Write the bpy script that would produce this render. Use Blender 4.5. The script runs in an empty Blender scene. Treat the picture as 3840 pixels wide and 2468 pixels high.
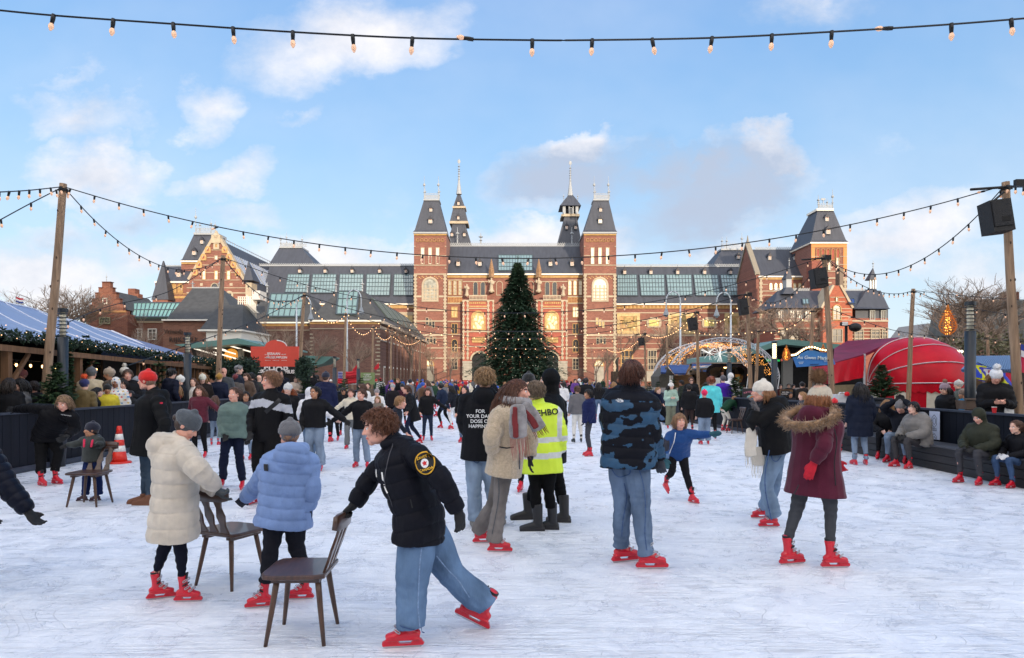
import bpy, bmesh, math, random, zlib
import numpy as np
from mathutils import Vector, Matrix
from mathutils.bvhtree import BVHTree
R = math.radians
SC = bpy.context.scene
# ---------------------------------------------------------------- camera
EYE, F, CX, HY = 1.7, 2560.0, 1920.0, 1426.0      # eye height, focal length in photo pixels, horizon row
cd = bpy.data.cameras.new('camera'); cam = bpy.data.objects.new('camera', cd); SC.collection.objects.link(cam)
cam.location = (0, 0, EYE); cam.rotation_euler = (R(90), 0, 0)
cd.lens = 24; cd.sensor_width = 36; cd.shift_y = (HY - 1234) / 3840; cd.clip_end = 3000; cd.clip_start = .1
SC.camera = cam
# ---------------------------------------------------------------- light
SUN_EL, SUN_AZ = 10.0, 22.0                         # the sun stands low behind the camera, to its right
SC.view_settings.view_transform = 'Standard'; SC.view_settings.look = 'None'
SC.view_settings.exposure = 1.38; SC.view_settings.gamma = 1
sl = bpy.data.lights.new('sun', 'SUN'); sl.energy = 2.0; sl.angle = R(.5); sl.color = (1, .80, .58)
so = bpy.data.objects.new('sun', sl); SC.collection.objects.link(so)
_sv = Vector((math.sin(R(SUN_AZ)), -math.cos(R(SUN_AZ)), math.tan(R(SUN_EL))))
so.rotation_euler = _sv.to_track_quat('Z', 'Y').to_euler()
w = bpy.data.worlds.new('World'); SC.world = w; w.use_nodes = True
def build_world():
  nt = w.node_tree; N = nt.nodes; L = nt.links; N.clear()
  def nd(t, **k):
    n = N.new(t)
    for a, b in k.items(): setattr(n, a, b)
    return n
  def math_(op, a, b=None, c=None, clamp=False):
    n = nd('ShaderNodeMath', operation=op, use_clamp=clamp)
    for i, v in enumerate((a, b, c)):
      if v is None: continue
      if isinstance(v, (int, float)): n.inputs[i].default_value = v
      else: L.new(v, n.inputs[i])
    return n.outputs[0]
  sky = nd('ShaderNodeTexSky', sky_type='NISHITA', sun_disc=False)
  sky.sun_elevation = R(SUN_EL); sky.sun_rotation = R(180 - SUN_AZ); sky.altitude = 0
  sky.air_density = 1.0; sky.dust_density = .6; sky.ozone_density = 1.6
  bg = nd('ShaderNodeBackground'); out = nd('ShaderNodeOutputWorld'); bg.inputs[1].default_value = .15
  tc = nd('ShaderNodeTexCoord'); sep = nd('ShaderNodeSeparateXYZ'); L.new(tc.outputs['Generated'], sep.inputs[0])
  yy = math_('MAXIMUM', sep.outputs[1], .02)
  u = math_('DIVIDE', sep.outputs[0], yy); v = math_('DIVIDE', sep.outputs[2], yy)
  front = math_('MULTIPLY', math_('SUBTRACT', sep.outputs[1], .15), 6, clamp=True)
  cmb = nd('ShaderNodeCombineXYZ'); L.new(u, cmb.inputs[0]); L.new(v, cmb.inputs[1])
  def noise(sc, det, off, rough=.6, vec=None):
    mp = nd('ShaderNodeMapping'); L.new(vec or cmb.outputs[0], mp.inputs[0]); mp.inputs['Location'].default_value = off
    mp.inputs['Scale'].default_value = (1, 1.35, 1)
    n = nd('ShaderNodeTexNoise'); n.inputs['Scale'].default_value = sc; n.inputs['Detail'].default_value = det
    n.inputs['Roughness'].default_value = rough; L.new(mp.outputs[0], n.inputs['Vector']); return n
  warp = noise(5.5, 6, (3, 7, 0)); wsub = nd('ShaderNodeVectorMath', operation='SUBTRACT')
  L.new(warp.outputs['Color'], wsub.inputs[0]); wsub.inputs[1].default_value = (.5, .5, .5)
  wsc = nd('ShaderNodeVectorMath', operation='SCALE'); L.new(wsub.outputs[0], wsc.inputs[0]); wsc.inputs['Scale'].default_value = .2
  wadd = nd('ShaderNodeVectorMath', operation='ADD'); L.new(cmb.outputs[0], wadd.inputs[0]); L.new(wsc.outputs[0], wadd.inputs[1])
  P = wadd.outputs[0]
  clouds = [  # centre x, centre y, half width, half height, density, greyness, tilt
    (830, 85, 260, 95, .75, .15, -18), (170, 262, 150, 62, .62, .25, 5), (465, 238, 85, 60, .6, .15, 0), (690, 282, 70, 32, .4, .1, -15),
    (245, 392, 155, 72, 1.0, .1, 0), (530, 415, 110, 48, .62, .12, -8), (150, 165, 120, 34, .35, .1, -12), (330, 505, 150, 40, .55, .6, 0),
    (1345, 325, 66, 44, 1.1, .0, -20), (1330, 410, 200, 85, .95, .9, -12), (1640, 465, 215, 95, .95, .9, -22), (1785, 362, 75, 42, 1.15, .0, -25), (1650, 400, 90, 32, .9, .1, -25), (1540, 400, 110, 60, .8, .9, 0),
    (60, 640, 300, 70, 1., .05, 6), (330, 600, 160, 60, .7, .15, 0), (130, 560, 160, 40, .5, .5, 0), (820, 590, 320, 60, .8, .05, -3), (1250, 590, 300, 50, .8, .05, 0),
    (1660, 585, 200, 60, .6, .15, 0), (2110, 560, 210, 95, .85, .1, -14), (2330, 680, 220, 90, .6, .2, 0), (1960, 650, 170, 70, .6, .1, 0), (1900, 30, 240, 55, .3, .8, 0), (560, 505, 160, 45, .35, .5, 0),
    (900, 480, 200, 70, .22, .2, 0), (2150, 330, 200, 60, .18, .4, 0)]
  tot = grey = None
  for (x, y, rx, ry, d, g, a) in clouds:
    mp = nd('ShaderNodeMapping', vector_type='TEXTURE'); L.new(P, mp.inputs[0])
    mp.inputs['Location'].default_value = ((x - 1198) / 1597.3, (890 - y) / 1597.3, 0)
    mp.inputs['Rotation'].default_value = (0, 0, R(-a)); mp.inputs['Scale'].default_value = (rx * 1.5 / 1597.3, ry * 1.55 / 1597.3, 1)
    ln = nd('ShaderNodeVectorMath', operation='LENGTH'); L.new(mp.outputs[0], ln.inputs[0])
    m = math_('MULTIPLY', math_('SUBTRACT', 1, ln.outputs['Value'], clamp=True), d * 1.35)
    tot = m if tot is None else math_('MAXIMUM', tot, m)
    gm = math_('MULTIPLY', m, g); grey = gm if grey is None else math_('ADD', grey, gm)
  det = noise(7, 9, (1, 2, 0), .62)
  fac = math_('MULTIPLY_ADD', math_('SUBTRACT', det.outputs[0], .47), 1.3, tot)
  fac = math_('MULTIPLY', fac, math_('MULTIPLY', tot, 3.2, clamp=True))
  ramp = nd('ShaderNodeMapRange', interpolation_type='SMOOTHSTEP'); L.new(fac, ramp.inputs[0])
  ramp.inputs[1].default_value = -.05; ramp.inputs[2].default_value = 1.15; ramp.inputs[3].default_value = 0; ramp.inputs[4].default_value = .93
  veil = noise(2.2, 4, (9, 4, 0)); vr = nd('ShaderNodeMapRange'); L.new(veil.outputs[0], vr.inputs[0])
  vr.inputs[1].default_value = .35; vr.inputs[2].default_value = .8; vr.inputs[3].default_value = 0; vr.inputs[4].default_value = .22
  fr = math_('MULTIPLY', math_('MAXIMUM', ramp.outputs[0], vr.outputs[0]), front)
  # elsewhere in the sky: unseen broken cloud, by direction
  back = noise(3.2, 6, (0, 0, 4), .6, tc.outputs['Generated']); br = nd('ShaderNodeMapRange'); L.new(back.outputs[0], br.inputs[0])
  br.inputs[1].default_value = .44; br.inputs[2].default_value = .66; br.inputs[3].default_value = 0; br.inputs[4].default_value = .85
  bk = math_('MULTIPLY', br.outputs[0], math_('SUBTRACT', 1, front))
  fac = math_('ADD', fr, bk, clamp=True)
  gr = nd('ShaderNodeMixRGB'); gr.inputs[1].default_value = (2.8, 2.72, 2.75, 1); gr.inputs[2].default_value = (1.35, 1.55, 1.95, 1)
  L.new(math_('MULTIPLY', math_('ADD', grey, math_('SUBTRACT', .60, det.outputs[0])), 1.6, clamp=True), gr.inputs[0])
  # pale air near the horizon, deeper blue above: the clear-sky colours of a winter afternoon
  hz = nd('ShaderNodeValToRGB'); e = hz.color_ramp.elements
  e[0].position = 0; e[0].color = (.68, .78, .90, 1); e[1].position = .52; e[1].color = (.20, .42, .82, 1)
  el = hz.color_ramp.elements.new(.14); el.color = (.52, .70, .90, 1); el = hz.color_ramp.elements.new(.30); el.color = (.32, .56, .88, 1)
  L.new(math_('ABSOLUTE', sep.outputs[2]), hz.inputs[0])
  hs = nd('ShaderNodeVectorMath', operation='SCALE'); L.new(hz.outputs[0], hs.inputs[0]); hs.inputs['Scale'].default_value = 2.6
  m0 = nd('ShaderNodeMixRGB'); m0.inputs[0].default_value = .85; L.new(sky.outputs[0], m0.inputs[1]); L.new(hs.outputs[0], m0.inputs[2])
  bc = nd('ShaderNodeMixRGB'); L.new(front, bc.inputs[0]); bc.inputs[1].default_value = (12, 10.6, 9.0, 1); L.new(gr.outputs[0], bc.inputs[2])   # unseen cloud on the sun's side, brightened to lift the shaded rink
  m1 = nd('ShaderNodeMixRGB'); L.new(fac, m1.inputs[0]); L.new(m0.outputs[0], m1.inputs[1]); L.new(bc.outputs[0], m1.inputs[2])
  L.new(m1.outputs[0], bg.inputs[0]); L.new(bg.outputs[0], out.inputs[0])
build_world()
SC.cycles.max_bounces = 5; SC.cycles.diffuse_bounces = 3; SC.cycles.glossy_bounces = 3; SC.cycles.transparent_max_bounces = 6
SC.cycles.use_denoising = True
# ---------------------------------------------------------------- pixels of the photograph to places
WIN = dict(S=(0, 0, 1), D0=(0, 0, .62396), A=(500, 1350, 1.4), B=(1200, 1450, 1.513), C=(1650, 1350, 1.925), D=(2150, 1300, 1.7117), E=(2650, 1350, 1.8117),
  F=(3000, 1350, 2.5667), G=(0, 1340, 2.484), H=(500, 1340, 2.852), I=(1100, 1380, 3.744), J=(2000, 1340, 2.852), K=(2400, 1100, 2.852),
  L=(2900, 1100, 2.0266), M=(1450, 560, 1.711), N=(500, 760, 2.2), O=(2280, 700, 2.0259), P=(0, 640, 1.6737))
def px(win, x, y):
  a = WIN[win]; return a[0] + x / a[2], a[1] + y / a[2]
def at(win, x, y, Y):
  sx, sy = px(win, x, y); return Vector(((sx - CX) * Y / F, Y, EYE - (sy - HY) * Y / F))
def ground(win, x, y):
  sx, sy = px(win, x, y); Y = F * EYE / (sy - HY); return Vector(((sx - CX) * Y / F, Y, 0))
# ---------------------------------------------------------------- materials
def lin(c):
  return tuple((x / 255 / 12.92) if x / 255 <= .04045 else ((x / 255 + .055) / 1.055) ** 2.4 for x in c[:3])
MC = {}
def M(rgb, rough=.75, metal=0, var=.12, scale=8, bump=0, bscale=40, emit=0, emitc=None, stretch=(1, 1, 1), spec=.5, alpha=1, sheen=0, trans=0, coat=0):
  key = (tuple(rgb), rough, metal, var, scale, bump, bscale, emit, emitc, stretch, spec, alpha, sheen, trans, coat)
  if key in MC: return MC[key]
  m = bpy.data.materials.new('mat_%d_%d_%d' % tuple(int(v) for v in rgb[:3])); m.use_nodes = True; nt = m.node_tree; N = nt.nodes; L = nt.links
  b = N['Principled BSDF']; c = lin(rgb)
  b.inputs['Roughness'].default_value = rough; b.inputs['Metallic'].default_value = metal
  b.inputs['Specular IOR Level'].default_value = spec
  if sheen: b.inputs['Sheen Weight'].default_value = sheen
  if trans: b.inputs['Transmission Weight'].default_value = trans
  if coat: b.inputs['Coat Weight'].default_value = coat
  if var or bump:
    tc = N.new('ShaderNodeTexCoord'); mp = N.new('ShaderNodeMapping'); L.new(tc.outputs['Object'], mp.inputs[0]); mp.inputs['Scale'].default_value = stretch
  if var:
    n = N.new('ShaderNodeTexNoise'); n.inputs['Scale'].default_value = scale; n.inputs['Detail'].default_value = 5; L.new(mp.outputs[0], n.inputs['Vector'])
    cr = N.new('ShaderNodeValToRGB'); L.new(n.outputs[0], cr.inputs[0])
    cr.color_ramp.elements[0].position = .3; cr.color_ramp.elements[1].position = .7
    cr.color_ramp.elements[0].color = tuple(v * (1 - var) for v in c) + (1,); cr.color_ramp.elements[1].color = tuple(min(1, v * (1 + var)) for v in c) + (1,)
    L.new(cr.outputs[0], b.inputs['Base Color'])
  else: b.inputs['Base Color'].default_value = c + (1,)
  if bump:
    n2 = N.new('ShaderNodeTexNoise'); n2.inputs['Scale'].default_value = bscale; n2.inputs['Detail'].default_value = 4; L.new(mp.outputs[0], n2.inputs['Vector'])
    bp = N.new('ShaderNodeBump'); bp.inputs['Strength'].default_value = bump; bp.inputs['Distance'].default_value = .02
    L.new(n2.outputs[0], bp.inputs['Height']); L.new(bp.outputs[0], b.inputs['Normal'])
  if emit:
    b.inputs['Emission Color'].default_value = lin(emitc or rgb) + (1,); b.inputs['Emission Strength'].default_value = emit
  if alpha < 1: b.inputs['Alpha'].default_value = alpha
  MC[key] = m; return m
# ---------------------------------------------------------------- mesh builder
def catmull(P, n):
  P = np.asarray(P, float)
  if len(P) < 3 or n < 2: return P
  E = np.vstack([2 * P[0] - P[1], P, 2 * P[-1] - P[-2]]); out = []
  for i in range(1, len(E) - 2):
    for k in range(n):
      t = k / n; a, b, c, d = E[i - 1], E[i], E[i + 1], E[i + 2]
      out.append(.5 * (2 * b + (c - a) * t + (2 * a - 5 * b + 4 * c - d) * t * t + (3 * b - a - 3 * c + d) * t ** 3))
  out.append(P[-1]); return np.array(out)
class MB:
  def __init__(s): s.v = []; s.f = []; s.m = []; s.cur = 0
  def add(s, V, Fc):
    o = len(s.v); s.v.extend([tuple(map(float, p)) for p in V]); s.f.extend([tuple(i + o for i in f) for f in Fc]); s.m.extend([s.cur] * len(Fc)); return s
  def box(s, a, b):
    (x0, y0, z0), (x1, y1, z1) = a, b
    return s.add([(x0, y0, z0), (x1, y0, z0), (x1, y1, z0), (x0, y1, z0), (x0, y0, z1), (x1, y0, z1), (x1, y1, z1), (x0, y1, z1)],
                     [(0, 3, 2, 1), (4, 5, 6, 7), (0, 1, 5, 4), (1, 2, 6, 5), (2, 3, 7, 6), (3, 0, 4, 7)])
  def obox(s, c, X, Y, Z):   # oriented box: centre and three half-axis vectors
    c, X, Y, Z = (np.array(q, float) for q in (c, X, Y, Z))
    V = [c + a * X + b * Y + d * Z for d in (-1, 1) for a, b in ((-1, -1), (1, -1), (1, 1), (-1, 1))]
    return s.add(V, [(0, 3, 2, 1), (4, 5, 6, 7), (0, 1, 5, 4), (1, 2, 6, 5), (2, 3, 7, 6), (3, 0, 4, 7)])
  def loft(s, P, r, side=(1, 0, 0), n=12, sub=3, cap='round'):
    P = np.asarray([tuple(p) for p in P], float); r = np.asarray([(q, q) if np.isscalar(q) else q for q in r], float)
    if sub > 1 and len(P) > 2: Q = catmull(np.hstack([P, r]), sub); P = Q[:, :3]; r = np.maximum(Q[:, 3:], 1e-4)
    T = np.gradient(P, axis=0); T /= np.linalg.norm(T, axis=1)[:, None] + 1e-9
    if cap == 'round':
      k0, k1 = r[0].min(), r[-1].min()
      P = np.vstack([P[0] - T[0] * k0 * .95, P[0] - T[0] * k0 * .7, P, P[-1] + T[-1] * k1 * .7, P[-1] + T[-1] * k1 * .95])
      r = np.vstack([r[0] * .3, r[0] * .72, r, r[-1] * .72, r[-1] * .3]); T = np.vstack([T[0], T[0], T, T[-1], T[-1]])
    side = np.array(side, float); V = []
    an = np.arange(n) * 2 * math.pi / n
    for p, q, t in zip(P, r, T):
      a = side - t * side.dot(t); l = np.linalg.norm(a)
      if l < 1e-3: a = np.cross(t, (0.3, .9, .1)); l = np.linalg.norm(a)
      a /= l; b = np.cross(t, a)
      V.extend(p + np.outer(np.cos(an) * q[0], a) + np.outer(np.sin(an) * q[1], b))
    m = len(P); Fc = [(i * n + j, i * n + (j + 1) % n, (i + 1) * n + (j + 1) % n, (i + 1) * n + j) for i in range(m - 1) for j in range(n)]
    Fc.append(tuple(range(n - 1, -1, -1))); Fc.append(tuple((m - 1) * n + j for j in range(n)))
    return s.add(V, Fc)
  def tube(s, a, b, r0, r1=None, n=8):
    return s.loft([a, b], [r0, r0 if r1 is None else r1], side=(.31, .77, .2), n=n, sub=1, cap='flat')
  def ell(s, c, r, X=(1, 0, 0), Y=(0, 1, 0), Z=(0, 0, 1), n=14, m=9):
    c, X, Y, Z = (np.array(q, float) for q in (c, X, Y, Z)); V = [c + Z * r[2]]
    for i in range(1, m):
      ph = math.pi * i / m
      for j in range(n):
        th = 2 * math.pi * j / n
        V.append(c + X * r[0] * math.sin(ph) * math.cos(th) + Y * r[1] * math.sin(ph) * math.sin(th) + Z * r[2] * math.cos(ph))
    V.append(c - Z * r[2]); Fc = [(0, 1 + j, 1 + (j + 1) % n) for j in range(n)]
    for i in range(m - 2):
      for j in range(n): Fc.append((1 + i * n + j, 1 + (i + 1) * n + j, 1 + (i + 1) * n + (j + 1) % n, 1 + i * n + (j + 1) % n))
    o = 1 + (m - 2) * n; Fc += [(len(V) - 1, o + (j + 1) % n, o + j) for j in range(n)]
    return s.add(V, Fc)
  def prism(s, poly, d):     # closed polygon of 3D points pushed along vector d
    n = len(poly); d = np.array(d, float); V = [np.array(p, float) for p in poly]; V = V + [p + d for p in V]
    return s.add(V, [tuple(range(n - 1, -1, -1)), tuple(range(n, 2 * n))] + [(i, (i + 1) % n, n + (i + 1) % n, n + i) for i in range(n)])
  def mesh(s, name='mesh'):
    me = bpy.data.meshes.new(name); me.from_pydata(s.v, [], s.f); me.polygons.foreach_set('material_index', s.m); me.update(); return me
  def build(s, name, mats, parent=None, smooth=False, fix=True):
    if fix and s.v:
      me = s.mesh(name); bm = bmesh.new(); bm.from_mesh(me); bmesh.ops.recalc_face_normals(bm, faces=bm.faces); bm.to_mesh(me); bm.free()
    else: me = s.mesh(name)
    return link(name, me, mats, parent, smooth)
def wloc(o):
  v = Vector((0, 0, 0))
  while o: v += o.location; o = o.parent
  return v
def link(name, me, mats, parent=None, smooth=False):
  if not isinstance(mats, (list, tuple)): mats = [mats]
  me.name = name; mi = np.zeros(len(me.polygons), 'i'); me.polygons.foreach_get('material_index', mi)
  me.materials.clear()
  for m in mats: me.materials.append(m)
  me.polygons.foreach_set('material_index', mi)
  if smooth: me.polygons.foreach_set('use_smooth', [True] * len(me.polygons))
  o = bpy.data.objects.new(name, me); SC.collection.objects.link(o)
  n = len(me.vertices); co = np.empty(n * 3, 'f'); me.vertices.foreach_get('co', co); co = co.reshape(-1, 3)
  if parent is not None: o.parent = parent; off = wloc(parent)
  elif n:
    mn, mx = co.min(0), co.max(0); off = Vector(((mn[0] + mx[0]) / 2, (mn[1] + mx[1]) / 2, mn[2])); o.location = off
  else: off = Vector((0, 0, 0))
  co -= np.array(off, 'f'); me.vertices.foreach_set('co', co.ravel()); me.update()
  return o
def thing(name, label, cat, loc=(0, 0, 0), group=None):
  o = bpy.data.objects.new(name, None); SC.collection.objects.link(o); o.location = loc; o.empty_display_size = .2
  return tag(o, label, cat, group)
def tag(o, label=None, cat=None, group=None, kind=None):
  if label: o['label'] = label
  if cat: o['category'] = cat
  if group: o['group'] = group
  if kind: o['kind'] = kind
  return o
def copy_tree(o, parent=None):
  c = o.copy(); SC.collection.objects.link(c); c.parent = parent
  for ch in list(o.children): copy_tree(ch, c)
  return c
TMP = bpy.data.scenes.new('workbench')
def solid(mb, voxel, smooth=3):
  me = mb.mesh('tmp'); o = bpy.data.objects.new('tmp', me); TMP.collection.objects.link(o)
  r = o.modifiers.new('r', 'REMESH'); r.mode = 'VOXEL'; r.voxel_size = voxel
  if smooth: sm = o.modifiers.new('s', 'SMOOTH'); sm.factor = .5; sm.iterations = smooth
  vl = TMP.view_layers[0]; vl.update(); dg = vl.depsgraph
  out = bpy.data.meshes.new_from_object(o.evaluated_get(dg)); bpy.data.objects.remove(o); bpy.data.meshes.remove(me)
  return out
def text_mesh(txt, size, depth=.002, align='CENTER', spacing=1.0, line=1.0, bold=0):
  c = bpy.data.curves.new('t', 'FONT'); c.body = txt; c.size = size; c.extrude = depth; c.align_x = align; c.align_y = 'CENTER'
  c.space_character = spacing; c.space_line = line; c.offset = bold; c.resolution_u = 3
  o = bpy.data.objects.new('t', c); TMP.collection.objects.link(o); vl = TMP.view_layers[0]; vl.update()
  me = bpy.data.meshes.new_from_object(o.evaluated_get(vl.depsgraph)); bpy.data.objects.remove(o)
  return me
def put_text(txt, size, loc, X, Z, mat, parent, name='lettering', **k):
  me = text_mesh(txt, size, **k); X = Vector(X).normalized(); Z = Vector(Z).normalized(); Y = X.cross(Z)
  Mx = Matrix(((X.x, Z.x, Y.x), (X.y, Z.y, Y.y), (X.z, Z.z, Y.z))).to_4x4(); Mx.translation = Vector(loc)
  me.transform(Mx); return link(name, me, mat, parent)
def coords(me):
  n = len(me.vertices); co = np.empty(n * 3, 'f'); me.vertices.foreach_get('co', co); return co.reshape(-1, 3).astype(float)
def normals(me):
  n = len(me.vertices); co = np.empty(n * 3, 'f'); me.vertex_normals.foreach_get('vector', co); return co.reshape(-1, 3).astype(float)
def setco(me, co): me.vertices.foreach_set('co', co.astype('f').ravel()); me.update()
def fnoise(p, scale, seed=0, oct=3):
  rs = np.random.RandomState(seed); v = np.zeros(len(p)); a = 1.0
  for o in range(oct):
    for k in range(4):
      d = rs.normal(size=3); d /= np.linalg.norm(d); q = p @ d * scale * (2 ** o) * rs.uniform(.7, 1.3) + rs.uniform(0, 6.28)
      d2 = rs.normal(size=3); d2 /= np.linalg.norm(d2)
      v += a * np.sin(q + 1.6 * np.sin(p @ d2 * scale * (2 ** o) * .8 + rs.uniform(0, 6))) / 4
    a *= .5
  return v
# ---------------------------------------------------------------- people
def U(v): v = Vector(v); return v.normalized()
def yawv(a): return Vector((math.cos(R(a)), math.sin(R(a)), 0))
SKIN = dict(fair=(226, 178, 156), pink=(224, 164, 142), tan=(186, 132, 100), brown=(140, 92, 66), dark=(96, 64, 48))
DARK = (22, 23, 27)
_sk = {}
def skate_meshes():
  if _sk: return _sk
  b = MB()
  b.loft([(0, -.030, .315), (0, -.02, .24), (0, -.012, .17), (0, -.012, .12)], [(.052, .062), (.046, .056), (.045, .060), (.042, .062)], side=(1, 0, 0))
  b.loft([(0, -.075, .115), (0, -.02, .125), (0, .06, .118), (0, .13, .103), (0, .175, .098)], [(.036, .04), (.043, .052), (.046, .046), (.046, .033), (.038, .026)], side=(1, 0, 0))
  b.loft([(0, .0, .2), (0, .05, .15), (0, .1, .125)], [.03, .034, .03], side=(1, 0, 0))
  b.box((-.036, -.105, .066), (.036, .195, .086))
  _sk['boot'] = solid(b, .0065, 2)
  h = MB()
  # rear post, front post and runner, butted round the window
  h.prism([(-.016, y, z) for y, z in [(-.115, .07), (-.05, .07), (-.02, .034), (-.14, .034)]], (.032, 0, 0))
  h.prism([(-.016, y, z) for y, z in [(.10, .07), (.19, .07), (.226, .05), (.226, .034), (.07, .034)]], (.032, 0, 0))
  h.prism([(-.0145, y, z) for y, z in [(-.142, .036), (.228, .036), (.222, .020), (-.132, .020)]], (.029, 0, 0))
  _sk['holder'] = h.mesh()
  k = MB(); k.prism([(-.003, y, z) for y, z in [(-.125, .026), (.224, .026), (.216, .006), (.19, 0), (-.115, 0)]], (.006, 0, 0)); _sk['blade'] = k.mesh()
  l = MB(); l.loft([(0, -.03, .31), (0, -.035, .35)], [(.045, .055), (.048, .056)], sub=1, cap='flat'); l.loft([(0, .02, .29), (0, .032, .36)], [(.03, .012), (.03, .01)], sub=1)
  l.prism([(-.05, -.01, .2), (.05, -.01, .2), (.05, .035, .215), (-.05, .035, .215)], (0, .004, .022))
  _sk['liner'] = l.mesh()
  _sk['buckle'] = []
  for (y, z, tz) in ((.095, .155, -.5), (.045, .185, -.9), (.022, .27, -1.3)):
    for sx in (-1, 1):
      c = MB(); n = 10; P = []
      for i in range(n + 1):
        a = 2 * math.pi * i / n; uu = .028 * math.cos(a); vv = .013 * math.sin(a) * (1 + .3 * math.cos(2 * a))
        P.append((sx * (.049 - .35 * max(uu, 0)), y + uu * .6 + vv * math.sin(tz) * .4 + uu * .3, z + uu * .55 + vv))
      c.loft(P, [.0055] * (n + 1), n=5, sub=1); _sk['buckle'].append(c.mesh())
  return _sk
def place_part(name, me, Mx, mat, parent, smooth=True):
  o = bpy.data.objects.new(name, me)
  SC.collection.objects.link(o)
  if not len(me.materials): me.materials.append(None)
  if smooth: me.polygons.foreach_set('use_smooth', [True] * len(me.polygons))
  o.parent = parent; o.material_slots[0].link = 'OBJECT'; o.material_slots[0].material = mat
  o.matrix_local = Mx; return o
REDP = M((205, 14, 40), rough=.28, var=.08, scale=20, coat=.3, bump=.05)
STEEL = M((190, 190, 195), rough=.3, metal=1, var=0); BLK = M((20, 20, 22), rough=.6, var=.2)
def skate(root, foot, yaw, s=1, lift=0, pitch=0, roll=0, mat=None, detail=True):
  k = skate_meshes(); org = Vector(foot) + Vector((0, 0, lift)) - wloc(root)
  Mx = Matrix.Translation(org) @ Matrix.Rotation(R(yaw - 90), 4, 'Z') @ Matrix.Rotation(R(pitch), 4, 'X') @ Matrix.Rotation(R(roll), 4, 'Y') @ Matrix.Diagonal((s * 1.2, s, s * 1.05, 1))
  m = mat or REDP
  b = place_part('skate', k['boot'], Mx, m, root)
  I4 = Matrix.Identity(4)
  place_part('holder', k['holder'], I4, m, b, False); place_part('blade', k['blade'], I4, STEEL, b, False)
  if detail:
    place_part('liner', k['liner'], I4, BLK, b, False)
    for q in (k['buckle'] if detail == 2 else []): place_part('buckle', q, I4, STEEL, b)
  return b
_shoe = {}
def shoe(root, foot, yaw, s=1, mat=None, tall=False, lift=0, pitch=0):
  key = 'boot' if tall else 'shoe'
  if key not in _shoe:
    b = MB(); b.loft([(0, -.07, .05), (0, 0, .06), (0, .09, .048), (0, .17, .038)], [(.038, .04), (.044, .05), (.048, .04), (.04, .025)])
    b.loft([(0, -.02, .32 if tall else .14), (0, -.03, .08)], [(.062, .066) if tall else (.046, .052), (.045, .055)], sub=1, cap='flat'); b.box((-.042, -.11, 0), (.042, .19, .03))
    _shoe[key] = solid(b, .01, 2)
  Mx = Matrix.Translation(Vector(foot) + Vector((0, 0, lift)) - wloc(root)) @ Matrix.Rotation(R(yaw - 90), 4, 'Z') @ Matrix.Rotation(R(pitch), 4, 'X') @ Matrix.Scale(s, 4)
  return place_part('winter_boot' if tall else 'shoe', _shoe[key], Mx, mat or M((60, 45, 38), bump=.1), root)
def hand_geo(mb, wr, d, nrm, s, hand, curl=.35, fat=1.0, mitt=False, spread=.1):
  d = U(d); nrm = U(Vector(nrm) - d * d.dot(Vector(nrm))); sd = d.cross(nrm) * hand; wr = Vector(wr)
  mb.loft([wr - d * .03 * s, wr + d * .02 * s, wr + d * .055 * s, wr + d * .088 * s], [(.030 * s * fat, .022 * s * fat), (.034 * s * fat, .019 * s * fat), (.042 * s * fat, .018 * s * fat), (.041 * s * fat, .014 * s * fat)], side=sd, n=10)
  if mitt:
    a = wr + d * .08 * s; mb.loft([a, a + (d + nrm * curl * .4) * .05 * s, a + (d * .8 + nrm * curl) * .1 * s], [(.043 * s * fat, .02 * s * fat), (.04 * s * fat, .018 * s * fat), (.025 * s * fat, .014 * s * fat)], side=sd, n=10)
  else:
    for q, ln in ((-.031, .058), (-.0105, .074), (.0105, .080), (.031, .072)):
      b = wr + d * .085 * s + sd * q * s * fat; a = curl * (1 + .25 * random.random()); dd = U(d + sd * q * spread * 22)
      r0 = .0092 * s * fat; p1 = b + (dd * math.cos(a) + nrm * math.sin(a)) * ln * .5 * s
      p2 = p1 + (dd * math.cos(a * 2.1) + nrm * math.sin(a * 2.1)) * ln * .32 * s; p3 = p2 + (dd * math.cos(a * 3) + nrm * math.sin(a * 3)) * ln * .26 * s
      mb.loft([b - dd * .01 * s, p1, p2, p3], [r0 * 1.08, r0, r0 * .93, r0 * .82], n=7, sub=2)
  b = wr + d * .025 * s + sd * .028 * s; t1 = b + (d * .6 + sd * .65 + nrm * .3) * .038 * s * fat; t2 = t1 + (d * .85 + sd * .2 + nrm * .4) * .034 * s
  mb.loft([b, t1, t2], [.013 * s * fat, .0115 * s * fat, .0095 * s * fat], n=7, sub=2)
def head_geo(mb, Hm, hs, detail=True):
  X, Y, Z, o = Hm; P = lambda a, b, c: o + (X * a + Y * b + Z * c) * hs
  E = lambda c, r: mb.ell(P(*c), [q * hs for q in r], X, Y, Z)
  E((0, -.012, .036), (.074, .096, .080)); E((0, .018, -.028), (.060, .068, .085)); E((0, .060, -.090), (.026, .026, .026))
  for q in (-1, 1):
    E((q * .033, .018, -.068), (.030, .05, .034)); E((q * .034, .060, -.022), (.026, .026, .027)); E((q * .077, -.008, -.006), (.009, .019, .031))
    if detail: E((q * .011, .092, -.031), (.010, .010, .008))
  E((0, .072, .026), (.048, .018, .011))
  mb.loft([P(0, .082, .016), P(0, .096, -.010), P(0, .106, -.028)], [.008 * hs, .010 * hs, .012 * hs], n=8, sub=1)
  if detail: E((0, .083, -.056), (.024, .012, .006)); E((0, .081, -.067), (.021, .012, .007))
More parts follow.
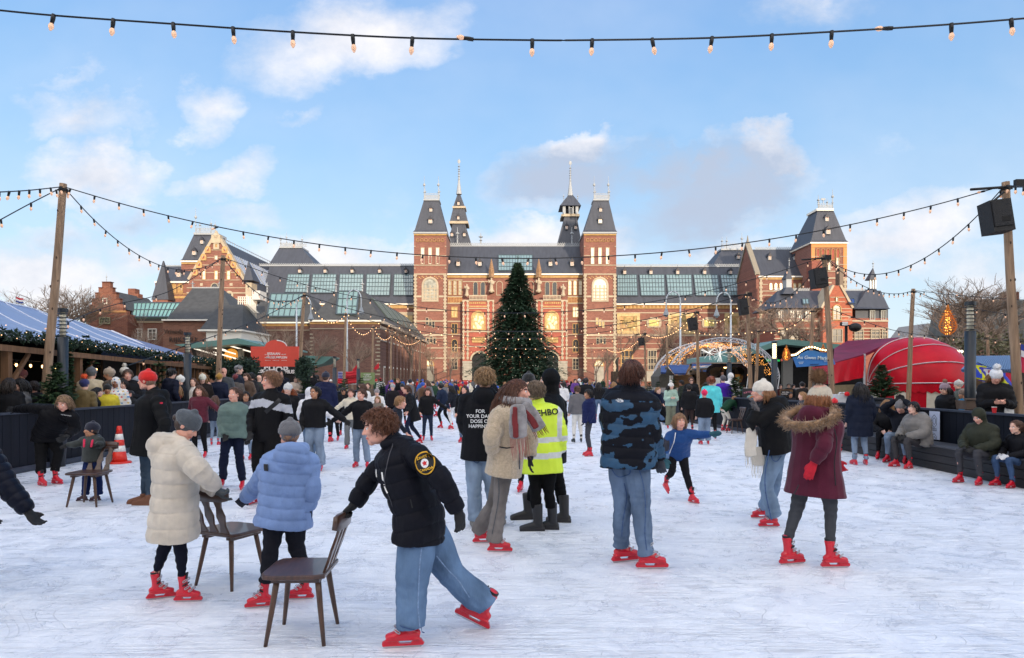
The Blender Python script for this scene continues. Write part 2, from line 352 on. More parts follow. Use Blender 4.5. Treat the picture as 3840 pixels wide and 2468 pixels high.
def hair_locks(mb, Hm, hs, n, length, seed, thick=.006, comb=(0, -.3, -1), messy=.35, hang=False, curl=0, cover=.0, back=False, puff=1.0, lateral=None, hat=None):
  rs = random.Random(seed); X, Y, Z, o = Hm; C = Vector((0, -.014, .036)); rad = Vector((.080, .100, .087)) * puff
  for i in range(n):
    while True:
      v = Vector((rs.gauss(0, 1), rs.gauss(0, 1), rs.gauss(0, 1))).normalized()
      lim = .15 if v.y > .35 else -.45 - (.25 if v.y < 0 else 0)
      if hat and (v.z > -.12 or v.y > .2): continue
      if v.z > lim and not (v.y > .62 and v.z < .52): break
    p = Vector((C.x + v.x * rad.x, C.y + v.y * rad.y, C.z + v.z * rad.z)); seg = 6; ln = length * rs.uniform(.7, 1.15) / seg
    dr = Vector(comb); dr.x += p.x * (1.5 if hang else 6) + rs.gauss(0, messy); dr.y += rs.gauss(0, messy); dr += v * (.5 if curl > .02 else .18); P = []
    if v.z > .55 and lateral is not None: dr += Vector(lateral)
    ph = rs.uniform(0, 6)
    for k in range(seg + 1):
      P.append(o + (X * p.x + Y * p.y + Z * p.z) * hs)
      q = p + dr.normalized() * ln; q.x += curl * math.sin(ph + k * 1.9) * .3; q.y += curl * math.cos(ph + k * 2.3) * .3
      e = Vector(((q.x - C.x) / rad.x, (q.y - C.y) / rad.y, (q.z - C.z) / rad.z)); l = e.length
      if l < 1.02: e *= 1.02 / l; q = Vector((C.x + e.x * rad.x, C.y + e.y * rad.y, C.z + e.z * rad.z))
      if hang and q.z < -.09: q.y = min(q.y, -.035 if abs(q.x) < .07 else .03) if back else q.y; q.x *= 1.0
      yl = -.012 if back else .035
      if hang and q.z < .05 and q.y > yl: q.y = yl; q.x = math.copysign(max(abs(q.x), .078), q.x or 1)
      p = q; dr = dr * .55 + Vector((0, 0, -.45 if (hang or length > .05) else -.1)) + Vector((rs.gauss(0, .12), rs.gauss(0, .12), 0)) * messy * 2
    t = thick * rs.uniform(.7, 1.3) * hs
    mb.loft(P, [t * a for a in (.9, 1.1, 1.1, 1, .85, .6, .2)], n=4, sub=1, cap='flat', side=(rs.random(), rs.random(), .3))
def person(label, J, st, group=None):
  """J: joints in metres; st: style."""
  s = J['s']; Y0 = J['pelvis'].y; pxm = 683 / max(Y0, 4); vox = st.get('vox', max(.0065, .62 / pxm)); near = Y0 < 9.5; mid = Y0 < 17
  base = Vector(((J['LF'].x + J['RF'].x) / 2, (J['LF'].y + J['RF'].y) / 2, 0))
  root = thing('person', label, 'person', base, group)
  fw = J['fwd']; lat = Vector((-fw.y, fw.x, 0)); hs = J.get('hs', s) * 1.06
  hf = J['hfwd']; hu = J.get('hup', Vector((0, 0, 1))); hl = hu.cross(hf).normalized(); hu = hf.cross(hl).normalized()
  Hm = (-hl, hf, hu, J['head']); hp = lambda a, b, c: J['head'] + (-hl * a + hf * b + hu * c) * hs
  skin = M(SKIN[st.get('skin', 'fair')], rough=.55, var=.07, scale=14, bump=.02)
  spine = J['neck'] - J['pelvis']; sd = spine.normalized()
  # body under the clothes: one surface
  b = MB(); head_geo(b, Hm, hs, mid)
  b.loft([hp(0, -.02, -.03), J['head'] * .45 + J['neck'] * .55, J['neck'] - sd * .06 * s], [.054 * hs, .050 * hs, .056 * hs], side=lat)
  b.loft([J['pelvis'] - sd * .03, J['pelvis'] + spine * .35, J['pelvis'] + spine * .8, J['neck'] - sd * .02], [(.12 * s, .085 * s), (.115 * s, .08 * s), (.13 * s, .08 * s), (.05 * s, .05 * s)], side=lat)
  bare = not st.get('glove')
  for q in 'LR':
    wr = J[q + 'W']; d = U(wr - J[q + 'E'])
    b.loft([J['pelvis'] + spine * .85, J[q + 'S'], J[q + 'E'], wr], [.045 * s, .042 * s, .036 * s, .026 * s], n=8)
    b.loft([J['pelvis'], J[q + 'H'], J[q + 'K'], J[q + 'A']], [.06 * s, .055 * s, .036 * s, .03 * s], n=8)
    if bare and not st.get('pockets'): hand_geo(b, wr, J.get(q + 'D', d), J.get(q + 'N', fw - d * .1), s, 1 if q == 'L' else -1, st.get('curl', .35))
  me = solid(b, vox if mid else vox * .8, 2)
  mats = [skin]
  if near or mid:   # lips and brows follow the head's own frame
    co = coords(me) - np.array(J['head']); A = np.array([-hl, hf, hu]); lc = co @ A.T / hs; fc = np.zeros((len(me.polygons), 3))
    mi = np.zeros(len(me.polygons), int); cen = np.empty(len(me.polygons) * 3, 'f'); me.polygons.foreach_get('center', cen)
    lc = (cen.reshape(-1, 3) - np.array(J['head'])) @ A.T / hs
    lip = (np.abs(lc[:, 0]) < .022) & (np.abs(lc[:, 2] + .061) < .0075) & (lc[:, 1] > .07); mi[lip] = 1
    brow = (np.abs(np.abs(lc[:, 0]) - .030) < .017) & (np.abs(lc[:, 2] - .027) < .0045) & (lc[:, 1] > .05); mi[brow] = 2
    me.polygons.foreach_set('material_index', mi); c0 = SKIN[st.get('skin', 'fair')]
    mats = [skin, M((min(255, c0[0] - 22), int(c0[1] * .62), int(c0[2] * .62)), rough=.45, var=0), M(tuple(int(v * .75) for v in st.get('hairc', (70, 50, 36))), var=0)]
  bo = link('body', me, mats, root, True)
  if mid:
    for q in (-1, 1):
      e = MB(); e.ell(hp(q * .030, .0705, .003), [.0118 * hs] * 3, n=10, m=7); e.cur = 1; e.ell(hp(q * .0305, .0795, .002), [.0050 * hs] * 3, n=8, m=6)
      e.build('eye', [M((225, 222, 218), rough=.3, var=0), M((38, 28, 22), rough=.2, var=0)], root, True, fix=False)
  # jacket
  bk = st.get('bulk', 1.15); jl = st.get('jl', .10); jc = st.get('jc', DARK); puff = st.get('puff', 0)
  a = MB(); hem = J['pelvis'] - J.get('down', sd) * jl * s * 1.0
  hemr = st.get('hemr', 1.0)
  tp = [hem, J['pelvis'] * .9 + J['neck'] * .1, J['pelvis'] * .6 + J['neck'] * .4, J['pelvis'] * .25 + J['neck'] * .75, J['pelvis'] * .09 + J['neck'] * .91, J['neck'] + U(J['head'] - J['neck']) * .015 * s]
  if jl > .25: tp.insert(1, hem * .5 + tp[1] * .5)
  tr = [(.178 * bk * hemr, .135 * bk * hemr), (.170 * bk, .130 * bk), (.168 * bk, .128 * bk), (.185 * bk, .132 * bk), (.150 * bk, .105 * bk), (.075, .078)]
  if jl > .25: tr.insert(1, (.175 * bk * (1 + hemr) / 2, .134 * bk * (1 + hemr) / 2))
  a.loft(tp, [(x * s, y * s) for x, y in tr], side=lat, n=18, cap='flat')
  sb = st.get('sleeve', bk); axes = [(np.array(hem), np.array(J['neck']))]
  for q in 'LR':
    d = U(J[q + 'W'] - J[q + 'E']); S_ = J[q + 'S']
    a.loft([J['pelvis'] * .14 + J['neck'] * .86, S_ * .5 + (J['pelvis'] * .08 + J['neck'] * .92) * .5, S_], [.075 * s * bk, .074 * s * bk, .066 * s * sb], n=10)
    a.loft([S_, S_ * .5 + J[q + 'E'] * .5, J[q + 'E'], J[q + 'E'] * .45 + J[q + 'W'] * .55, J[q + 'W'] - d * .005], [.070 * s * sb, .064 * s * sb, .058 * s * sb, .052 * s * sb, .042 * s * sb], n=12, cap='flat')
    a.ell(S_, [.069 * s * sb] * 3)
    axes += [(np.array(S_), np.array(J[q + 'E'])), (np.array(J[q + 'E']), np.array(J[q + 'W']))]
  nk = J['neck']; nd_ = U(J['head'] - nk)
  if st.get('collar', 1): a.loft([nk - nd_ * .03 * s, nk + nd_ * .045 * s * st.get('collar', 1)], [(.085 * s, .085 * s), (.074 * s, .078 * s)], side=lat, sub=1, cap='flat')
  hood = st.get('hood', 'down')
  if hood == 'down':
    hb = st.get('hoodsize', 1)
    a.loft([nk + (lat * .09 + fw * .04 + nd_ * .01) * s, nk + (lat * .085 - fw * .06 + nd_ * .01) * s, nk + (-fw * .105 + nd_ * .0) * s * (.8 + .2 * hb), nk + (-lat * .085 - fw * .06 + nd_ * .01) * s, nk + (-lat * .09 + fw * .04 + nd_ * .01) * s], [.030 * s * hb, .042 * s * hb, (.055 * s * hb), .042 * s * hb, .030 * s * hb], side=nd_, n=10)
    a.ell(nk - fw * .10 * s * hb - sd * .035 * s * hb, (.105 * s * hb, .06 * s * hb, .09 * s * hb), lat, fw, Vector((0, 0, 1)))
  elif hood == 'up':
    a.ell(hp(0, -.026, .022), (.102 * hs, .112 * hs, .125 * hs), -hl, hf, hu); a.loft([hp(0, -.03, -.05), nk - fw * .02 * s], [(.088 * hs, .085 * hs), (.095 * s, .09 * s)], side=lat, sub=1)
  me = solid(a, vox, 3 if vox < .012 else 2); co = coords(me); no = normals(me)
  A0 = np.array([x[0] for x in axes]); A1 = np.array([x[1] for x in axes]); best = None; T = np.zeros(len(co)); W_ = np.zeros(len(co), int)
  rr = [.16 * s] + [.065 * s] * 4
  for i in range(len(A0)):
    dv = A1[i] - A0[i]; L_ = np.linalg.norm(dv); t = np.clip((co - A0[i]) @ dv / L_ ** 2, -.1, 1.1); dist = np.linalg.norm(co - (A0[i] + t[:, None] * dv), axis=1) / rr[i]
    if best is None: best = dist; T = t * L_
    else: k = dist < best; best = np.where(k, dist, best); T = np.where(k, t * L_ + i * .037, T); W_ = np.where(k, i, W_)
  headd = np.linalg.norm(co - np.array(J['head']), axis=1); keep = np.clip((headd - .13 * s) / .05, 0, 1)
  sid = zlib.crc32(label.encode()) % 997
  if puff:
    sp = st.get('quilt', .085) * s; w_ = np.abs(np.sin(np.pi * (T + .018 * fnoise(co, 6, sid, 2)) / sp)) ** .33
    co += no * (keep * puff * (w_ - .55) + keep * .0065 * fnoise(co, 20, sid + 1, 3))[:, None]
  else:
    fold = np.sin(T * 55 + 3.2 * fnoise(co, 7, sid, 2)); co += no * (keep * (.0045 * fold * (W_ > 0) + .007 * fnoise(co, 11, sid + 2, 3)))[:, None]
  setco(me, co)
  jm = st.get('jm') or M(jc, rough=st.get('jrough', .62), var=.14, scale=9, bump=.18, bscale=120 if near else 60, sheen=.15 if sum(jc) > 150 else 0, spec=.12)
  jms = [jm]
  if st.get('stripe'):    # material patches chosen by a rule in the wearer's own frame
    cen = np.empty(len(me.polygons) * 3, 'f'); me.polygons.foreach_get('center', cen); cen = cen.reshape(-1, 3)
    rel = cen - np.array(J['pelvis']); loc = np.stack([rel @ np.array(lat), rel @ np.array(fw), rel @ np.array(sd) / (spine.length)], 1)
    mi = st['stripe'](loc, cen); me.polygons.foreach_set('material_index', mi.astype(int)); jms += st['smats']
  jo = link(st.get('jname', 'jacket'), me, jms, root, True)
  # trousers
  tk = st.get('legs', 1.0); tb = st.get('flare', 1.0 if tk > 1.12 else .76); t = MB()
  t.ell(J['pelvis'] - Vector((0, 0, .02 * s)), (.150 * s * (.75 + .25 * tk), .115 * s * (.75 + .25 * tk), .12 * s), lat, fw, Vector((0, 0, 1)))
  for q in 'LR':
    Hh, K, A_ = J[q + 'H'], J[q + 'K'], J[q + 'A']; fl = J.get(q + 'cuff', .02); end = A_ + U(A_ - K) * fl
    t.loft([Hh + Vector((0, 0, .03)), Hh * .55 + K * .45, K, K * .5 + A_ * .5, end], [(.092 * s * (.6 + .4 * tk), .100 * s * (.6 + .4 * tk)), .078 * s * tk, .062 * s * tk, .058 * s * tk * (.5 + .5 * tb), .050 * s * tk * tb], side=lat, n=12, cap='flat')
  me = solid(t, vox, 2); co = coords(me); no = normals(me); f_ = np.zeros(len(co))
  for q in 'LR':
    for jn, am in (('K', .008), ('A', .011)):
      dd = np.linalg.norm(co - np.array(J[q + jn]), axis=1); f_ += .38 * am * np.exp(-(dd / (.13 * s)) ** 2) * np.sin(co[:, 2] * 70 / s + 5 * fnoise(co, 9, sid + 5, 3))
  rg = 1 - np.abs(fnoise(co * np.array([1, 1, .8]), 13, sid + 9, 2)); low = np.clip(1.15 - co[:, 2] / (.75 * s), 0, 1)
  co += no * (f_ * st.get('creas', 1) * (.4 + .6 * tk) + (.004 + .007 * low) * tk * (rg - .6) + .019 * max(0, tk - .85) * (np.abs(fnoise(co * np.array([1, 1, .7]), 6.5, sid + 3, 2)) - .35) + .005 * fnoise(co, 12, sid + 7, 3))[:, None]; setco(me, co)
  tc = st.get('tc', DARK); tm = st.get('tm') or (denim(tc) if st.get('denim') else M(tc, rough=.85, var=.12, scale=10, bump=.15, bscale=90, spec=.12))
  link('trousers', me, tm, root, True)
  # feet
  fs = st.get('foot', 'skate')
  for q in 'LR':
    fp = J[q + 'F']; kw = dict(lift=J.get(q + 'lift', 0), pitch=J.get(q + 'pitch', 0))
    if fs == 'skate': skate(root, fp, J[q + 'yaw'], s * st.get('fscale', .70), mat=st.get('footm'), detail=2 if Y0 < 8.6 else 1 if Y0 < 16 else 0, roll=J.get(q + 'roll', 0), **kw)
    elif fs in ('shoe', 'boot'): shoe(root, fp, J[q + 'yaw'], s, st.get('footm'), fs == 'boot', **kw)
  # gloves
  if st.get('glove'):
    for q in 'LR':
      if st.get('only', q) != q: continue
      wr = J[q + 'W']; d = U(wr - J[q + 'E']); g = MB()
      hand_geo(g, wr, J.get(q + 'D', d), J.get(q + 'N', fw - d * .1), s, 1 if q == 'L' else -1, J.get(q + 'curl', st.get('curl', .3)), 1.2, st.get('mitt', False))
      g.loft([wr - d * .05 * s, wr + d * .015], [.037 * s, .034 * s], sub=1)
      link('glove', solid(g, min(vox, .009), 1), M(st['glove'], rough=.8, bump=.2, bscale=150), root, True)
  # hair
  hc = st.get('hairc', (70, 48, 34)); hr = st.get('hair', 'short')
  if hr != 'none' and hood != 'up':
    hm_ = M(hc, rough=.38, var=.4, scale=60, bump=.3, bscale=120, stretch=(1, 1, .3)); h = MB(); nn = 1300 if near else (300 if mid else 60); th = .0023 if near else (.0055 if mid else .012)
    hat = st.get('hat'); 
    if not hat: h.ell(hp(0, -.020, .040), (.0795 * hs, .0955 * hs, .0835 * hs), -hl, hf, hu, 16, 10)
    h.ell(hp(0, -.038, .0), (.076 * hs, .074 * hs, .085 * hs), -hl, hf, hu, 14, 9)
    if hr in ('short', 'curly', 'messy'):
      if not hat: hair_locks(h, Hm, hs, nn, .075 if hr == 'short' else .06 if hr == 'curly' else .085, sid, th * (1.3 if hr != 'short' else 1), comb=st.get('comb', (0, .25, -.5)), messy=.35 if hr == 'short' else .9, curl=.03 if hr == 'curly' else .008, puff=st.get('hpuff', 1.0), lateral=st.get('sweep'), hat=hat)
      if hr == 'curly' and not near: h.ell(hp(0, -.02, .05), (.095 * hs, .11 * hs, .10 * hs), -hl, hf, hu)
    elif hr in ('long', 'bob'):
      ln = st.get('hlen', .38 if hr == 'long' else .2)
      hair_locks(h, Hm, hs, int(nn * 1.4), ln, sid, th * 1.1, comb=st.get('comb', (0, -.45, -.8)), messy=.3, hang=True, back=st.get('hback', True), puff=1.02, lateral=st.get('sweep'), hat=hat)
      if ln > .3: h.loft([hp(0, -.05, .03), hp(0, -.095, -.06), J['neck'] - fw * .13 * s - Vector((0, 0, .0 * s)), J['neck'] - fw * .15 * s - Vector((0, 0, (ln - .25) * s))], [(.06 * s, .04 * s), (.075 * s, .035 * s), (.085 * s, .022 * s), (.05 * s, .012 * s)], side=lat)
    elif hr in ('bun', 'pony'):
      if not hat: hair_locks(h, Hm, hs, nn, .10, sid, th, comb=(0, -1.2, .1), messy=.1, hat=hat)
      h.ell(hp(0, -.115, .0 if hat else .04), (.036 * hs, .034 * hs, .036 * hs), -hl, hf, hu)
      if hr == 'pony': h.loft([hp(0, -.11, .03), hp(0, -.14, -.05), hp(.01, -.13, -.17)], [.02 * hs, .028 * hs, .01 * hs])
    h.build('hair', hm_, root, True, fix=False)
  hat = st.get('hat')
  if hat:
    k = MB(); hx = st.get('hatz', .0); 
    k.loft([hp(0, -.016, .022 + hx), hp(0, -.018, .075 + hx), hp(0, -.022, .112 + hx), hp(0, -.024, .130 + hx)], [(.090 * hs, .110 * hs), (.089 * hs, .106 * hs), (.066 * hs, .078 * hs), (.03 * hs, .035 * hs)], side=-hl, n=18)
    if st.get('cuff', 1): k.loft([hp(0, -.016, .012 + hx), hp(0, -.016, .056 + hx)], [(.096 * hs, .115 * hs), (.096 * hs, .114 * hs)], side=-hl, n=18, sub=1, cap='flat')
    if st.get('hatback'): k.ell(hp(0, -.07, .05), (.085 * hs, .075 * hs, .062 * hs), -hl, hf, hu)
    me = solid(k, min(vox, .012), 2); co = coords(me); no = normals(me)
    lc = (co - np.array(J['head'])) @ np.array([-hl, hf, hu]).T; an = np.arctan2(lc[:, 0], lc[:, 1] + .016)
    co += no * (.0022 * np.sin(an * st.get('ribs', 40)))[:, None] * (1 if near else 0); setco(me, co)
    link('beanie', me, M(st['hatc'], rough=.9, var=.12, scale=25, bump=.35, bscale=110, sheen=.3), root, True)
    if hat == 'pom':
      p = MB(); pc = st.get('pomc', st['hatc']); pr = st.get('pomr', .05) * hs; cc = np.array(hp(*st.get('pomat', (0, -.03, .175)))); rs = random.Random(sid)
      p.ell(cc, [pr * .8] * 3)
      for i in range(500 if near else 120):
        v = Vector((rs.gauss(0, 1), rs.gauss(0, 1), rs.gauss(0, 1))).normalized(); v = np.array(v)
        tt = .0022 if near else .006; p.loft([cc + v * pr * .6, cc + v * pr * rs.uniform(.95, 1.2) + np.array([0, 0, -.004])], [tt, tt * .3], n=3, sub=1, cap='flat')
      p.build('pompom', M(pc, rough=.95, var=.3, scale=60), root, True, fix=False)
  if st.get('glasses'):
    g = MB()
    for q in (-1, 1): g.ell(hp(q * .031, .092, .004), (.025 * hs, .004 * hs, .017 * hs), -hl, hf, hu); g.tube(hp(q * .055, .085, .008), hp(q * .080, .0, .008), .003)
    g.tube(hp(-.01, .095, .008), hp(.01, .095, .008), .003); g.build('sunglasses', M((12, 12, 14), rough=.1, var=0), root, True, fix=False)
  if st.get('beard'):
    g = MB(); g.ell(hp(0, .052, -.075), (.058 * hs, .045 * hs, .045 * hs), -hl, hf, hu); g.build('beard', M(hc, bump=.4, bscale=150), root, True, fix=False)
  return root, jo, Hm, hs
def denim(c):
  key = ('denim', tuple(c))
  if key in MC: return MC[key]
  m = M((int(c[0] * .94), int(c[1] * .88), int(c[2] * .82)), rough=.95, var=.34, scale=5, bump=.9, bscale=17, stretch=(1, 1, .55), spec=.2).copy(); MC[key] = m; return m
def pose_px(win, d):
  """joints from photo pixels; d holds (x, y[, dy]) entries."""
  J = {}; yaw = d['yaw']; fw = yawv(yaw); lat = Vector((-fw.y, fw.x, 0)); s = d['s']
  fl, fr = d['LF'], d['RF']; gl = ground(win, fl[0], fl[1]); gr = ground(win, fr[0], fr[1]); Yb = d.get('Y', (gl.y + gr.y) / 2)
  J['LF'], J['RF'] = gl, gr
  for q, f in (('L', fl), ('R', fr)):
    if len(f) > 3: J[q + 'lift'] = f[3]
    if len(f) > 4: J[q + 'pitch'] = f[4]
    if len(f) > 5: J[q + 'roll'] = f[5]
    J[q + 'yaw'] = f[2]
  def j(k, dy=0):
    v = d[k]; dd = v[2] if len(v) > 2 else dy; return at(win, v[0], v[1], Yb + dd)
  for k in ('head', 'neck', 'pelvis'): J[k] = j(k)
  ly = lat.y
  for q, sg in (('L', 1), ('R', -1)):
    for k, w_ in (('S', .17), ('E', .2), ('W', .2)):
      J[q + k] = j(q + k, sg * w_ * s * ly)
    J[q + 'H'] = J['pelvis'] + lat * sg * .085 * s - Vector((0, 0, .03 * s))
    f = J[q + 'F']; h = d.get('ank', .15) * s; tv = yawv(J[q + 'yaw']); pit = R(J.get(q + 'pitch', 0)); up = -tv * math.sin(pit) + Vector((0, 0, math.cos(pit)))
    J[q + 'A'] = f + Vector((0, 0, J.get(q + 'lift', 0))) + up * h - tv * .02
    J[q + 'K'] = j(q + 'K', (J[q + 'H'].y + J[q + 'A'].y) / 2 - Yb)
  J['fwd'] = fw; J['hfwd'] = (yawv(d.get('hyaw', yaw)) + Vector((0, 0, math.tan(R(d.get('hpitch', 0)))))).normalized(); J['s'] = s
  for k in ('LD', 'RD', 'LN', 'RN', 'Lcuff', 'Rcuff', 'hs', 'hup', 'down', 'Lcurl', 'Rcurl'):
    if k in d: J[k] = Vector(d[k]) if isinstance(d[k], tuple) else d[k]
  return J
# ---------------------------------------------------------------- ice and ground
def ice_mat():
  m = bpy.data.materials.new('rink_ice'); m.use_nodes = True; nt = m.node_tree; N = nt.nodes; L = nt.links; b = N['Principled BSDF']
  tc = N.new('ShaderNodeTexCoord')
  def nz(sc, det, stretch=(1, 1, 1), rot=0, rough=.6, dist=0):
    mp = N.new('ShaderNodeMapping'); L.new(tc.outputs['Object'], mp.inputs[0]); mp.inputs['Scale'].default_value = stretch; mp.inputs['Rotation'].default_value = (0, 0, R(rot))
    n = N.new('ShaderNodeTexNoise'); n.inputs['Scale'].default_value = sc; n.inputs['Detail'].default_value = det; n.inputs['Roughness'].default_value = rough; n.inputs['Distortion'].default_value = dist
    L.new(mp.outputs[0], n.inputs['Vector']); return n.outputs[0]
  def mr(v, a, b_, c, d):
    r = N.new('ShaderNodeMapRange'); L.new(v, r.inputs[0]); r.inputs[1].default_value = a; r.inputs[2].default_value = b_; r.inputs[3].default_value = c; r.inputs[4].default_value = d; return r.outputs[0]
  def mt(op, a, b_):
    n = N.new('ShaderNodeMath'); n.operation = op
    for i, v in enumerate((a, b_)):
      if isinstance(v, (int, float)): n.inputs[i].default_value = v
      else: L.new(v, n.inputs[i])
    return n.outputs[0]
  big = nz(.55, 6, dist=.6); med = nz(3.2, 6, rough=.7, dist=.8); fine = nz(26, 5, rough=.75)
  scr = None
  for rot, sc in ((12, 5), (63, 6), (-34, 4.6), (-75, 5.5), (38, 8)):   # skate cuts: thin warped lines in several directions
    n = nz(sc, 2, (.12, 1.6, 1), rot, .5, .35); l = mt('ABSOLUTE', mt('SUBTRACT', n, .5), 0); l = mr(l, 0, .014, 1, 0)
    l = mt('MULTIPLY', l, mr(nz(1.1 + rot * .003, 3, rot=rot), .45, .62, 0, 1)); scr = l if scr is None else mt('MAXIMUM', scr, l)
  n = nz(.42, 1.2, rot=20, rough=.4, dist=1.2); l = mt('ABSOLUTE', mt('SINE', mt('MULTIPLY', n, 150), 0), 0); l = mr(l, 0, .07, .85, 0); scr = mt('MAXIMUM', scr, mt('MULTIPLY', l, mr(nz(1.7, 3), .46, .6, 0, 1)))   # long curved cuts
  tone = mt('ADD', mt('MULTIPLY', big, .42), mt('ADD', mt('MULTIPLY', med, .38), mt('MULTIPLY', fine, .2)))
  cr = N.new('ShaderNodeValToRGB'); e = cr.color_ramp.elements; e[0].position = .36; e[0].color = (.71, .77, .89, 1); e[1].position = .60; e[1].color = (.93, .95, .99, 1)
  q = e.new(.49); q.color = (.85, .885, .955, 1); L.new(tone, cr.inputs[0])
  mx = N.new('ShaderNodeMixRGB'); L.new(mt('MULTIPLY', scr, .3), mx.inputs[0]); L.new(cr.outputs[0], mx.inputs[1]); mx.inputs[2].default_value = (.70, .76, .90, 1)
  L.new(mx.outputs[0], b.inputs['Base Color']); L.new(mr(med, .4, .65, .22, .62), b.inputs['Roughness']); b.inputs['Specular IOR Level'].default_value = .35
  bp = N.new('ShaderNodeBump'); bp.inputs['Strength'].default_value = .8; bp.inputs['Distance'].default_value = .03
  L.new(mt('SUBTRACT', mt('ADD', mt('MULTIPLY', med, .8), mt('MULTIPLY', fine, .35)), mt('MULTIPLY', scr, .4)), bp.inputs['Height']); L.new(bp.outputs[0], b.inputs['Normal'])
  return m
mb = MB(); mb.add([(-900, -300, -.03), (900, -300, -.03), (900, 1500, -.03), (-900, 1500, -.03)], [(0, 1, 2, 3)])
tag(mb.build('ground', M((112, 106, 100), rough=.9, var=.2, scale=.8, bump=.2, bscale=6), fix=False), kind='structure')
mb = MB(); mb.add([(-9.1, -4, 0), (9.6, -4, 0), (9.6, 24, 0), (8.2, 34, 0), (8.2, 60, 0), (-9.1, 60, 0)], [(0, 1, 2, 3, 4, 5)])
tag(mb.build('rink_ice', ice_mat(), fix=False), kind='structure')
# ---------------------------------------------------------------- the people in the foreground
def stamp(txt, size, loc, X, Z, mat, parent, target, name='lettering', depth=.6, off=.006, **k):
  """lettering laid on a garment: flat glyphs pressed onto the surface behind them"""
  me = text_mesh(txt, size, depth=0, **k); X = Vector(X).normalized(); Z = Vector(Z).normalized(); Y = Z.cross(X)   # Y points into the cloth
  bm = bmesh.new(); bm.from_mesh(me); bmesh.ops.triangulate(bm, faces=bm.faces); bmesh.ops.subdivide_edges(bm, edges=bm.edges, cuts=1); bm.to_mesh(me); bm.free()
  return press(me, loc, X, Z, Y, mat, parent, target, name, off)
def press(me, loc, X, Z, Y, mat, parent, target, name, off=.006):
  tw = np.array(wloc(target)); tco = coords(target.data) + tw
  bv = BVHTree.FromPolygons([tuple(c) for c in tco], [tuple(p.vertices) for p in target.data.polygons])
  co = coords(me); out = []; miss = None
  for c in co:
    p = Vector(loc) + X * c[0] + Z * c[1]; hit = bv.ray_cast(p - Y * .5, Y, 1.2)
    out.append(None if hit[0] is None else hit[0] - Y * (off + c[2]))
  ds = [(o - Vector(loc)).dot(Y) for o in out if o is not None]; d0 = sum(ds) / len(ds) if ds else 0
  for i, (c, o) in enumerate(zip(co, out)):
    if o is None: out[i] = Vector(loc) + X * c[0] + Z * c[1] + Y * (d0 - off)
  setco(me, np.array([tuple(o) for o in out])); return link(name, me, mat, parent)
WHITE = M((235, 235, 235), rough=.6, var=0)
# 1 main boy pushing a chair
J = pose_px('B', dict(yaw=180, s=.90, Y=4.42, head=(332, 232), hyaw=188, hpitch=-8, neck=(418, 325), pelvis=(572, 765), LS=(545, 385, -.17), LE=(692, 535, -.25), LW=(782, 700, -.22),
  RS=(405, 385, .16), RE=(270, 545, .12), RW=(192, 668, .08), LK=(520, 1120), RK=(745, 1060), LF=(500, 1478, 188), RF=(880, 1372, 172, .03, 24), LD=(.22, 0, -1), RD=(-.75, 0, -.62), RN=(-.2, 0, -1), LN=(-.6, .5, -.1), Rcurl=1.0, Lcuff=.025, Rcuff=.0, ank=.17, down=(.15, 0, 1)))
st = dict(jc=(20, 21, 29), bulk=1.38, puff=.017, quilt=.115, jl=.13, legs=1.75, flare=1.15, tc=(104, 140, 188), denim=1, glove=(20, 20, 23), hair='curly', fscale=.8, hairc=(108, 68, 46), hpuff=1.04, comb=(0, .45, .5), sweep=(0, .5, .25), vox=.0062, skin='pink', collar=1.5, creas=.8, sleeve=1.2, hoodsize=1.0)
root, jo, Hm, hs = person('boy with curly brown hair in black puffer jacket and wide jeans, pushing the nearest chair', J, st)
YF = Vector((0, 1, 0))
def seam(win, pts, Y, w_, mat, root, part='trousers', name='seam'):
  tg = [o for o in root.children if o.name.split('.')[0] == part][0]; P = catmull([tuple(at(win, x, y, Y)) for x, y in pts], 6); z = MB(); V = []
  for i, q in enumerate(P): d = P[min(i + 1, len(P) - 1)] - P[max(i - 1, 0)]; n = Vector((d[2], 0, -d[0])).normalized() * w_; q = q - P[0]; V += [(q[0] - n.x, q[2] - n.z, 0), (q[0] + n.x, q[2] + n.z, 0)]
  z.add(V, [(2 * i, 2 * i + 1, 2 * i + 3, 2 * i + 2) for i in range(len(P) - 1)]); press(z.mesh(), P[0], Vector((1, 0, 0)), Vector((0, 0, 1)), YF, mat, root, tg, name, .004)
SMD = M((58, 84, 128), rough=.9, var=.3, scale=60); SML = M((122, 146, 178), rough=.9, var=.3, scale=60); SMG = M((84, 86, 90), rough=.9, var=.3, scale=60)
def rounded(mb, pts, z=0): mb.add([(x, y, z) for x, y in pts], [tuple(range(len(pts)))])
def grid(a, b, n=6):
  g = MB(); g.add([(a * (2 * i / n - 1), b * (2 * j / n - 1), 0) for i in range(n + 1) for j in range(n + 1)], [(i * (n + 1) + j, (i + 1) * (n + 1) + j, (i + 1) * (n + 1) + j + 1, i * (n + 1) + j + 1) for i in range(n) for j in range(n)]); return g.mesh()
def badge(rad, c0, ring=None):
  b = MB(); n = 28; V = [(0, 0, 0)]; K = 6
  for k in range(1, K + 1): V += [(rad * k / K * math.cos(2 * math.pi * i / n), rad * k / K * math.sin(2 * math.pi * i / n) * 1.12, 0) for i in range(n)]
  b.add(V, [(0, 1 + i, 1 + (i + 1) % n) for i in range(n)] + [(1 + k * n + i, 1 + (k + 1) * n + i, 1 + (k + 1) * n + (i + 1) % n, 1 + k * n + (i + 1) % n) for k in range(K - 1) for i in range(n)]); return b.mesh()
pc = at('B', 601, 428, 4.2); ax = Vector((.95, .0, .30)).normalized(); az = Vector((-.30, 0, .95)).normalized()
pt = press(badge(.062, 0), pc, ax, az, YF, M((222, 168, 40), var=0), root, jo, 'badge', .008)
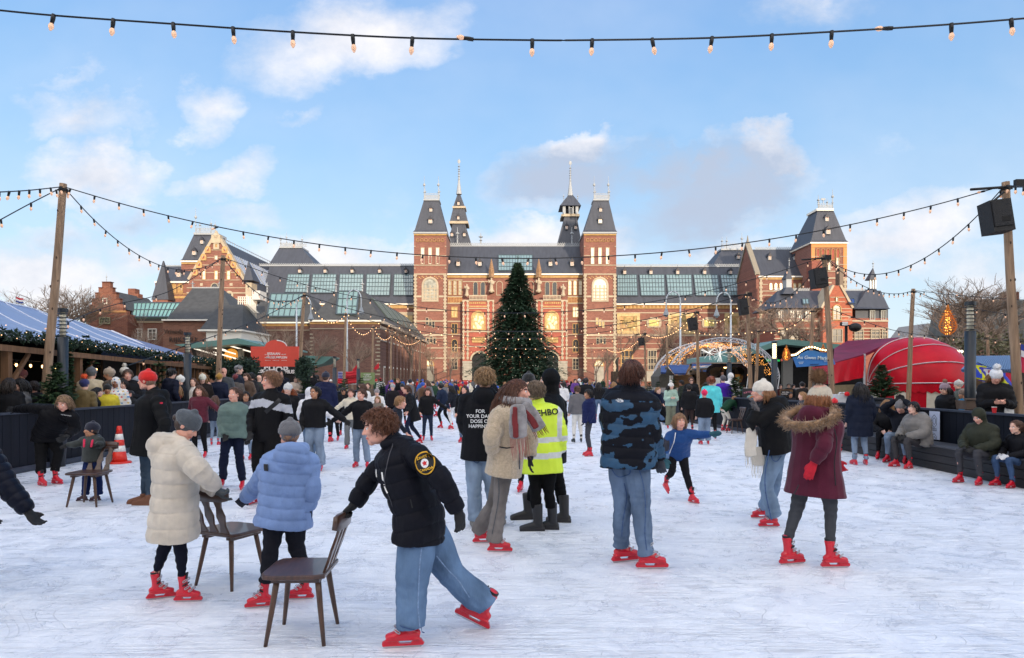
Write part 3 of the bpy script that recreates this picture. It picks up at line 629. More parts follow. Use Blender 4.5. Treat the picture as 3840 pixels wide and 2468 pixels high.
press(badge(.055, 0), pc, ax, az, YF, M((22, 22, 26), var=0), root, jo, 'badge_field', .010)
press(badge(.024, 0), pc, ax, az, YF, M((225, 225, 228), var=0), root, jo, 'badge_shield', .012)
lf = MB(); lf.add([(0, .017, 0), (.006, .008, 0), (.016, .008, 0), (.009, -.003, 0), (.010, -.014, 0), (0, -.009, 0), (-.010, -.014, 0), (-.009, -.003, 0), (-.016, .008, 0), (-.006, .008, 0)], [tuple(range(10))])
press(lf.mesh(), pc, ax, az, YF, M((200, 30, 40), var=0), root, jo, 'maple_leaf', .014)
seam('B', [(588, 850), (568, 960), (552, 1150), (548, 1300), (556, 1400)], 4.2, .0035, SML, root); seam('B', [(640, 1010), (700, 1100), (770, 1190), (830, 1290)], 4.2, .0035, SML, root); seam('B', [(618, 835), (620, 885), (650, 885), (655, 830)], 4.2, .003, SMD, root, name='pocket'); seam('B', [(440, 1378), (500, 1395), (585, 1420)], 4.2, .004, SMD, root, name='hem')
seam('B', [(398, 330), (385, 420), (368, 500), (362, 560), (400, 690)], 4.2, .003, M((70, 70, 76), var=0), root, 'jacket', 'zip'); seam('B', [(512, 640), (524, 690)], 4.2, .004, BLK, root, 'jacket', 'pocket')
GOLD = M((230, 178, 50), var=0)
stamp('ZAVETTI', .021, pc + az * .037, ax, az, GOLD, root, jo, off=.013, bold=.0006); stamp('CANADA', .021, pc - az * .037, ax, az, GOLD, root, jo, off=.013, bold=.0006)
for (x0, y0, x1, y1) in ((306, 478, 311, 522), (356, 482, 362, 560), (364, 566, 384, 604)):
  a, b = at('B', x0, y0, 4.25), at('B', x1, y1, 4.25); d = (b - a).normalized(); z = MB(); n_ = d.cross(YF) * .006
  z.add([tuple(v) for v in [(-.006, 0, 0), (.006, 0, 0), (.006, -(b - a).length / 2, 0), (.006, -(b - a).length, 0), (-.006, -(b - a).length, 0), (-.006, -(b - a).length / 2, 0)]], [(0, 1, 2, 5), (5, 2, 3, 4)])
  press(z.mesh(), a, d.cross(YF) * -1, -d, YF, M((245, 240, 230), rough=.3, var=0), root, jo, 'zip')
# 2 girl in the cream coat
J = pose_px('A', dict(yaw=18, s=.83, Y=5.24, head=(284, 345), hyaw=5, hpitch=-38, neck=(232, 425), pelvis=(215, 790), RS=(272, 500, -.13), RE=(352, 588, -.2), RW=(437, 668, -.05), LS=(190, 490, .14), LE=(330, 600, .2), LW=(440, 690, .18),
  LK=(155, 1010), RK=(250, 1010), LF=(128, 1254, 24), RF=(270, 1268, 4), ank=.2, Lcuff=-.02, Rcuff=-.02, Rcurl=.9, RD=(.7, 0, -.7), LD=(.7, 0, -.7)))
person('child in cream hooded puffer coat and grey wool hat, hands on a chair back', J, dict(jc=(205, 194, 178), bulk=1.55, puff=.014, quilt=.135, jl=.26, hemr=1.06, sleeve=1.55, legs=.85, tc=(22, 25, 38), hair='bun', hairc=(60, 42, 34), hat=1, hatc=(72, 78, 84), hatback=1, cuff=1, hoodsize=1.55, collar=1.6, skin='pink', glove=(70, 75, 78), vox=.0078, ribs=0))
# 3 boy in the light blue puffer
J = pose_px('A', dict(yaw=108, s=.81, Y=5.18, head=(818, 385), hyaw=130, neck=(836, 470), pelvis=(795, 800), LS=(728, 545), LE=(655, 655, .08), LW=(590, 722, .22), RS=(915, 540), RE=(938, 665, -.02), RW=(918, 785, .0),
  LK=(722, 985), RK=(855, 985), LF=(680, 1298, 196), RF=(895, 1255, 186), LD=(-.7, .3, -.65), ank=.24, Lcuff=.02, Rcuff=-.02))
root, jo, Hm, hs = person('child in light blue puffer jacket and grey beanie seen from behind', J, dict(jc=(118, 143, 188), bulk=1.5, puff=.016, quilt=.105, jl=.13, sleeve=1.45, legs=1.25, creas=1.7, tc=(28, 29, 36), hair='short', hairc=(150, 110, 80), hat=1, hatc=(100, 100, 104), hatz=-.012, hoodsize=1.5, collar=1.2, skin='pink', glove=(24, 26, 42), vox=.0078, ribs=60))
press(grid(.019, .026), at('A', 690, 567, 5), Vector((1, 0, 0)), Vector((0, 0, 1)), YF, BLK, root, jo, 'sleeve_label', .009)
# 4 sherpa jacket woman
J = pose_px('C', dict(yaw=2, s=.985, Y=6.75, head=(566, 232), hyaw=-6, neck=(520, 318), pelvis=(468, 730), RS=(432, 415, -.15), RE=(372, 560, -.24), RW=(392, 700, -.14), LS=(590, 410, .16), LE=(650, 560, .16), LW=(652, 700, .1),
  RK=(432, 1020), LK=(385, 1040, .2), RF=(410, 1385, -4), LF=(300, 1320, 8), ank=.16, Rcuff=.05, Lcuff=.05, RD=(.15, 0, -1), LD=(-.1, 0, -1)))
shm = M((196, 176, 148), rough=.95, var=.14, scale=45, bump=.9, bscale=90, sheen=.4)
root, jo, Hm, hs = person('woman with long brown hair in cream fleece jacket with plaid scarf', J, dict(jm=shm, bulk=1.42, jl=.14, sleeve=1.5, legs=1.15, flare=1.4, tc=(124, 126, 130), denim=1, glove=(40, 40, 44), hair='long', hairc=(92, 56, 38), hlen=.42, hood='none', skin='pink', comb=(0, -.55, -.8), vox=.0085))
seam('C', [(405, 795), (424, 930), (415, 1060), (372, 1290)], 6.5, .005, SMG, root); seam('C', [(575, 620), (576, 800)], 6.5, .006, SMG, root, 'jacket', 'zip')
sc = MB(); nk = J['neck']; s_ = .98
PL = M((150, 146, 146), rough=.95, var=.3, scale=14, bump=.4, bscale=70, sheen=.3); PR = M((122, 44, 46), rough=.95, var=.35, scale=9, bump=.4, bscale=70)
sc.loft([nk + Vector((-.06, -.1, .04)), nk + Vector((.06, -.12, .02)), nk + Vector((.14, -.02, .0)), nk + Vector((.08, .1, .05)), nk + Vector((-.05, .1, .06)), nk + Vector((-.09, 0, .05)), nk + Vector((-.06, -.1, .04))], [.05, .06, .065, .05, .045, .05, .05])
so_ = link('scarf', solid(sc, .011, 2), PL, root, True)
def hang(win, pts, Y, wid, th, mat, name, parent, fr=0, frm=None):
  t = MB(); P = [at(win, x, y, Y) for x, y in pts]; t.loft(P, [(wid * (1 if i else .8), th) for i in range(len(P))], side=(1, 0, 0), n=10); o = link(name, solid(t, .01, 2), mat, parent, True)
  if fr:
    f = MB(); d = (P[-1] - P[-2]).normalized(); sd = d.cross(Vector((0, 1, 0)))
    for i in range(14):
      a = P[-1] + sd * wid * (i / 6.5 - 1) * .9; f.loft([a - d * .02, a + d * fr * .6 + Vector((random.uniform(-.01, .01), 0, 0)), a + d * fr + Vector((random.uniform(-.02, .02), 0, 0))], [.003, .0028, .001], n=4, sub=1, cap='flat')
    f.build('fringe', frm or mat, o, fix=False)
  return o
hang('C', [(560, 330), (565, 420), (562, 500), (568, 555)], 6.42, .088, .018, PL, 'scarf_end', root, .22, M((170, 110, 100), rough=.9))
hang('C', [(541, 345), (541, 430), (545, 500), (548, 558)], 6.39, .03, .012, PR, 'scarf_stripe', root)
hang('C', [(600, 330), (650, 385), (690, 450), (715, 495)], 6.5, .075, .02, PL, 'scarf_end', root, .08, PR); hang('C', [(612, 370), (660, 430), (695, 488)], 6.44, .034, .012, PR, 'scarf_stripe', root)
pk = MB(); pk.add([(-.07, .004, 0), (0, -.008, 0), (.07, 0, 0), (.07, .012, 0), (0, .004, 0), (-.07, .018, 0)], [(0, 1, 4, 5), (1, 2, 3, 4)])
press(pk.mesh(), at('C', 482, 636, 6.5), Vector((1, 0, 0)), Vector((0, 0, 1)), YF, BLK, root, jo, 'pocket')
# 5 man with the slogan jacket
J = pose_px('C', dict(yaw=88, s=1.0, Y=7.91, head=(325, 135), neck=(318, 235), pelvis=(295, 650), LS=(192, 300), LE=(165, 450, .05), LW=(212, 560, .02), RS=(440, 300), RE=(470, 450), RW=(430, 570, .02),
  LK=(248, 950), RK=(380, 950), LF=(252, 1207, 100), RF=(432, 1200, 80), ank=.11, Lcuff=.03, Rcuff=.03))
root, jo, Hm, hs = person('tall blond man from behind in black jacket with white slogan and light jeans', J, dict(jc=(18, 19, 24), bulk=1.34, jl=.11, sleeve=1.45, legs=1.3, flare=1.2, tc=(138, 168, 206), denim=1, hair='messy', hairc=(160, 128, 92), comb=(0, .2, .5), hoodsize=1.25, collar=1.1, pockets=1, foot='shoe', footm=M((120, 116, 112)), vox=.0095))
for k, t in enumerate(('FOR', 'YOUR DAILY', 'DOSE OF', 'HAPPINESS')):
  stamp(t, .056, at('C', 287, 375 + 37 * k, 7.6), (1, 0, 0), (0, 0, 1), WHITE, root, jo, off=.01, bold=.0005)
seam('C', [(228, 705), (230, 740), (262, 760), (285, 735), (285, 702)], 7.6, .004, SMD, root, name='pocket')
# 6 first-aider
J = pose_px('C', dict(yaw=78, s=.95, Y=7.75, head=(690, 228), hyaw=95, neck=(712, 318), pelvis=(735, 740), LS=(640, 390), LE=(622, 540), LW=(630, 680), RS=(822, 380), RE=(868, 520), RW=(872, 665, .03),
  LK=(690, 950), RK=(785, 945), LF=(690, 1232, 182), RF=(795, 1222, 176), ank=.16, Lcuff=-.1, Rcuff=-.1))
HV = M((214, 240, 60), rough=.5, var=.04, bump=.1); REF = M((205, 208, 205), rough=.35, var=.08, scale=30)
root, jo, Hm, hs = person('grey-haired first-aider in yellow high-visibility jacket seen from behind', J, dict(jm=HV, smats=[REF], stripe=lambda l, c: ((np.abs(l[:, 2] - .135) < .05) | (np.abs(l[:, 2] - .40) < .045) | ((np.abs(l[:, 0] + .215) < .026) & (l[:, 2] > .42) & (l[:, 2] < .95))), bulk=1.45, jl=.12, sleeve=1.5, legs=1.15, tc=(16, 16, 18), hair='curly', hairc=(122, 104, 86), hpuff=1.04, hood='none', collar=1.4, pockets=1, foot='boot', footm=M((34, 34, 37), rough=.5, bump=.1), vox=.0095))
stamp('EHBO', .094, at('C', 783, 386, 7.4), Vector((1, 0, .10)), Vector((-.10, 0, 1)), M((16, 16, 18), var=0), root, jo, off=.012, bold=.0025)
# 7 hooded man
J = pose_px('C', dict(yaw=170, s=1.01, Y=8.3, head=(785, 150), hyaw=172, neck=(800, 245), pelvis=(805, 660), LS=(770, 320), LE=(760, 480), LW=(750, 600), RS=(860, 320), RE=(880, 480), RW=(872, 610),
  LK=(700, 880), RK=(860, 900), LF=(620, 1150, 190), RF=(880, 1170, 172), ank=.16, Lcuff=-.08, Rcuff=-.06))
person('tall man in black coat with hood up behind the first-aider', J, dict(jc=(15, 16, 19), bulk=1.35, jl=.14, hood='up', legs=1.15, tc=(17, 17, 19), pockets=1, foot='boot', footm=M((44, 42, 42), rough=.5), vox=.0095))
# 8 man in the blue-black mountain puffer
def camo(l, c):
  n1 = fnoise(c * np.array([1, 1, 1.6]), 9, 5, 4); n2 = fnoise(c * np.array([1, 1, 2.2]), 16, 8, 3)
  band = np.sin(c[:, 2] * 21 + 3.6 * n1 + 1.3 * n2 + .8 * fnoise(c, 45, 3, 2) + 6 * l[:, 0]); on = (band > .05) & (l[:, 2] < .84); return on.astype(int)
J = pose_px('D', dict(yaw=62, s=1.01, Y=6.25, head=(382, 178), hyaw=48, neck=(372, 275), pelvis=(352, 690), LS=(255, 335), LE=(225, 480, .1), LW=(260, 600, .25), RS=(455, 350), RE=(505, 540), RW=(552, 718, .05),
  LK=(318, 1010), RK=(432, 1030), LF=(316, 1382, 18), RF=(480, 1426, 2), ank=.17, Lcuff=.03, Rcuff=.05, RD=(.15, .1, -1), down=(-.03, 0, 1)))
root, jo, Hm, hs = person('man in black puffer jacket with blue mountain pattern and jeans, seen from behind', J, dict(jc=(20, 22, 30), smats=[M((28, 72, 104), rough=.6, var=.2, scale=14, bump=.15)], stripe=camo, bulk=1.5, puff=.018, quilt=.10, jl=.12, sleeve=1.4, legs=1.36, flare=1.12, tc=(104, 132, 172), denim=1, creas=1.3, glove=(62, 66, 74), hair='short', hairc=(82, 46, 32), hpuff=1.04, hood='none', collar=1.7, skin='pink', vox=.008, comb=(0, .1, -.8), fscale=.8))
for k, t in enumerate(('THE', 'NORTH', 'FACE')): stamp(t, .016, at('D', 318, 343 + 8 * k, 5.9), Vector((1, 0, -.13)), Vector((.13, 0, 1)), WHITE, root, jo, off=.009, align='RIGHT' if 0 else 'CENTER', bold=.0004)
q = MB(); q.add([(.0, -.012, 0), (.02, -.012, 0), (.02, 0, 0), (.016, .007, 0), (.008, .011, 0), (0, .012, 0)], [(0, 1, 2, 3, 4, 5)]); press(q.mesh(), at('D', 329, 351, 5.9), Vector((1, 0, -.13)).normalized(), Vector((.13, 0, 1)).normalized(), YF, WHITE, root, jo, 'emblem', .009)
seam('D', [(245, 765), (300, 850), (345, 852), (380, 828), (378, 765)], 6, .004, SMD, root, name='pocket'); seam('D', [(430, 780), (462, 900), (478, 1050), (470, 1200), (482, 1320)], 6, .004, SMD, root); seam('D', [(352, 900), (372, 1000), (350, 1150), (345, 1270)], 6, .004, SMD, root)
# 9 child in the blue jacket, skating towards the camera
def bluekid(l, c): return np.where((np.abs(l[:, 0]) > .19) & (l[:, 2] > .62) & (l[:, 2] < .9), 1, np.where((np.abs(l[:, 0]) > .17) & (l[:, 2] > .3) & (l[:, 2] <= .55), 2, 0))
J = pose_px('D', dict(yaw=-88, s=.82, Y=9.5, head=(686, 478), hyaw=-86, hpitch=-6, neck=(684, 548, .05), pelvis=(668, 678, .25), RS=(625, 572, .05), RE=(588, 650), RW=(594, 722, -.05), LS=(745, 562, .05), LE=(818, 568), LW=(882, 560, -.1),
  RK=(634, 800, .1), LK=(722, 810), RF=(588, 925, -80, .02, -25), LF=(764, 1003, -62), RD=(.1, -.2, -1), LD=(1, -.2, .1), ank=.17, Lcuff=.02, Rcuff=-.01, hup=(-.05, .15, 1)))
J['RF'] = at('D', 588, 925, 9.75); J['RA'] = at('D', 596, 850, 9.8)
root, jo, Hm, hs = person('long-haired child in blue zip jacket skating towards the camera, one arm out', J, dict(jc=(34, 72, 128), smats=[M((30, 34, 50)), M((94, 124, 162))], stripe=bluekid, bulk=1.3, jl=.06, sleeve=1.3, legs=1.05, tc=(26, 26, 30), glove=(36, 84, 96), mitt=True, hair='bob', hairc=(142, 108, 78), hlen=.15, hback=False, sweep=(.9, 0, -.3), hpuff=1, skin='pink', vox=.010, puff=.006, hoodsize=1.1))
z = MB(); z.loft([at('D', 648, 540, 9.2), at('D', 686, 565, 9.17), at('D', 683, 610, 9.17), at('D', 660, 668, 9.22), at('D', 658, 694, 9.28)], [.006] * 5, n=6); 
zm = MB(); L_ = .30; zm.add([(x, y, 0) for y in [0, -.05, -.1, -.15, -.2, -.25, -.3, -.36] for x in (-.006, .006)], [(2 * i, 2 * i + 1, 2 * i + 3, 2 * i + 2) for i in range(7)])
press(zm.mesh(), at('D', 688, 562, 9.2), Vector((1, 0, .12)).normalized(), Vector((.16, 0, 1)).normalized(), YF, WHITE, root, jo, 'zip', .008)
# 10 woman in white beanie
J = pose_px('E', dict(yaw=165, s=.96, Y=7.9, head=(372, 215), hyaw=168, neck=(425, 285), pelvis=(470, 600), LS=(478, 350), LE=(318, 440, -.15), LW=(340, 345, -.15), RS=(400, 340), RE=(300, 430), RW=(322, 335),
  LK=(405, 860), RK=(458, 850), LF=(440, 1135, 180), RF=(385, 1076, 176), ank=.17, Lcuff=.04, Rcuff=.03, LD=(-.2, 0, 1), RD=(-.2, 0, 1), down=(-.15, 0, 1)))
root, jo, Hm, hs = person('woman in cream beanie, short black jacket and light jeans with hands at her mouth', J, dict(jc=(20, 20, 22), bulk=1.45, jl=.05, sleeve=1.5, legs=1.3, flare=1.35, tc=(124, 156, 196), denim=1, glove=(96, 92, 92), hair='long', hlen=.13, hairc=(150, 106, 70), hat=1, hatc=(222, 214, 200), hatz=-.004, hoodsize=1.35, collar=1.3, skin='pink', vox=.0095, puff=.006, quilt=.2, ribs=0))
seam('E', [(425, 612), (398, 760), (400, 900), (440, 1090)], 7.6, .006, SMD, root); seam('E', [(482, 605), (478, 680), (508, 698), (540, 660)], 7.6, .004, SMD, root, name='pocket')
hang('E', [(300, 470), (302, 540), (296, 600), (300, 650)], 7.75, .07, .02, M((214, 206, 192), rough=.95, bump=.3), 'scarf_end', root, .14)
hang('E', [(345, 600), (352, 660), (350, 710)], 7.85, .08, .02, M((214, 206, 192), rough=.95, bump=.3), 'scarf_end', root, .16)
# 11 woman in the maroon parka
J = pose_px('E', dict(yaw=38, s=.965, Y=6.25, head=(778, 248), hyaw=30, neck=(758, 352), pelvis=(735, 700), RS=(800, 430, -.12), RE=(802, 570, -.26), RW=(728, 700, -.22), LS=(668, 425, .12), LE=(800, 610, .3), LW=(872, 680, .22),
  RK=(842, 1005), LK=(612, 1010), RF=(850, 1412, 4), LF=(560, 1388, 14), RD=(-.45, 0, -1), LD=(.5, 0, -.85), ank=.2, Rcuff=-.02, Lcuff=-.02, down=(.02, 0, 1), Rcurl=.2))
MR = (84, 30, 48)
root, jo, Hm, hs = person('woman in maroon parka with fur-trimmed hood and cream pompom hat', J, dict(jc=MR, jrough=.8, bulk=1.36, jl=.30, hemr=1.2, sleeve=1.3, legs=1.0, tc=(70, 72, 76), creas=1.3, glove=(190, 14, 40), hair='long', hlen=.12, hairc=(150, 96, 60), hat='pom', hatc=(196, 184, 164), pomc=(104, 74, 48), pomr=.082, pomat=(0, -.03, .18), hatz=-.03, hood='down', hoodsize=1.25, vox=.008, ribs=26, fscale=.76))
f = MB(); rs = random.Random(4); nk = J['neck']; lat = Vector((-J['fwd'].y, J['fwd'].x, 0)); fwd = J['fwd']
C_ = nk - fwd * .10 + Vector((-.03, 0, -.06)); ctrl = []
for i in range(90):
  a = 2 * math.pi * i / 90; c = C_ + lat * math.cos(a) * .215 + fwd * math.sin(a) * .16 + Vector((0, 0, .075 * math.sin(a) + .02)); ctrl.append(c)
f.loft(ctrl + [ctrl[0]], [.038] * 91, n=7, sub=1)
for i in range(2600):
  c = ctrl[rs.randrange(90)]; v = Vector((rs.gauss(0, 1), rs.gauss(0, 1), rs.gauss(0, 1))).normalized(); o_ = (c - C_).normalized(); v = (v + o_ * .7 - Vector((0, 0, .25))).normalized(); c = c + Vector((rs.gauss(0, .012), rs.gauss(0, .012), rs.gauss(0, .012)))
  f.loft([c + v * .02, c + v * rs.uniform(.045, .075) + Vector((rs.gauss(0, .01), 0, rs.gauss(0, .01)))], [.0032, .0006], n=3, sub=1, cap='flat')
f.build('fur_trim', M((150, 118, 86), rough=.95, var=.5, scale=26, sheen=.3), root, True, fix=False)
c = MB(); c.loft([at('E', 868, 470, 5.95), at('E', 884, 560, 5.95), at('E', 868, 700, 5.95), at('E', 876, 850, 6.0)], [.005] * 4, n=5); c.loft([at('E', 625, 850, 6.0), at('E', 605, 890, 6.0), at('E', 575, 935, 6.0)], [.005] * 3, n=5)
c.build('drawstring', BLK, root, True)
# 12 man with the red beanie
J = pose_px('A', dict(yaw=178, s=1.02, Y=9.4, head=(70, 108), hyaw=180, neck=(115, 175), pelvis=(85, 430), LS=(130, 222), LE=(165, 345, -.3), LW=(130, 440, -.25), RS=(70, 220), RE=(40, 340), RW=(40, 430),
  LK=(65, 590), RK=(92, 600), LF=(48, 754, 184), RF=(72, 762, 178), ank=.11, Lcuff=.01, Rcuff=.01))
root, jo, Hm, hs = person('stout man in bright red beanie and long black coat facing left', J, dict(jc=(20, 21, 23), bulk=1.55, jl=.17, sleeve=1.45, legs=1.0, tc=(58, 78, 100), denim=1, pockets=1, hair='short', hairc=(130, 100, 80), hat=1, hatc=(206, 20, 14), skin='pink', foot='shoe', footm=M((110, 70, 48)), collar=1.5, vox=.011, ribs=0, hoodsize=1.15))
press(grid(.02, .011), at('A', 148, 226, 9), Vector((1, 0, 0)), Vector((0, 0, 1)), YF, M((200, 30, 60), var=0), root, jo, 'sleeve_label')
# 13 girl in the sage puffer
J = pose_px('H', dict(yaw=-80, s=.90, Y=10.6, head=(1076, 400), hyaw=-102, neck=(1085, 505), pelvis=(1068, 800), RS=(980, 565), RE=(945, 700), RW=(975, 830, -.15), LS=(1185, 565), LE=(1222, 710), LW=(1222, 840),
  RK=(975, 1030, -.1), LK=(1130, 1050), RF=(955, 1385, -72), LF=(1165, 1412, -78), ank=.17))
root, jo, Hm, hs = person('girl in sage green puffer jacket and navy trousers with hair tied back', J, dict(jc=(96, 116, 110), bulk=1.4, puff=.010, quilt=.12, jl=.09, sleeve=1.4, legs=1.3, creas=1.4, tc=(24, 30, 50), glove=(20, 20, 22), hair='bun', hairc=(84, 60, 46), skin='pink', vox=.011))
# 14 young man in the striped sweater
def stripe(l, c): k = l[:, 2] - np.abs(l[:, 0]) * 0 - .12 * (l[:, 0] > .0) * 0; h = l[:, 2] + .35 * np.minimum(np.abs(l[:, 0]), .3); return ((h > .66) & (h < .84)).astype(int)
J = pose_px('H', dict(yaw=-100, s=1.04, Y=9.4, head=(1465, 252), hyaw=-140, neck=(1478, 365), pelvis=(1440, 840), RS=(1335, 440), RE=(1265, 640), RW=(1250, 815, -.15), LS=(1610, 450), LE=(1660, 610), LW=(1640, 780),
  RK=(1345, 1130, -.1), LK=(1500, 1130), RF=(1390, 1560, -100), LF=(1430, 1622, -45, .03, 20), ank=.17))
J['RF'] = at('H', 1300, 1560, 9.4); J['RF'].z = 0
root, jo, Hm, hs = person('tall young man with wavy hair in black sweater with a pale grey chest stripe', J, dict(jc=(18, 18, 21), smats=[M((176, 178, 186), rough=.9)], stripe=stripe, bulk=1.12, jl=.07, sleeve=1.15, legs=1.5, tc=(19, 19, 21), creas=1.2, glove=(18, 18, 20), hair='curly', hairc=(142, 104, 76), hpuff=1.08, hood='none', collar=.9, skin='pink', vox=.010))
seam('H', [(1490, 455), (1450, 500), (1400, 545), (1340, 600)], 9, .028, M((26, 26, 30), rough=.4, var=0), root, 'jacket', 'strap')
# 15 skater reaching into the frame at the far left
P_ = lambda x, y, Y=5.4: at('G', x, y, Y)
J = dict(s=.98, fwd=yawv(-10), hfwd=yawv(-10), head=P_(-330, 420), neck=P_(-330, 640), pelvis=P_(-460, 1330), LS=P_(-300, 850, 5.7), LE=P_(-180, 1200, 5.8), LW=P_(-100, 1420, 5.8), RS=P_(-110, 920), RE=P_(95, 1230), RW=P_(262, 1440),
  LF=Vector((-5.6, 5.7, 0)), RF=Vector((-5.1, 5.2, 0)), Lyaw=-10, Ryaw=-10, RD=Vector((.6, 0, -.75)), LD=Vector((.4, 0, -1)))
for q in 'LR': J[q + 'H'] = J['pelvis'] + Vector((0, .1 if q == 'L' else -.1, -.03)); J[q + 'A'] = J[q + 'F'] + Vector((0, 0, .17)); J[q + 'K'] = (J[q + 'H'] + J[q + 'A']) / 2 + Vector((.08, 0, 0))
person('skater leaning in at the left edge, only a navy puffer sleeve and glove showing', J, dict(jc=(16, 20, 34), jrough=.4, bulk=1.35, puff=.016, quilt=.075, sleeve=1.35, glove=(22, 22, 26), hair='short', vox=.009))
# 16 youth in the black puffer by the boards
J = pose_px('G', dict(yaw=-75, s=.98, Y=11, head=(590, 428), hyaw=-88, hpitch=-25, neck=(575, 505, .1), pelvis=(440, 730, .4), RS=(455, 490, .1), RE=(290, 475, .2), RW=(150, 485, .4), LS=(680, 560), LE=(700, 665, .1), LW=(625, 735, -.1),
  RK=(385, 900, .2), LK=(545, 880), RF=(385, 1200, -30), LF=(520, 1182, -20), ank=.2, Lcuff=-.02, Rcuff=-.02, RD=(-1, .2, 0), LD=(-.8, -.3, -.5), down=(-.3, .1, 1)))
root, jo, Hm, hs = person('youth with parted fair hair in black puffer jacket leaning on the left boards', J, dict(jc=(17, 17, 21), bulk=1.45, puff=.014, quilt=.11, jl=.08, sleeve=1.4, legs=1.35, tc=(18, 18, 20), glove=(18, 20, 24), hair='bob', hlen=.16, hback=False, hairc=(132, 104, 76), skin='pink', hood='none', collar=1.6, vox=.012))
stamp('THE NORTH FACE', .02, at('G', 620, 540, 10.6), (1, 0, -.15), (.15, 0, 1), WHITE, root, jo, off=.012)
# 17 toddler behind a chair
J = pose_px('G', dict(yaw=-110, s=.60, Y=9.62, hs=.80, head=(852, 676), hyaw=-145, neck=(862, 742), pelvis=(862, 960), RS=(790, 775), RE=(705, 810, -.1), RW=(625, 815, -.12), LS=(925, 775), LE=(945, 805), LW=(905, 822, -.15),
  RK=(810, 1090), LK=(905, 1090), RF=(780, 1338, -150), LF=(900, 1338, -150), ank=.17, RD=(-.8, -.3, -.5), LD=(-.8, -.3, -.2)))
root, jo, Hm, hs = person('toddler in navy beanie, olive jacket and blue dungarees behind a chair', J, dict(jc=(58, 62, 60), bulk=1.5, jl=.02, sleeve=1.55, legs=1.75, tc=(28, 42, 84), glove=(20, 20, 22), hair='short', hairc=(50, 36, 28), hat=1, hatc=(26, 28, 46), skin='tan', hood='down', hoodsize=1.3, vox=.010, footm=M((60, 30, 44), rough=.4)))
b = MB(); b.loft([at('G', 785, 770, 9.35), at('G', 782, 830, 9.33)], [.014, .014]); b.loft([at('G', 862, 775, 9.35), at('G', 850, 830, 9.33)], [.014, .014]); b.build('braces', M((215, 40, 80), var=0), root, True)
# ---------------------------------------------------------------- the museum and the houses round the square
def brick(c, c2, sc=1.0, band=None, name='b'):
  key = ('brick', c, c2, sc, band)
  if key in MC: return MC[key]
  m = bpy.data.materials.new('mat_brick'); m.use_nodes = True; nt = m.node_tree; N = nt.nodes; L = nt.links; b = N['Principled BSDF']; b.inputs['Roughness'].default_value = .9
  tc = N.new('ShaderNodeTexCoord'); mp = N.new('ShaderNodeMapping'); L.new(tc.outputs['Object'], mp.inputs[0]); mp.inputs['Rotation'].default_value = (R(90), 0, 0)
  br = N.new('ShaderNodeTexBrick'); L.new(mp.outputs[0], br.inputs['Vector']); br.inputs['Scale'].default_value = sc; br.inputs['Color1'].default_value = lin(c) + (1,); br.inputs['Color2'].default_value = lin(c2) + (1,)
  br.inputs['Mortar'].default_value = tuple(v * .8 + .08 for v in lin(c)) + (1,); br.inputs['Mortar Size'].default_value = .012; br.inputs['Brick Width'].default_value = .6; br.inputs['Row Height'].default_value = .2; br.inputs['Bias'].default_value = 0
  n = N.new('ShaderNodeTexNoise'); n.inputs['Scale'].default_value = .35; n.inputs['Detail'].default_value = 6; L.new(tc.outputs['Object'], n.inputs['Vector'])
  mr = N.new('ShaderNodeMapRange'); L.new(n.outputs[0], mr.inputs[0]); mr.inputs[3].default_value = .72; mr.inputs[4].default_value = 1.25
  mx = N.new('ShaderNodeVectorMath'); mx.operation = 'SCALE'; L.new(br.outputs[0], mx.inputs[0]); L.new(mr.outputs[0], mx.inputs['Scale']); L.new(mx.outputs[0], b.inputs['Base Color'])
  MC[key] = m; return m
BRK = brick((134, 88, 74), (112, 72, 62)); RED = M((150, 82, 68), rough=.85, var=.15, scale=1.2); STO = M((168, 156, 136), rough=.85, var=.14, scale=.7); GRS = M((150, 146, 136), rough=.9, var=.15, scale=.8)
GLD = M((172, 140, 92), rough=.8, var=.22, scale=1.6); SLT = M((60, 64, 74), rough=.55, var=.16, scale=.5, stretch=(3, 1, .25)); SLD = M((42, 45, 56), rough=.6, var=.2, scale=.6)
LEAD = M((150, 156, 162), rough=.6, var=.1); GLR = M((112, 138, 146), rough=.22, var=.12, scale=.35, spec=.8); BAR = M((60, 72, 80), rough=.5, var=0); WHT = M((225, 222, 212), rough=.6, var=.06)
GDK = M((46, 48, 52), rough=.15, var=.3, scale=.6, spec=.8); GLARE = M((222, 214, 190), rough=.25, var=.1, scale=.5); MOS = M((190, 168, 120), rough=.85, var=.35, scale=2.2); CHV = M((216, 206, 192), rough=.8, var=.05); CHR = M((120, 40, 36), var=.05)  # bright panes: the sun's reflection is put into the glass colour
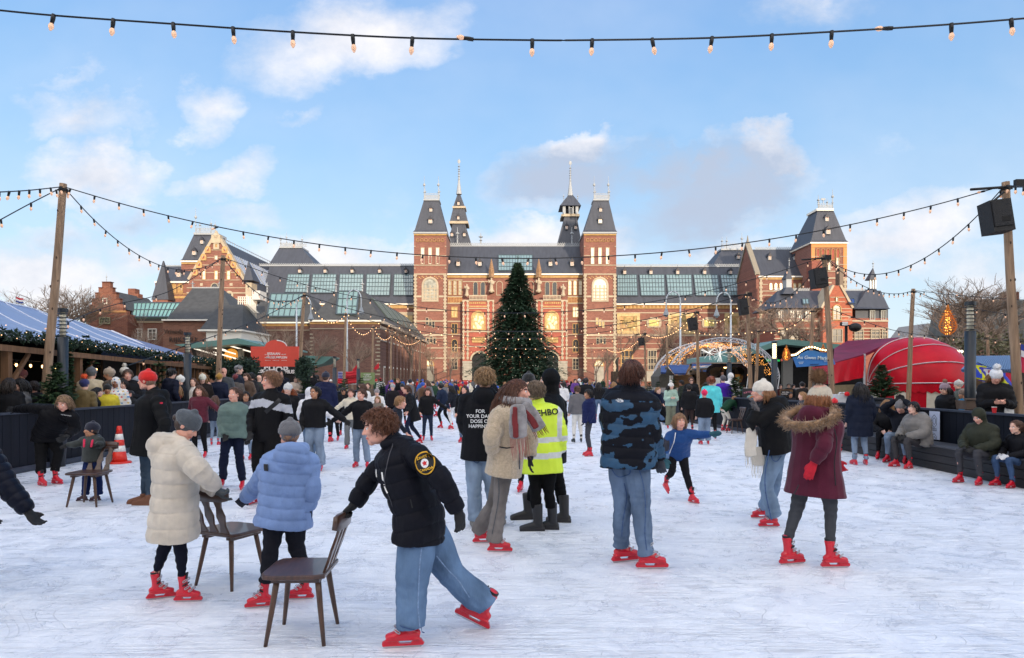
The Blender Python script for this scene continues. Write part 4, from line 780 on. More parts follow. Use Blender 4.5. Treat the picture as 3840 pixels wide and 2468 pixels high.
class Site:
  """builds in photo pixels of one window, at a real distance"""
  def __init__(s, win): s.w = win
  def p(s, x, y, Y): return at(s.w, x, y, Y)
  def box(s, mb, x0, y0, x1, y1, Y, d=.3):
    a = s.p(x0, y1, Y) if y1 is not None else Vector((s.p(x0, y0, Y).x, Y, 0)); b = s.p(x1, y0, Y)
    return mb.box((a.x, Y, a.z), (b.x, Y + d, b.z))
  def wall(s, par, x0, y0, x1, y1, Y, d, mat, name='wall'):
    mb = MB(); s.box(mb, x0, y0, x1, y1, Y, d); return mb.build(name, mat, par)
  def bars(s, par, items, Y, mat, name, d=.25):   # a course of trim that reads as one pattern
    mb = MB()
    for it in items: s.box(mb, *it, Y, d)
    return mb.build(name, mat, par)
  def poly(s, par, pts, mat, name='roof', th=.25):  # pts (x, y, Y); a slab of real thickness
    mb = MB(); V = [s.p(*q) for q in pts]; n = (V[1] - V[0]).cross(V[2] - V[0]).normalized()
    if n.y < 0 or (abs(n.y) < .05 and n.z > 0): n = -n
    mb.prism(V, n * th); return mb.build(name, mat, par)
  def window(s, par, x0, y0, x1, y1, Y, nx=2, ny=3, glass=None, frame=None, arch=0, fw=None, name='window', d=.22):
    f = frame or STO; a = s.p(x0, y1, Y); b = s.p(x1, y0, Y); W = b.x - a.x; H = b.z - a.z; t = fw or max(.10, W * .09)
    mb = MB(); mb.box((a.x, Y - d, a.z), (a.x + t, Y, b.z)); mb.box((b.x - t, Y - d, a.z), (b.x, Y, b.z)); mb.box((a.x + t, Y - d, a.z), (b.x - t, Y, a.z + t))
    top = b.z
    if arch:
      n = 10; c = ((a.x + b.x) / 2, b.z); r = W / 2
      for i in range(n):
        a0, a1 = math.pi * i / n, math.pi * (i + 1) / n; q = lambda r_, t_: (c[0] + r_ * math.cos(t_), Y - d, c[1] + r_ * math.sin(t_))
        mb.prism([q(r, a0), q(r, a1), q(r - t, a1), q(r - t, a0)], (0, d, 0))
    else: mb.box((a.x + t, Y - d, b.z - t), (b.x - t, Y, b.z))
    for i in range(1, nx): x = a.x + W * i / nx; mb.box((x - t * .28, Y - d * .7, a.z + t), (x + t * .28, Y - .04, b.z - (0 if arch else t)))
    for i in range(1, ny): z = a.z + H * i / ny; mb.box((a.x + t, Y - d * .6, z - t * .25), (b.x - t, Y - .05, z + t * .25))
    o = mb.build(name, f, par); g = MB()
    if arch: P = [(a.x + t, Y - .02, a.z + t), (b.x - t, Y - .02, a.z + t)] + [((a.x + b.x) / 2 + (W / 2 - t) * math.cos(math.pi * i / 10), Y - .02, b.z + (W / 2 - t) * math.sin(math.pi * i / 10)) for i in range(11)]; g.prism(P, (0, .03, 0))
    else: g.box((a.x + t, Y - .02, a.z + t), (b.x - t, Y + .01, b.z - t))
    g.build('pane', glass or GDK, o); return o
  def skylight(s, par, q, Yb, Yt, nx, ny, mat=None, off=.35):
    """q: four pixel corners (bottom-left, bottom-right, top-right, top-left) on a slope from depth Yb to Yt"""
    c = [s.p(*q[0], Yb - off), s.p(*q[1], Yb - off), s.p(*q[2], Yt - off), s.p(*q[3], Yt - off)]; n = (c[1] - c[0]).cross(c[3] - c[0]).normalized()
    if n.y > 0: n = -n
    mb = MB(); mb.prism(c, -n * .2); g = mb.build('skylight', mat or GLR, par); k = MB(); B = lambda u, v: (c[0] * (1 - u) + c[1] * u) * (1 - v) + (c[3] * (1 - u) + c[2] * u) * v
    for i in range(nx + 1): e = .13 if i in (0, nx) else .06; u = i / nx; k.obox((B(u, 0) + B(u, 1)) / 2 + n * .05, (c[1] - c[0]).normalized() * e, (B(u, 1) - B(u, 0)) / 2, n * .07)
    for j in range(ny + 1): e = .13 if j in (0, ny) else .06; v = j / ny; k.obox((B(0, v) + B(1, v)) / 2 + n * .055, (B(1, v) - B(0, v)) / 2, (c[3] - c[0]).normalized() * e, n * .068)
    k.build('glazing_bars', BAR, g); return g
  def dormer(s, par, x, yb, w, h, Y, glass=None, chev=1):
    a = s.p(x - w / 2, yb, Y); b = s.p(x + w / 2, yb - h * .55, Y); W = b.x - a.x; H = b.z - a.z; mb = MB()
    mb.box((a.x, Y, a.z), (b.x, Y + 2.2, b.z)); o = mb.build('dormer', LEAD, par); r = MB(); cx_ = (a.x + b.x) / 2
    r.prism([(a.x - W * .25, Y - .2, b.z - H * .1), (b.x + W * .25, Y - .2, b.z - H * .1), (cx_, Y - .2, b.z + H * .75)], (0, 2.4, 0)); r.loft([(cx_, Y, b.z + H * .7), (cx_, Y, b.z + H * 1.35)], [.09, .03], n=6, sub=1, cap='flat'); r.build('dormer_roof', SLD, o)
    g = MB(); g.box((a.x + W * .12, Y - .06, a.z + H * .06), (b.x - W * .12, Y + .02, b.z - H * .04)); g.build('shutter', glass or CHV, o)
    if chev:
      k = MB()
      for i in range(3): z = a.z + H * (.2 + .28 * i); k.prism([(a.x + W * .14, Y - .09, z - H * .10), (cx_, Y - .09, z + H * .06), (b.x - W * .14, Y - .09, z - H * .10), (b.x - W * .14, Y - .09, z), (cx_, Y - .09, z + H * .15), (a.x + W * .14, Y - .09, z)], (0, .02, 0))
      k.build('chevrons', CHR, o)
    return o
  def crest(s, par, x0, x1, y0, y1, Y, n, tall=None, Y1=None):
    """cast-iron ridge railing"""
    mb = MB(); Y1 = Y1 or Y; a = s.p(x0, y1, Y); b = s.p(x1, y1 if tall is None else y1, Y1); h = (s.p(x0, y0, Y) - a).z
    for f_ in (.12, .62): mb.obox((a + b) / 2 + Vector((0, 0, h * f_)), (b - a) / 2, (0, .04, 0), (0, 0, max(.05, h * .045)))
    for i in range(n + 1):
      p = a + (b - a) * (i / n); mb.box((p.x - .035, p.y - .035, p.z), (p.x + .035, p.y + .035, p.z + h)); mb.ell(p + Vector((0, 0, h * .85)), (.11, .06, h * .13), n=6, m=4)
      if i < n:
        q = a + (b - a) * ((i + .5) / n); mb.ell(q + Vector((0, 0, h * .38)), (abs(b.x - a.x) / n * .22 + .04, .04, h * .2), n=8, m=4)
    return mb.build('ridge_railing', LEAD, par)
  def finial(s, par, x, y0, y1, Y, r=.14):
    a, b = s.p(x, y1, Y), s.p(x, y0, Y); H = b.z - a.z; mb = MB(); mb.loft([a, a + Vector((0, 0, H))], [r, r * .25], n=6, sub=1, cap='flat'); mb.ell(a + Vector((0, 0, H * .62)), (r * 2.4, r * 2.4, H * .07), n=8, m=6); mb.ell(a + Vector((0, 0, H * .3)), (r * 1.8, r * 1.8, H * .03), n=8, m=4)
    return mb.build('finial', LEAD, par)
  def mansard(s, par, x0, x1, yb, t0, t1, yt, Y, D, Yt, Dt, mat=None, name='tower_roof', flare=True):
    a, b = s.p(x0, yb, Y), s.p(x1, yb, Y); c, d = s.p(t0, yt, Yt), s.p(t1, yt, Yt); mb = MB(); e = .35
    V = [(a.x, Y, a.z), (b.x, Y, a.z), (b.x, Y + D, a.z), (a.x, Y + D, a.z)]; m_ = .14
    lv = [V]
    if flare:
      h = a.z + (c.z - a.z) * .07; f = lambda u, v, w_: (u[0] + (v[0] - u[0]) * w_, u[1] + (v[1] - u[1]) * w_, h)
      T = [(c.x, Yt, c.z), (d.x, Yt, c.z), (d.x, Yt + Dt, c.z), (c.x, Yt + Dt, c.z)]; lv.append([f(V[i], T[i], .16) for i in range(4)]); lv.append(T)
    else: lv.append([(c.x, Yt, c.z), (d.x, Yt, c.z), (d.x, Yt + Dt, c.z), (c.x, Yt + Dt, c.z)])
    VV = [q for l in lv for q in l]; Fc = [(3, 2, 1, 0), tuple(range(len(VV) - 4, len(VV)))]
    for k in range(len(lv) - 1): Fc += [(k * 4 + i, k * 4 + (i + 1) % 4, k * 4 + 4 + (i + 1) % 4, k * 4 + 4 + i) for i in range(4)]
    mb.add(VV, Fc); return mb.build(name, mat or SLT, par)
  def gable(s, par, x0, x1, yb, xp, yp, Y, D, mat, name='roof', e=.4):
    a, b, c = s.p(x0, yb, Y), s.p(x1, yb, Y), s.p(xp, yp, Y); mb = MB(); mb.prism([a, b, c], (0, D, 0)); return mb.build(name, mat, par)
def quoins(S, par, x0, x1, y0, y1, Y, step, mat=None, alt=.45, name='quoins'):
  items = []; y = y0; k = 0; w_ = x1 - x0
  while y < y1: items.append((x0 + (w_ * alt * .5 if k % 2 else 0), y, x1 - (w_ * alt * .5 if k % 2 else 0), min(y + step * .94, y1))); y += step; k += 1
  return S.bars(par, items, Y, mat or STO, name, .3)
YC, YT, YW, YP = 200., 196.5, 204., 198.
mus = thing('museum', 'large red brick museum with stone bands, slate roofs and four towers across the square', 'museum', (0, YC, 0))
S = Site('M'); mx = lambda side, x: x if side == 0 else 1648 - x
def span(side, a, b): return (a, b) if side == 0 else (1648 - b, 1648 - a)
# centre block
S.wall(mus, 384, 797, 1266, None, YC, 24, BRK)
S.bars(mus, [(384, 797, 1266, 806)], YC - .8, WHT, 'gutter', .8); S.bars(mus, [(384, 808, 1266, 824)], YC - .3, GLD, 'frieze', .3)
mb = MB(); a0, a1 = S.p(384, 797, YC), S.p(1266, 797, YC); b0, b1 = S.p(384, 618, YC + 9), S.p(1266, 618, YC + 9)
mb.add([a0, a1, b1, b0, (a0.x, YC + 24, a0.z), (a1.x, YC + 24, a0.z), (b1.x, YC + 15, b0.z), (b0.x, YC + 15, b0.z)], [(0, 1, 2, 3), (3, 2, 6, 7), (7, 6, 5, 4), (0, 3, 7, 4), (1, 5, 6, 2), (0, 4, 5, 1)]); rf = mb.build('roof', SLT, mus)
S.crest(rf, 400, 1252, 598, 618, YC + 9, 62); S.bars(rf, [(392, 618, 1260, 623)], YC + 8.7, LEAD, 'ridge_flashing', .4)
S.skylight(rf, [(717, 778), (935, 778), (935, 678), (717, 678)], YC + 1.0, YC + 6.0, 12, 4)
for x in (458, 597): 
  for sd in (0, 1): S.dormer(rf, mx(sd, x), 748, 24, 52, YC + 1.6)
for sd in (0, 1):
  A = lambda x: mx(sd, x)
  def B(x0, x1): return span(sd, x0, x1)
  # towers
  x0, x1 = B(175, 383); tw = S.wall(mus, x0, 540, x1, None, YT, 11.5, BRK, 'tower')
  S.bars(tw, [(x0 - 5, 530, x1 + 5, 540)], YT - .7, LEAD, 'cornice', 12.8); S.bars(tw, [(x0 - 1, 541, x1 + 1, 552)], YT - .35, GLD, 'frieze', .35)
  for i in range(7): c = x0 + 24 + i * 26.6; S.window(tw, c - 10, 582, c + 10, 592, YT, 1, 1, glass=BRK, frame=GLD, arch=1, name='blind_arch')
  for i in range(3):
    c = x0 + 56 + i * 48; gl = GDK if sd == 0 else GLARE
    S.window(tw, c - 12, 630, c + 12, 738, YT, 1, 1, glass=(CHV if sd == 0 else GLARE), frame=STO)
    if sd == 0:
      k = MB()
      for j in range(6):
        z = S.p(0, 688 + j * 8, YT).z; u = S.p(c - 8, 0, YT).x; v = S.p(c + 8, 0, YT).x; k.prism([(u, YT - .12, z - .35), ((u + v) / 2, YT - .12, z), (v, YT - .12, z - .35), (v, YT - .12, z - .1), ((u + v) / 2, YT - .12, z + .25), (u, YT - .12, z - .1)], (0, .03, 0))
      k.build('chevrons', CHR, tw)
  S.bars(tw, [(x0, 741, x1, 746), (x0, 797, x1, 805), (x0, 680, x0 + 40, 684), (x1 - 40, 680, x1, 684)], YT - .18, STO, 'band', .18)
  S.bars(tw, [(x0 + 22, 812 + i % 2 * 8, x0 + 22 + 8, 820 + i % 2 * 8) for i in range(1)] + [(x0 + 22 + i * 9, 812 + (i % 3) * 7, x0 + 29 + i * 9, 818 + (i % 3) * 7) for i in range(18)], YT - .1, GLD, 'lattice', .1)
  S.window(tw, x0 + 50, 872, x1 - 50, 978, YT, 4, 5, glass=M((150, 150, 140), rough=.2, var=.35, scale=1.5) if sd == 0 else GLARE, frame=STO, arch=1, fw=.55)
  S.bars(tw, [(x0 + 20, 938, x0 + 48, 950), (x1 - 48, 938, x1 - 20, 950), (x0, 1028, x1, 1038), (x0, 1098, x1, 1106), (x0, 1186, x1, 1198), (x0, 1210, x1, 1214), (x0, 1272, x1, 1278), (x0, 1336, x1, 1344)], YT - .18, STO, 'band', .18)
  quoins(S, tw, x0 - 2, x0 + 20, 806, 1430, YT - .26, 11); quoins(S, tw, x1 - 20, x1 + 2, 806, 1430, YT - .26, 11)
  for (dx, dy) in ((0, 1080), (20, 1090), (40, 1100)): S.window(tw, x0 + 76 + dx, dy, x0 + 94 + dx, dy + 46, YT, 1, 2, glass=GDK if sd == 0 else MOS)
  for (dx, dy) in ((0, 1205), (22, 1199), (44, 1205)): S.window(tw, x0 + 80 + dx, dy, x0 + 98 + dx, dy + 46, YT, 1, 2, glass=GDK)
  S.window(tw, x0 + 66, 1382, x0 + 130, 1392, YT, 3, 1, glass=GLARE, frame=GLD, arch=1); S.wall(tw, x0 + 68, 1393, x0 + 128, None, YT - .05, .04, GRS, 'doorway')
  for yy in (620, 760): S.bars(tw, [(x0, yy, x0 + 10, yy + 5), (x1 - 10, yy, x1, yy + 5)], YT - .12, STO, 'band', .12)
  tr = S.mansard(mus, x0 - 6, x1 + 6, 530, x0 + 64, x1 - 49, 325, YT - .6, 12.6, YT + 3.6, 4.4)
  S.bars(tr, [(x0 + 60, 319, x1 - 45, 328)], YT + 3.2, LEAD, 'cornice', 5.2)
  for yq in (YT + 3.4, YT + 8.0): S.crest(tr, x0 + 66, x1 - 51, 280, 320, yq, 12)
  for x in (x0 + 66, x1 - 51): S.finial(tr, x, 172, 320, YT + 3.4, .16); S.finial(tr, x + 6, 245, 318, YT + 8, .16)
  S.dormer(tr, x0 + 105, 475, 26, 50, YT + .35, glass=None if sd == 0 else GLARE, chev=sd == 0); S.dormer(tr, x0 + 108, 400, 20, 42, YT + 1.9, chev=1)
  # bays between tower and portal
  e0, e1 = B(384, 486); S.bars(mus, [(e0, 836, e1, 842), (e0, 942, e1, 948), (e0, 985, e1, 992), (e0, 1100, e1, 1108), (e0, 1185, e1, 1190), (e0, 1270, e1, 1276), (e0, 1336, e1, 1342)], YC - .18, STO, 'band', .18)
  S.bars(mus, [(e0, 950, e1, 984)], YC - .1, GLD, 'lattice', .1); S.bars(mus, [(e0 + 6 + i * 10, 954 + (j % 2) * 1 + j * 9, e0 + 12 + i * 10, 960 + j * 9) for i in range(10) for j in range(3)], YC - .16, CHR, 'lattice', .05)
  for i in range(3): c = B(394 + i * 33, 418 + i * 33); S.window(mus, c[0], 852, c[1], 936, YC, 1, 4, glass=M((165, 158, 140), rough=.3, var=.3, scale=2) if sd == 0 else GLARE, frame=GLD, arch=1)
  c = B(415, 456); S.window(mus, c[0], 1010, c[1], 1080, YC, 2, 1, frame=GLD, glass=MOS if sd == 0 else GLARE); S.window(mus, c[0], 1118, c[1], 1186, YC, 2, 2, frame=GLD); S.window(mus, c[0], 1238, c[1], 1303, YC, 2, 2, frame=GLD, arch=1); S.window(mus, c[0], 1340, c[1], 1415, YC, 2, 3, frame=STO)
  # recessed loggia windows
  for (u, v) in ((555, 586), (602, 633)): c = B(u, v); S.window(mus, c[0], 866, c[1], 938, YC, 1, 1, frame=STO, arch=1)
  c = B(703, 745); S.window(mus, c[0], 866, c[1], 938, YC, 1, 1, frame=STO, arch=1, glass=BRK)
  S.bars(mus, [(B(528, 645)[0], 936, B(528, 645)[1], 942), (B(528, 645)[0], 962, B(528, 645)[1], 968)] + [(B(530 + i * 9, 534 + i * 9)[0], 942, B(530 + i * 9, 534 + i * 9)[1], 962) for i in range(13)], YP - .5, STO, 'balustrade', .25)
  S.bars(mus, [(B(487, 700)[0], 846, B(487, 700)[1], 851)], YC - .12, STO, 'band', .12)
  # portal bay
  p0, p1 = B(486, 690); pb = S.wall(mus, p0, 968, p1, None, YP, 2.5, RED, 'portal')
  for (u, v) in ((486, 500), (512, 528), (644, 660), (678, 690)): c = B(u, v); quoins(S, pb, c[0], c[1], 968, 1350, YP - .25, 14)
  S.bars(pb, [(p0, 966, p1, 974), (B(528, 644)[0], 1018, B(528, 644)[1], 1024), (p0, 1165, p1, 1173), (B(528, 648)[0], 1262, B(528, 648)[1], 1268)], YP - .22, STO, 'band', .22)
  S.bars(pb, [(B(530 + i * 12, 538 + i * 12)[0], 980, B(530 + i * 12, 538 + i * 12)[1], 992) for i in range(9)] + [(B(528, 644)[0], 1004, B(528, 644)[1], 1012)], YP - .12, GLD, 'frieze', .12)
  c = B(541, 635); S.window(pb, c[0], 1082, c[1], 1164, YP, 1, 1, glass=MOS, frame=GLD, arch=1, fw=.5, name='relief_panel')
  mb = MB(); rs = random.Random(3)
  for i in range(26): q = S.p(c[0] + 16 + rs.random() * (c[1] - c[0] - 32), 1075 + rs.random() * 78, YP - .06); mb.ell(q, (.28, .12, .45), n=7, m=5)
  mb.build('relief_figures', M((224, 208, 176), var=.1), pb)
  c = B(548, 630); S.bars(pb, [(c[0], 1204, c[1], 1240)], YP - .3, GLD, 'name_panel', .3); put_text('MDCCCLXXXV', .62, S.p((c[0] + c[1]) / 2, 1222, YP - .36), (1, 0, 0), (0, 0, 1), M((70, 80, 50), var=0), pb, depth=.03)
  quoins(S, pb, p0, p0 + 62 if sd == 0 else p0 + 50, 1358, 1480, YP - .4, 16, GRS, .06, 'plinth'); quoins(S, pb, p1 - (50 if sd == 0 else 62), p1, 1358, 1480, YP - .4, 16, GRS, .06, 'plinth')
  # passage arch
  c = B(546, 642) ; r = .5 * (S.p(c[1], 0, YP).x - S.p(c[0], 0, YP).x); ctr = S.p((c[0] + c[1]) / 2, 1352, YP); mb = MB(); n = 14
  for i in range(n):
    a, b = math.pi * i / n, math.pi * (i + 1) / n; q = lambda rr, t: (ctr.x + rr * math.cos(t), YP - .5, ctr.z + rr * math.sin(t)); mb.prism([q(r * 1.22, a), q(r * 1.22, b), q(r, b), q(r, a)], (0, .5, 0))
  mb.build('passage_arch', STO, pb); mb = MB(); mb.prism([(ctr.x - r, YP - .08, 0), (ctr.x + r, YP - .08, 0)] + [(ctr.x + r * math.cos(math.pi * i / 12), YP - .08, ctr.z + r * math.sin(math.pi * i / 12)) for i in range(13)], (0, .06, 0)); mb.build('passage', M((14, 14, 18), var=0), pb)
  S.bars(mus, [(B(655, 690)[0], 905, B(655, 690)[1], 915)], YP - .3, STO, 'ledge', 2.5)
  # statues and pinnacles
  for (x, yb, h, Ys) in ((515, 935, 72, YP - .2), (672, 908, 86, YP - .2)):
    st_ = thing('statue', '', 'statue', S.p(A(x), yb, Ys)); st_['label'] = 'pale stone statue on the %s ledge %s of the museum portal' % ('outer' if x < 600 else 'inner', 'left' if sd == 0 else 'right')
    k = MB(); H = h / 1.711 * Ys / F; o_ = S.p(A(x), yb, Ys); V_ = lambda a, b, c_: o_ + Vector((a * H, b * H, c_ * H))
    k.loft([V_(0, 0, 0), V_(0, 0, .3), V_(.02, 0, .55), V_(0, 0, .76), V_(0, 0, .82)], [.17 * H, .13 * H, .12 * H, .13 * H, .05 * H], n=9); k.ell(V_(0, 0, .9), (.07 * H, .07 * H, .09 * H)); k.loft([V_(.1, 0, .74), V_(.2, -.05, .58), V_(.08, -.12, .5)], [.05 * H] * 3, n=6); k.loft([V_(-.1, 0, .74), V_(-.19, -.02, .6), V_(-.2, -.08, .78)], [.05 * H] * 3, n=6); k.box(tuple(V_(-.2, -.12, -.05)), tuple(V_(.2, .12, .02)))
    link('figure', solid(k, .09, 1), STO, st_, True)
  o_ = S.p(A(672), 822, YP); k = MB(); zt = S.p(0, 704, YP).z; zb = o_.z; k.loft([(o_.x, YP, zb), (o_.x, YP, zb + (zt - zb) * .3)], [.8, .75], n=4, sub=1, cap='flat'); k.loft([(o_.x, YP, zb + (zt - zb) * .3), (o_.x, YP, zt)], [.85, .08], n=4, sub=1, cap='flat')
  for i in range(6): k.box((o_.x - .66 + .1 * i, YP - .66 + .1 * i, zb + (zt - zb) * (.36 + .1 * i)), (o_.x + .66 - .1 * i, YP + .66 - .1 * i, zb + (zt - zb) * (.38 + .1 * i)))
  k.build('pinnacle', M((146, 116, 88), var=.2, scale=2), mus)
def spike(par, x, y0, y1, Y):
  a, b = S.p(x, y1, Y), S.p(x, y0, Y); H = b.z - a.z; k = MB(); k.loft([a, a + Vector((0, 0, H * .3)), a + Vector((0, 0, H * .5)), b], [.95, .42, .22, .06], n=8, sub=1, cap='flat')
  for u in (.42, .5, .57, .64, .7, .78): k.ell(a + Vector((0, 0, H * u)), (.42, .42, .14), n=8, m=4)
  k.ell(a + Vector((0, 0, H * .92)), (.5, .12, .7), n=8, m=5); k.build('finial', LEAD, par)
# lantern towers behind the roof
for (cx_, kind) in ((462, 0), (1180, 1)):
  Yb = 216.; T = S.mansard(mus, cx_ - (76 if kind == 0 else 92), cx_ + (92 if kind == 0 else 78), 640, cx_ - 38, cx_ + 40, 475 if kind == 0 else 430, Yb, 13.5, Yb + 3.5, 6, name='lantern_roof', flare=False)
  if kind == 0:
    S.bars(T, [(cx_ - 60, 460, cx_ + 60, 476)], Yb + 3.0, STO, 'cornice', 7.5); T2 = S.mansard(T, cx_ - 56, cx_ + 58, 460, cx_ - 36, cx_ + 38, 378, Yb + 3.2, 7, Yb + 4.4, 4.6, name='lantern_roof', flare=False)
    S.bars(T, [(cx_ - 40, 364, cx_ + 44, 377)], Yb + 4.0, STO, 'cornice', 5.5); S.mansard(T, cx_ - 34, cx_ + 38, 364, cx_ - 7, cx_ + 9, 285, Yb + 4.4, 4.5, Yb + 6.4, .8, name='lantern_roof', flare=False)
    for (x, y, w_) in ((cx_ - 44, 558, 18), (cx_ + 36, 558, 18), (cx_ - 3, 450, 16), (cx_ - 2, 358, 16)): S.dormer(T, x, y, w_, 40, Yb + (1.0 if y > 500 else 2.7 if y > 400 else 3.8), chev=1)
    spike(T, cx_ + 2, 60, 290, Yb + 6.6)
  else:
    S.bars(T, [(cx_ - 58, 414, cx_ + 58, 430)], Yb + 3.0, STO, 'cornice', 7.5); S.bars(T, [(cx_ - 50, 360, cx_ - 32, 414), (cx_ + 32, 360, cx_ + 50, 414), (cx_ - 12, 360, cx_ - 6, 414), (cx_ + 14, 360, cx_ + 20, 414)], Yb + 3.2, LEAD, 'lantern_posts', .8)
    S.wall(T, cx_ - 42, 360, cx_ + 42, 414, Yb + 5, 2, SLD, 'lantern_core'); S.mansard(T, cx_ - 68, cx_ + 68, 360, cx_ - 34, cx_ + 36, 318, Yb + 2.4, 9, Yb + 4.6, 4.5, name='lantern_roof', flare=False); S.mansard(T, cx_ - 34, cx_ + 36, 318, cx_ - 6, cx_ + 8, 285, Yb + 4.6, 4.5, Yb + 6.4, .8, name='lantern_roof', flare=False)
    S.window(T, cx_ - 10, 385, cx_ + 14, 412, Yb + 2.9, 1, 1, frame=LEAD, arch=1); 
    for (x, y) in ((cx_ - 25, 512), (cx_ + 33, 512)): S.dormer(T, x, y, 20, 42, Yb + 1.4)
    for x in (cx_ - 44, cx_ + 46): S.finial(T, x, 285, 330, Yb + 4.5, .12)
    spike(T, cx_ - 2, 70, 300, Yb + 6.6)
  S.finial(T, cx_ - 8 if kind == 0 else cx_ + 8, 500, 606, Yb - 1, .25)
S.finial(mus, 604, 535, 606, 214, .3)
# wings
def wing(win, x0, x1, ridge, crest_, eave, sky, dorm, fr):
  W = Site(win); ob = W.wall(mus, x0, eave, x1, None, YW, 20, BRK, 'wing'); mb = MB(); a, b = W.p(x0, eave, YW), W.p(x1, eave, YW); c, d = W.p(x0, ridge, YW + 9), W.p(x1, ridge, YW + 9)
  c.x, d.x = a.x, b.x
  mb.add([a, b, d, c, (a.x, YW + 20, a.z), (b.x, YW + 20, a.z)], [(0, 1, 2, 3), (3, 2, 5, 4), (0, 3, 4), (1, 5, 2), (0, 4, 5, 1)]); r = mb.build('wing_roof', SLT, mus)
  g = MB(); W.box(g, x0, eave, x1, eave + 10, YW - .8, .8); g.build('gutter', WHT, ob); W.crest(r, x0, x1, crest_, ridge + 2, YW + 9, int(abs(x1 - x0) / 18)); W.bars(r, [(x0, ridge, x1, ridge + 7)], YW + 8.6, LEAD, 'ridge_flashing', .4)
  for q in sky:
    (bx0, bx1, tx0, tx1, yt, yb) = q; f = lambda y: 9 * (eave - y) / (eave - ridge); W.skylight(r, [(bx0, yb), (bx1, yb), (tx1, yt), (tx0, yt)], YW + f(yb), YW + f(yt), 8, 5)
  for x in dorm: W.dormer(r, x[0], x[1], 24, 52, YW + 6.0)
  return W, ob, r
W, ob, r = wing('O', 64, 1085, 603, 585, 888, [(72, 226, 72, 218, 668, 828), (252, 434, 238, 428, 668, 828), (458, 642, 442, 634, 668, 828), (668, 852, 650, 832, 668, 828), (878, 1040, 853, 1026, 668, 828)], [(127, 664), (327, 664), (530, 664), (735, 664), (933, 664)], 0)
W.bars(ob, [(64, 900, 1085, 926)], YW - .3, GLD, 'frieze', .3); W.bars(ob, [(70 + i * 29, 903, 84 + i * 29, 918) for i in range(34)], YW - .45, M((150, 110, 60)), 'frieze_blocks', .15)
W.bars(ob, [(64, 955, 1085, 962), (64, 1014, 1085, 1021), (64, 1122, 1085, 1136), (64, 1230, 1085, 1236), (64, 1190, 1085, 1194), (64, 1300, 1085, 1306), (64, 1352, 1085, 1357)], YW - .12, STO, 'band', .12)
W.bars(ob, [(64, 1400, 1085, 1480)], YW - .3, GRS, 'plinth', .3)
for (a, b) in ((68, 242), (455, 655), (885, 1050)):
  W.window(ob, a, 963, b, 1118, YW - .1, 1, 1, glass=M((176, 142, 96), rough=.7, var=.3, scale=.8), frame=M((186, 164, 118), var=.2, scale=2), fw=.9, name='tile_picture')
  k = MB(); rs = random.Random(a)
  for i in range(16): q = W.p(a + 22 + rs.random() * (b - a - 44), 1000 + rs.random() * 90, YW - .16); k.box((q.x - rs.uniform(.2, .7), YW - .15 - .012 * i, q.z - rs.uniform(.3, 1.0)), (q.x + rs.uniform(.2, .7), YW - .125, q.z + rs.uniform(.3, 1.0)))
  k.build('tile_picture_figures', M((150, 130, 84), var=.4, scale=1.5), ob)
for x in (350, 770):
  W.bars(ob, [(x - 50, 1003, x + 50, 1070), (x - 30, 992, x + 30, 1003), (x - 56, 1018, x - 50, 1056), (x + 50, 1018, x + 56, 1056)], YW - .3, STO, 'cartouche', .3); W.bars(ob, [(x - 38, 1012, x + 38, 1060)], YW - .4, M((196, 180, 110), var=.3, scale=3), 'cartouche_panel', .1)
for (a, b) in ((95, 190), (300, 370), (455, 545), (700, 780), (885, 960)): W.window(ob, a, 1240, b, 1396, YW, 3, 3, frame=GLD if a in (95, 455, 885) else STO)
N_ = Site('N')
W, ob, r = wing('N', 1040, 2312, 517, 500, 832, [(1250, 1440, 1276, 1456, 590, 740), (1460, 1662, 1480, 1676, 590, 745), (1692, 1892, 1704, 1898, 590, 765), (1918, 2112, 1926, 2124, 590, 765), (2146, 2308, 2152, 2308, 590, 765)], [(1370, 578), (1580, 578), (1803, 578), (2030, 578), (2248, 578)], 0)
W.bars(ob, [(1040, 846, 2312, 872)], YW - .3, GLD, 'frieze', .3); W.bars(ob, [(2060, 903, 2312, 930), (1040, 1400, 2312, 1412)], YW - .12, STO, 'band', .12); W.window(ob, 2205, 932, 2305, 1100, YW - .1, 1, 1, glass=MOS, frame=M((186, 164, 118), var=.2, scale=2), fw=.9, name='tile_picture')
# hip roofs behind the wings
W = Site('N'); T = W.mansard(mus, 1118, 1505, 510, 1205, 1385, 370, 222, 18, 228, 7, name='hip_roof', flare=False); W.bars(T, [(1203, 362, 1390, 374)], 227.5, LEAD, 'cornice', 8)
W.crest(T, 1212, 1382, 322, 364, 228, 11); W.crest(T, 1240, 1430, 330, 366, 234, 11); [W.finial(T, x, 270, 364, 228, .18) for x in (1216, 1392)]; W.finial(T, 1264, 238, 364, 231, .14)
W = Site('O'); T = W.mansard(mus, 796, 1100, 600, 866, 1062, 480, 222, 18, 228, 7, name='hip_roof', flare=False); W.bars(T, [(860, 470, 1066, 482)], 227.5, LEAD, 'cornice', 8)
W.crest(T, 880, 1062, 428, 470, 228, 11); [W.finial(T, x, 380, 470, 228, .18) for x in (866, 902, 1058)]; W.finial(T, 1017, 350, 470, 231, .2); W.dormer(T, 992, 548, 24, 50, 224)
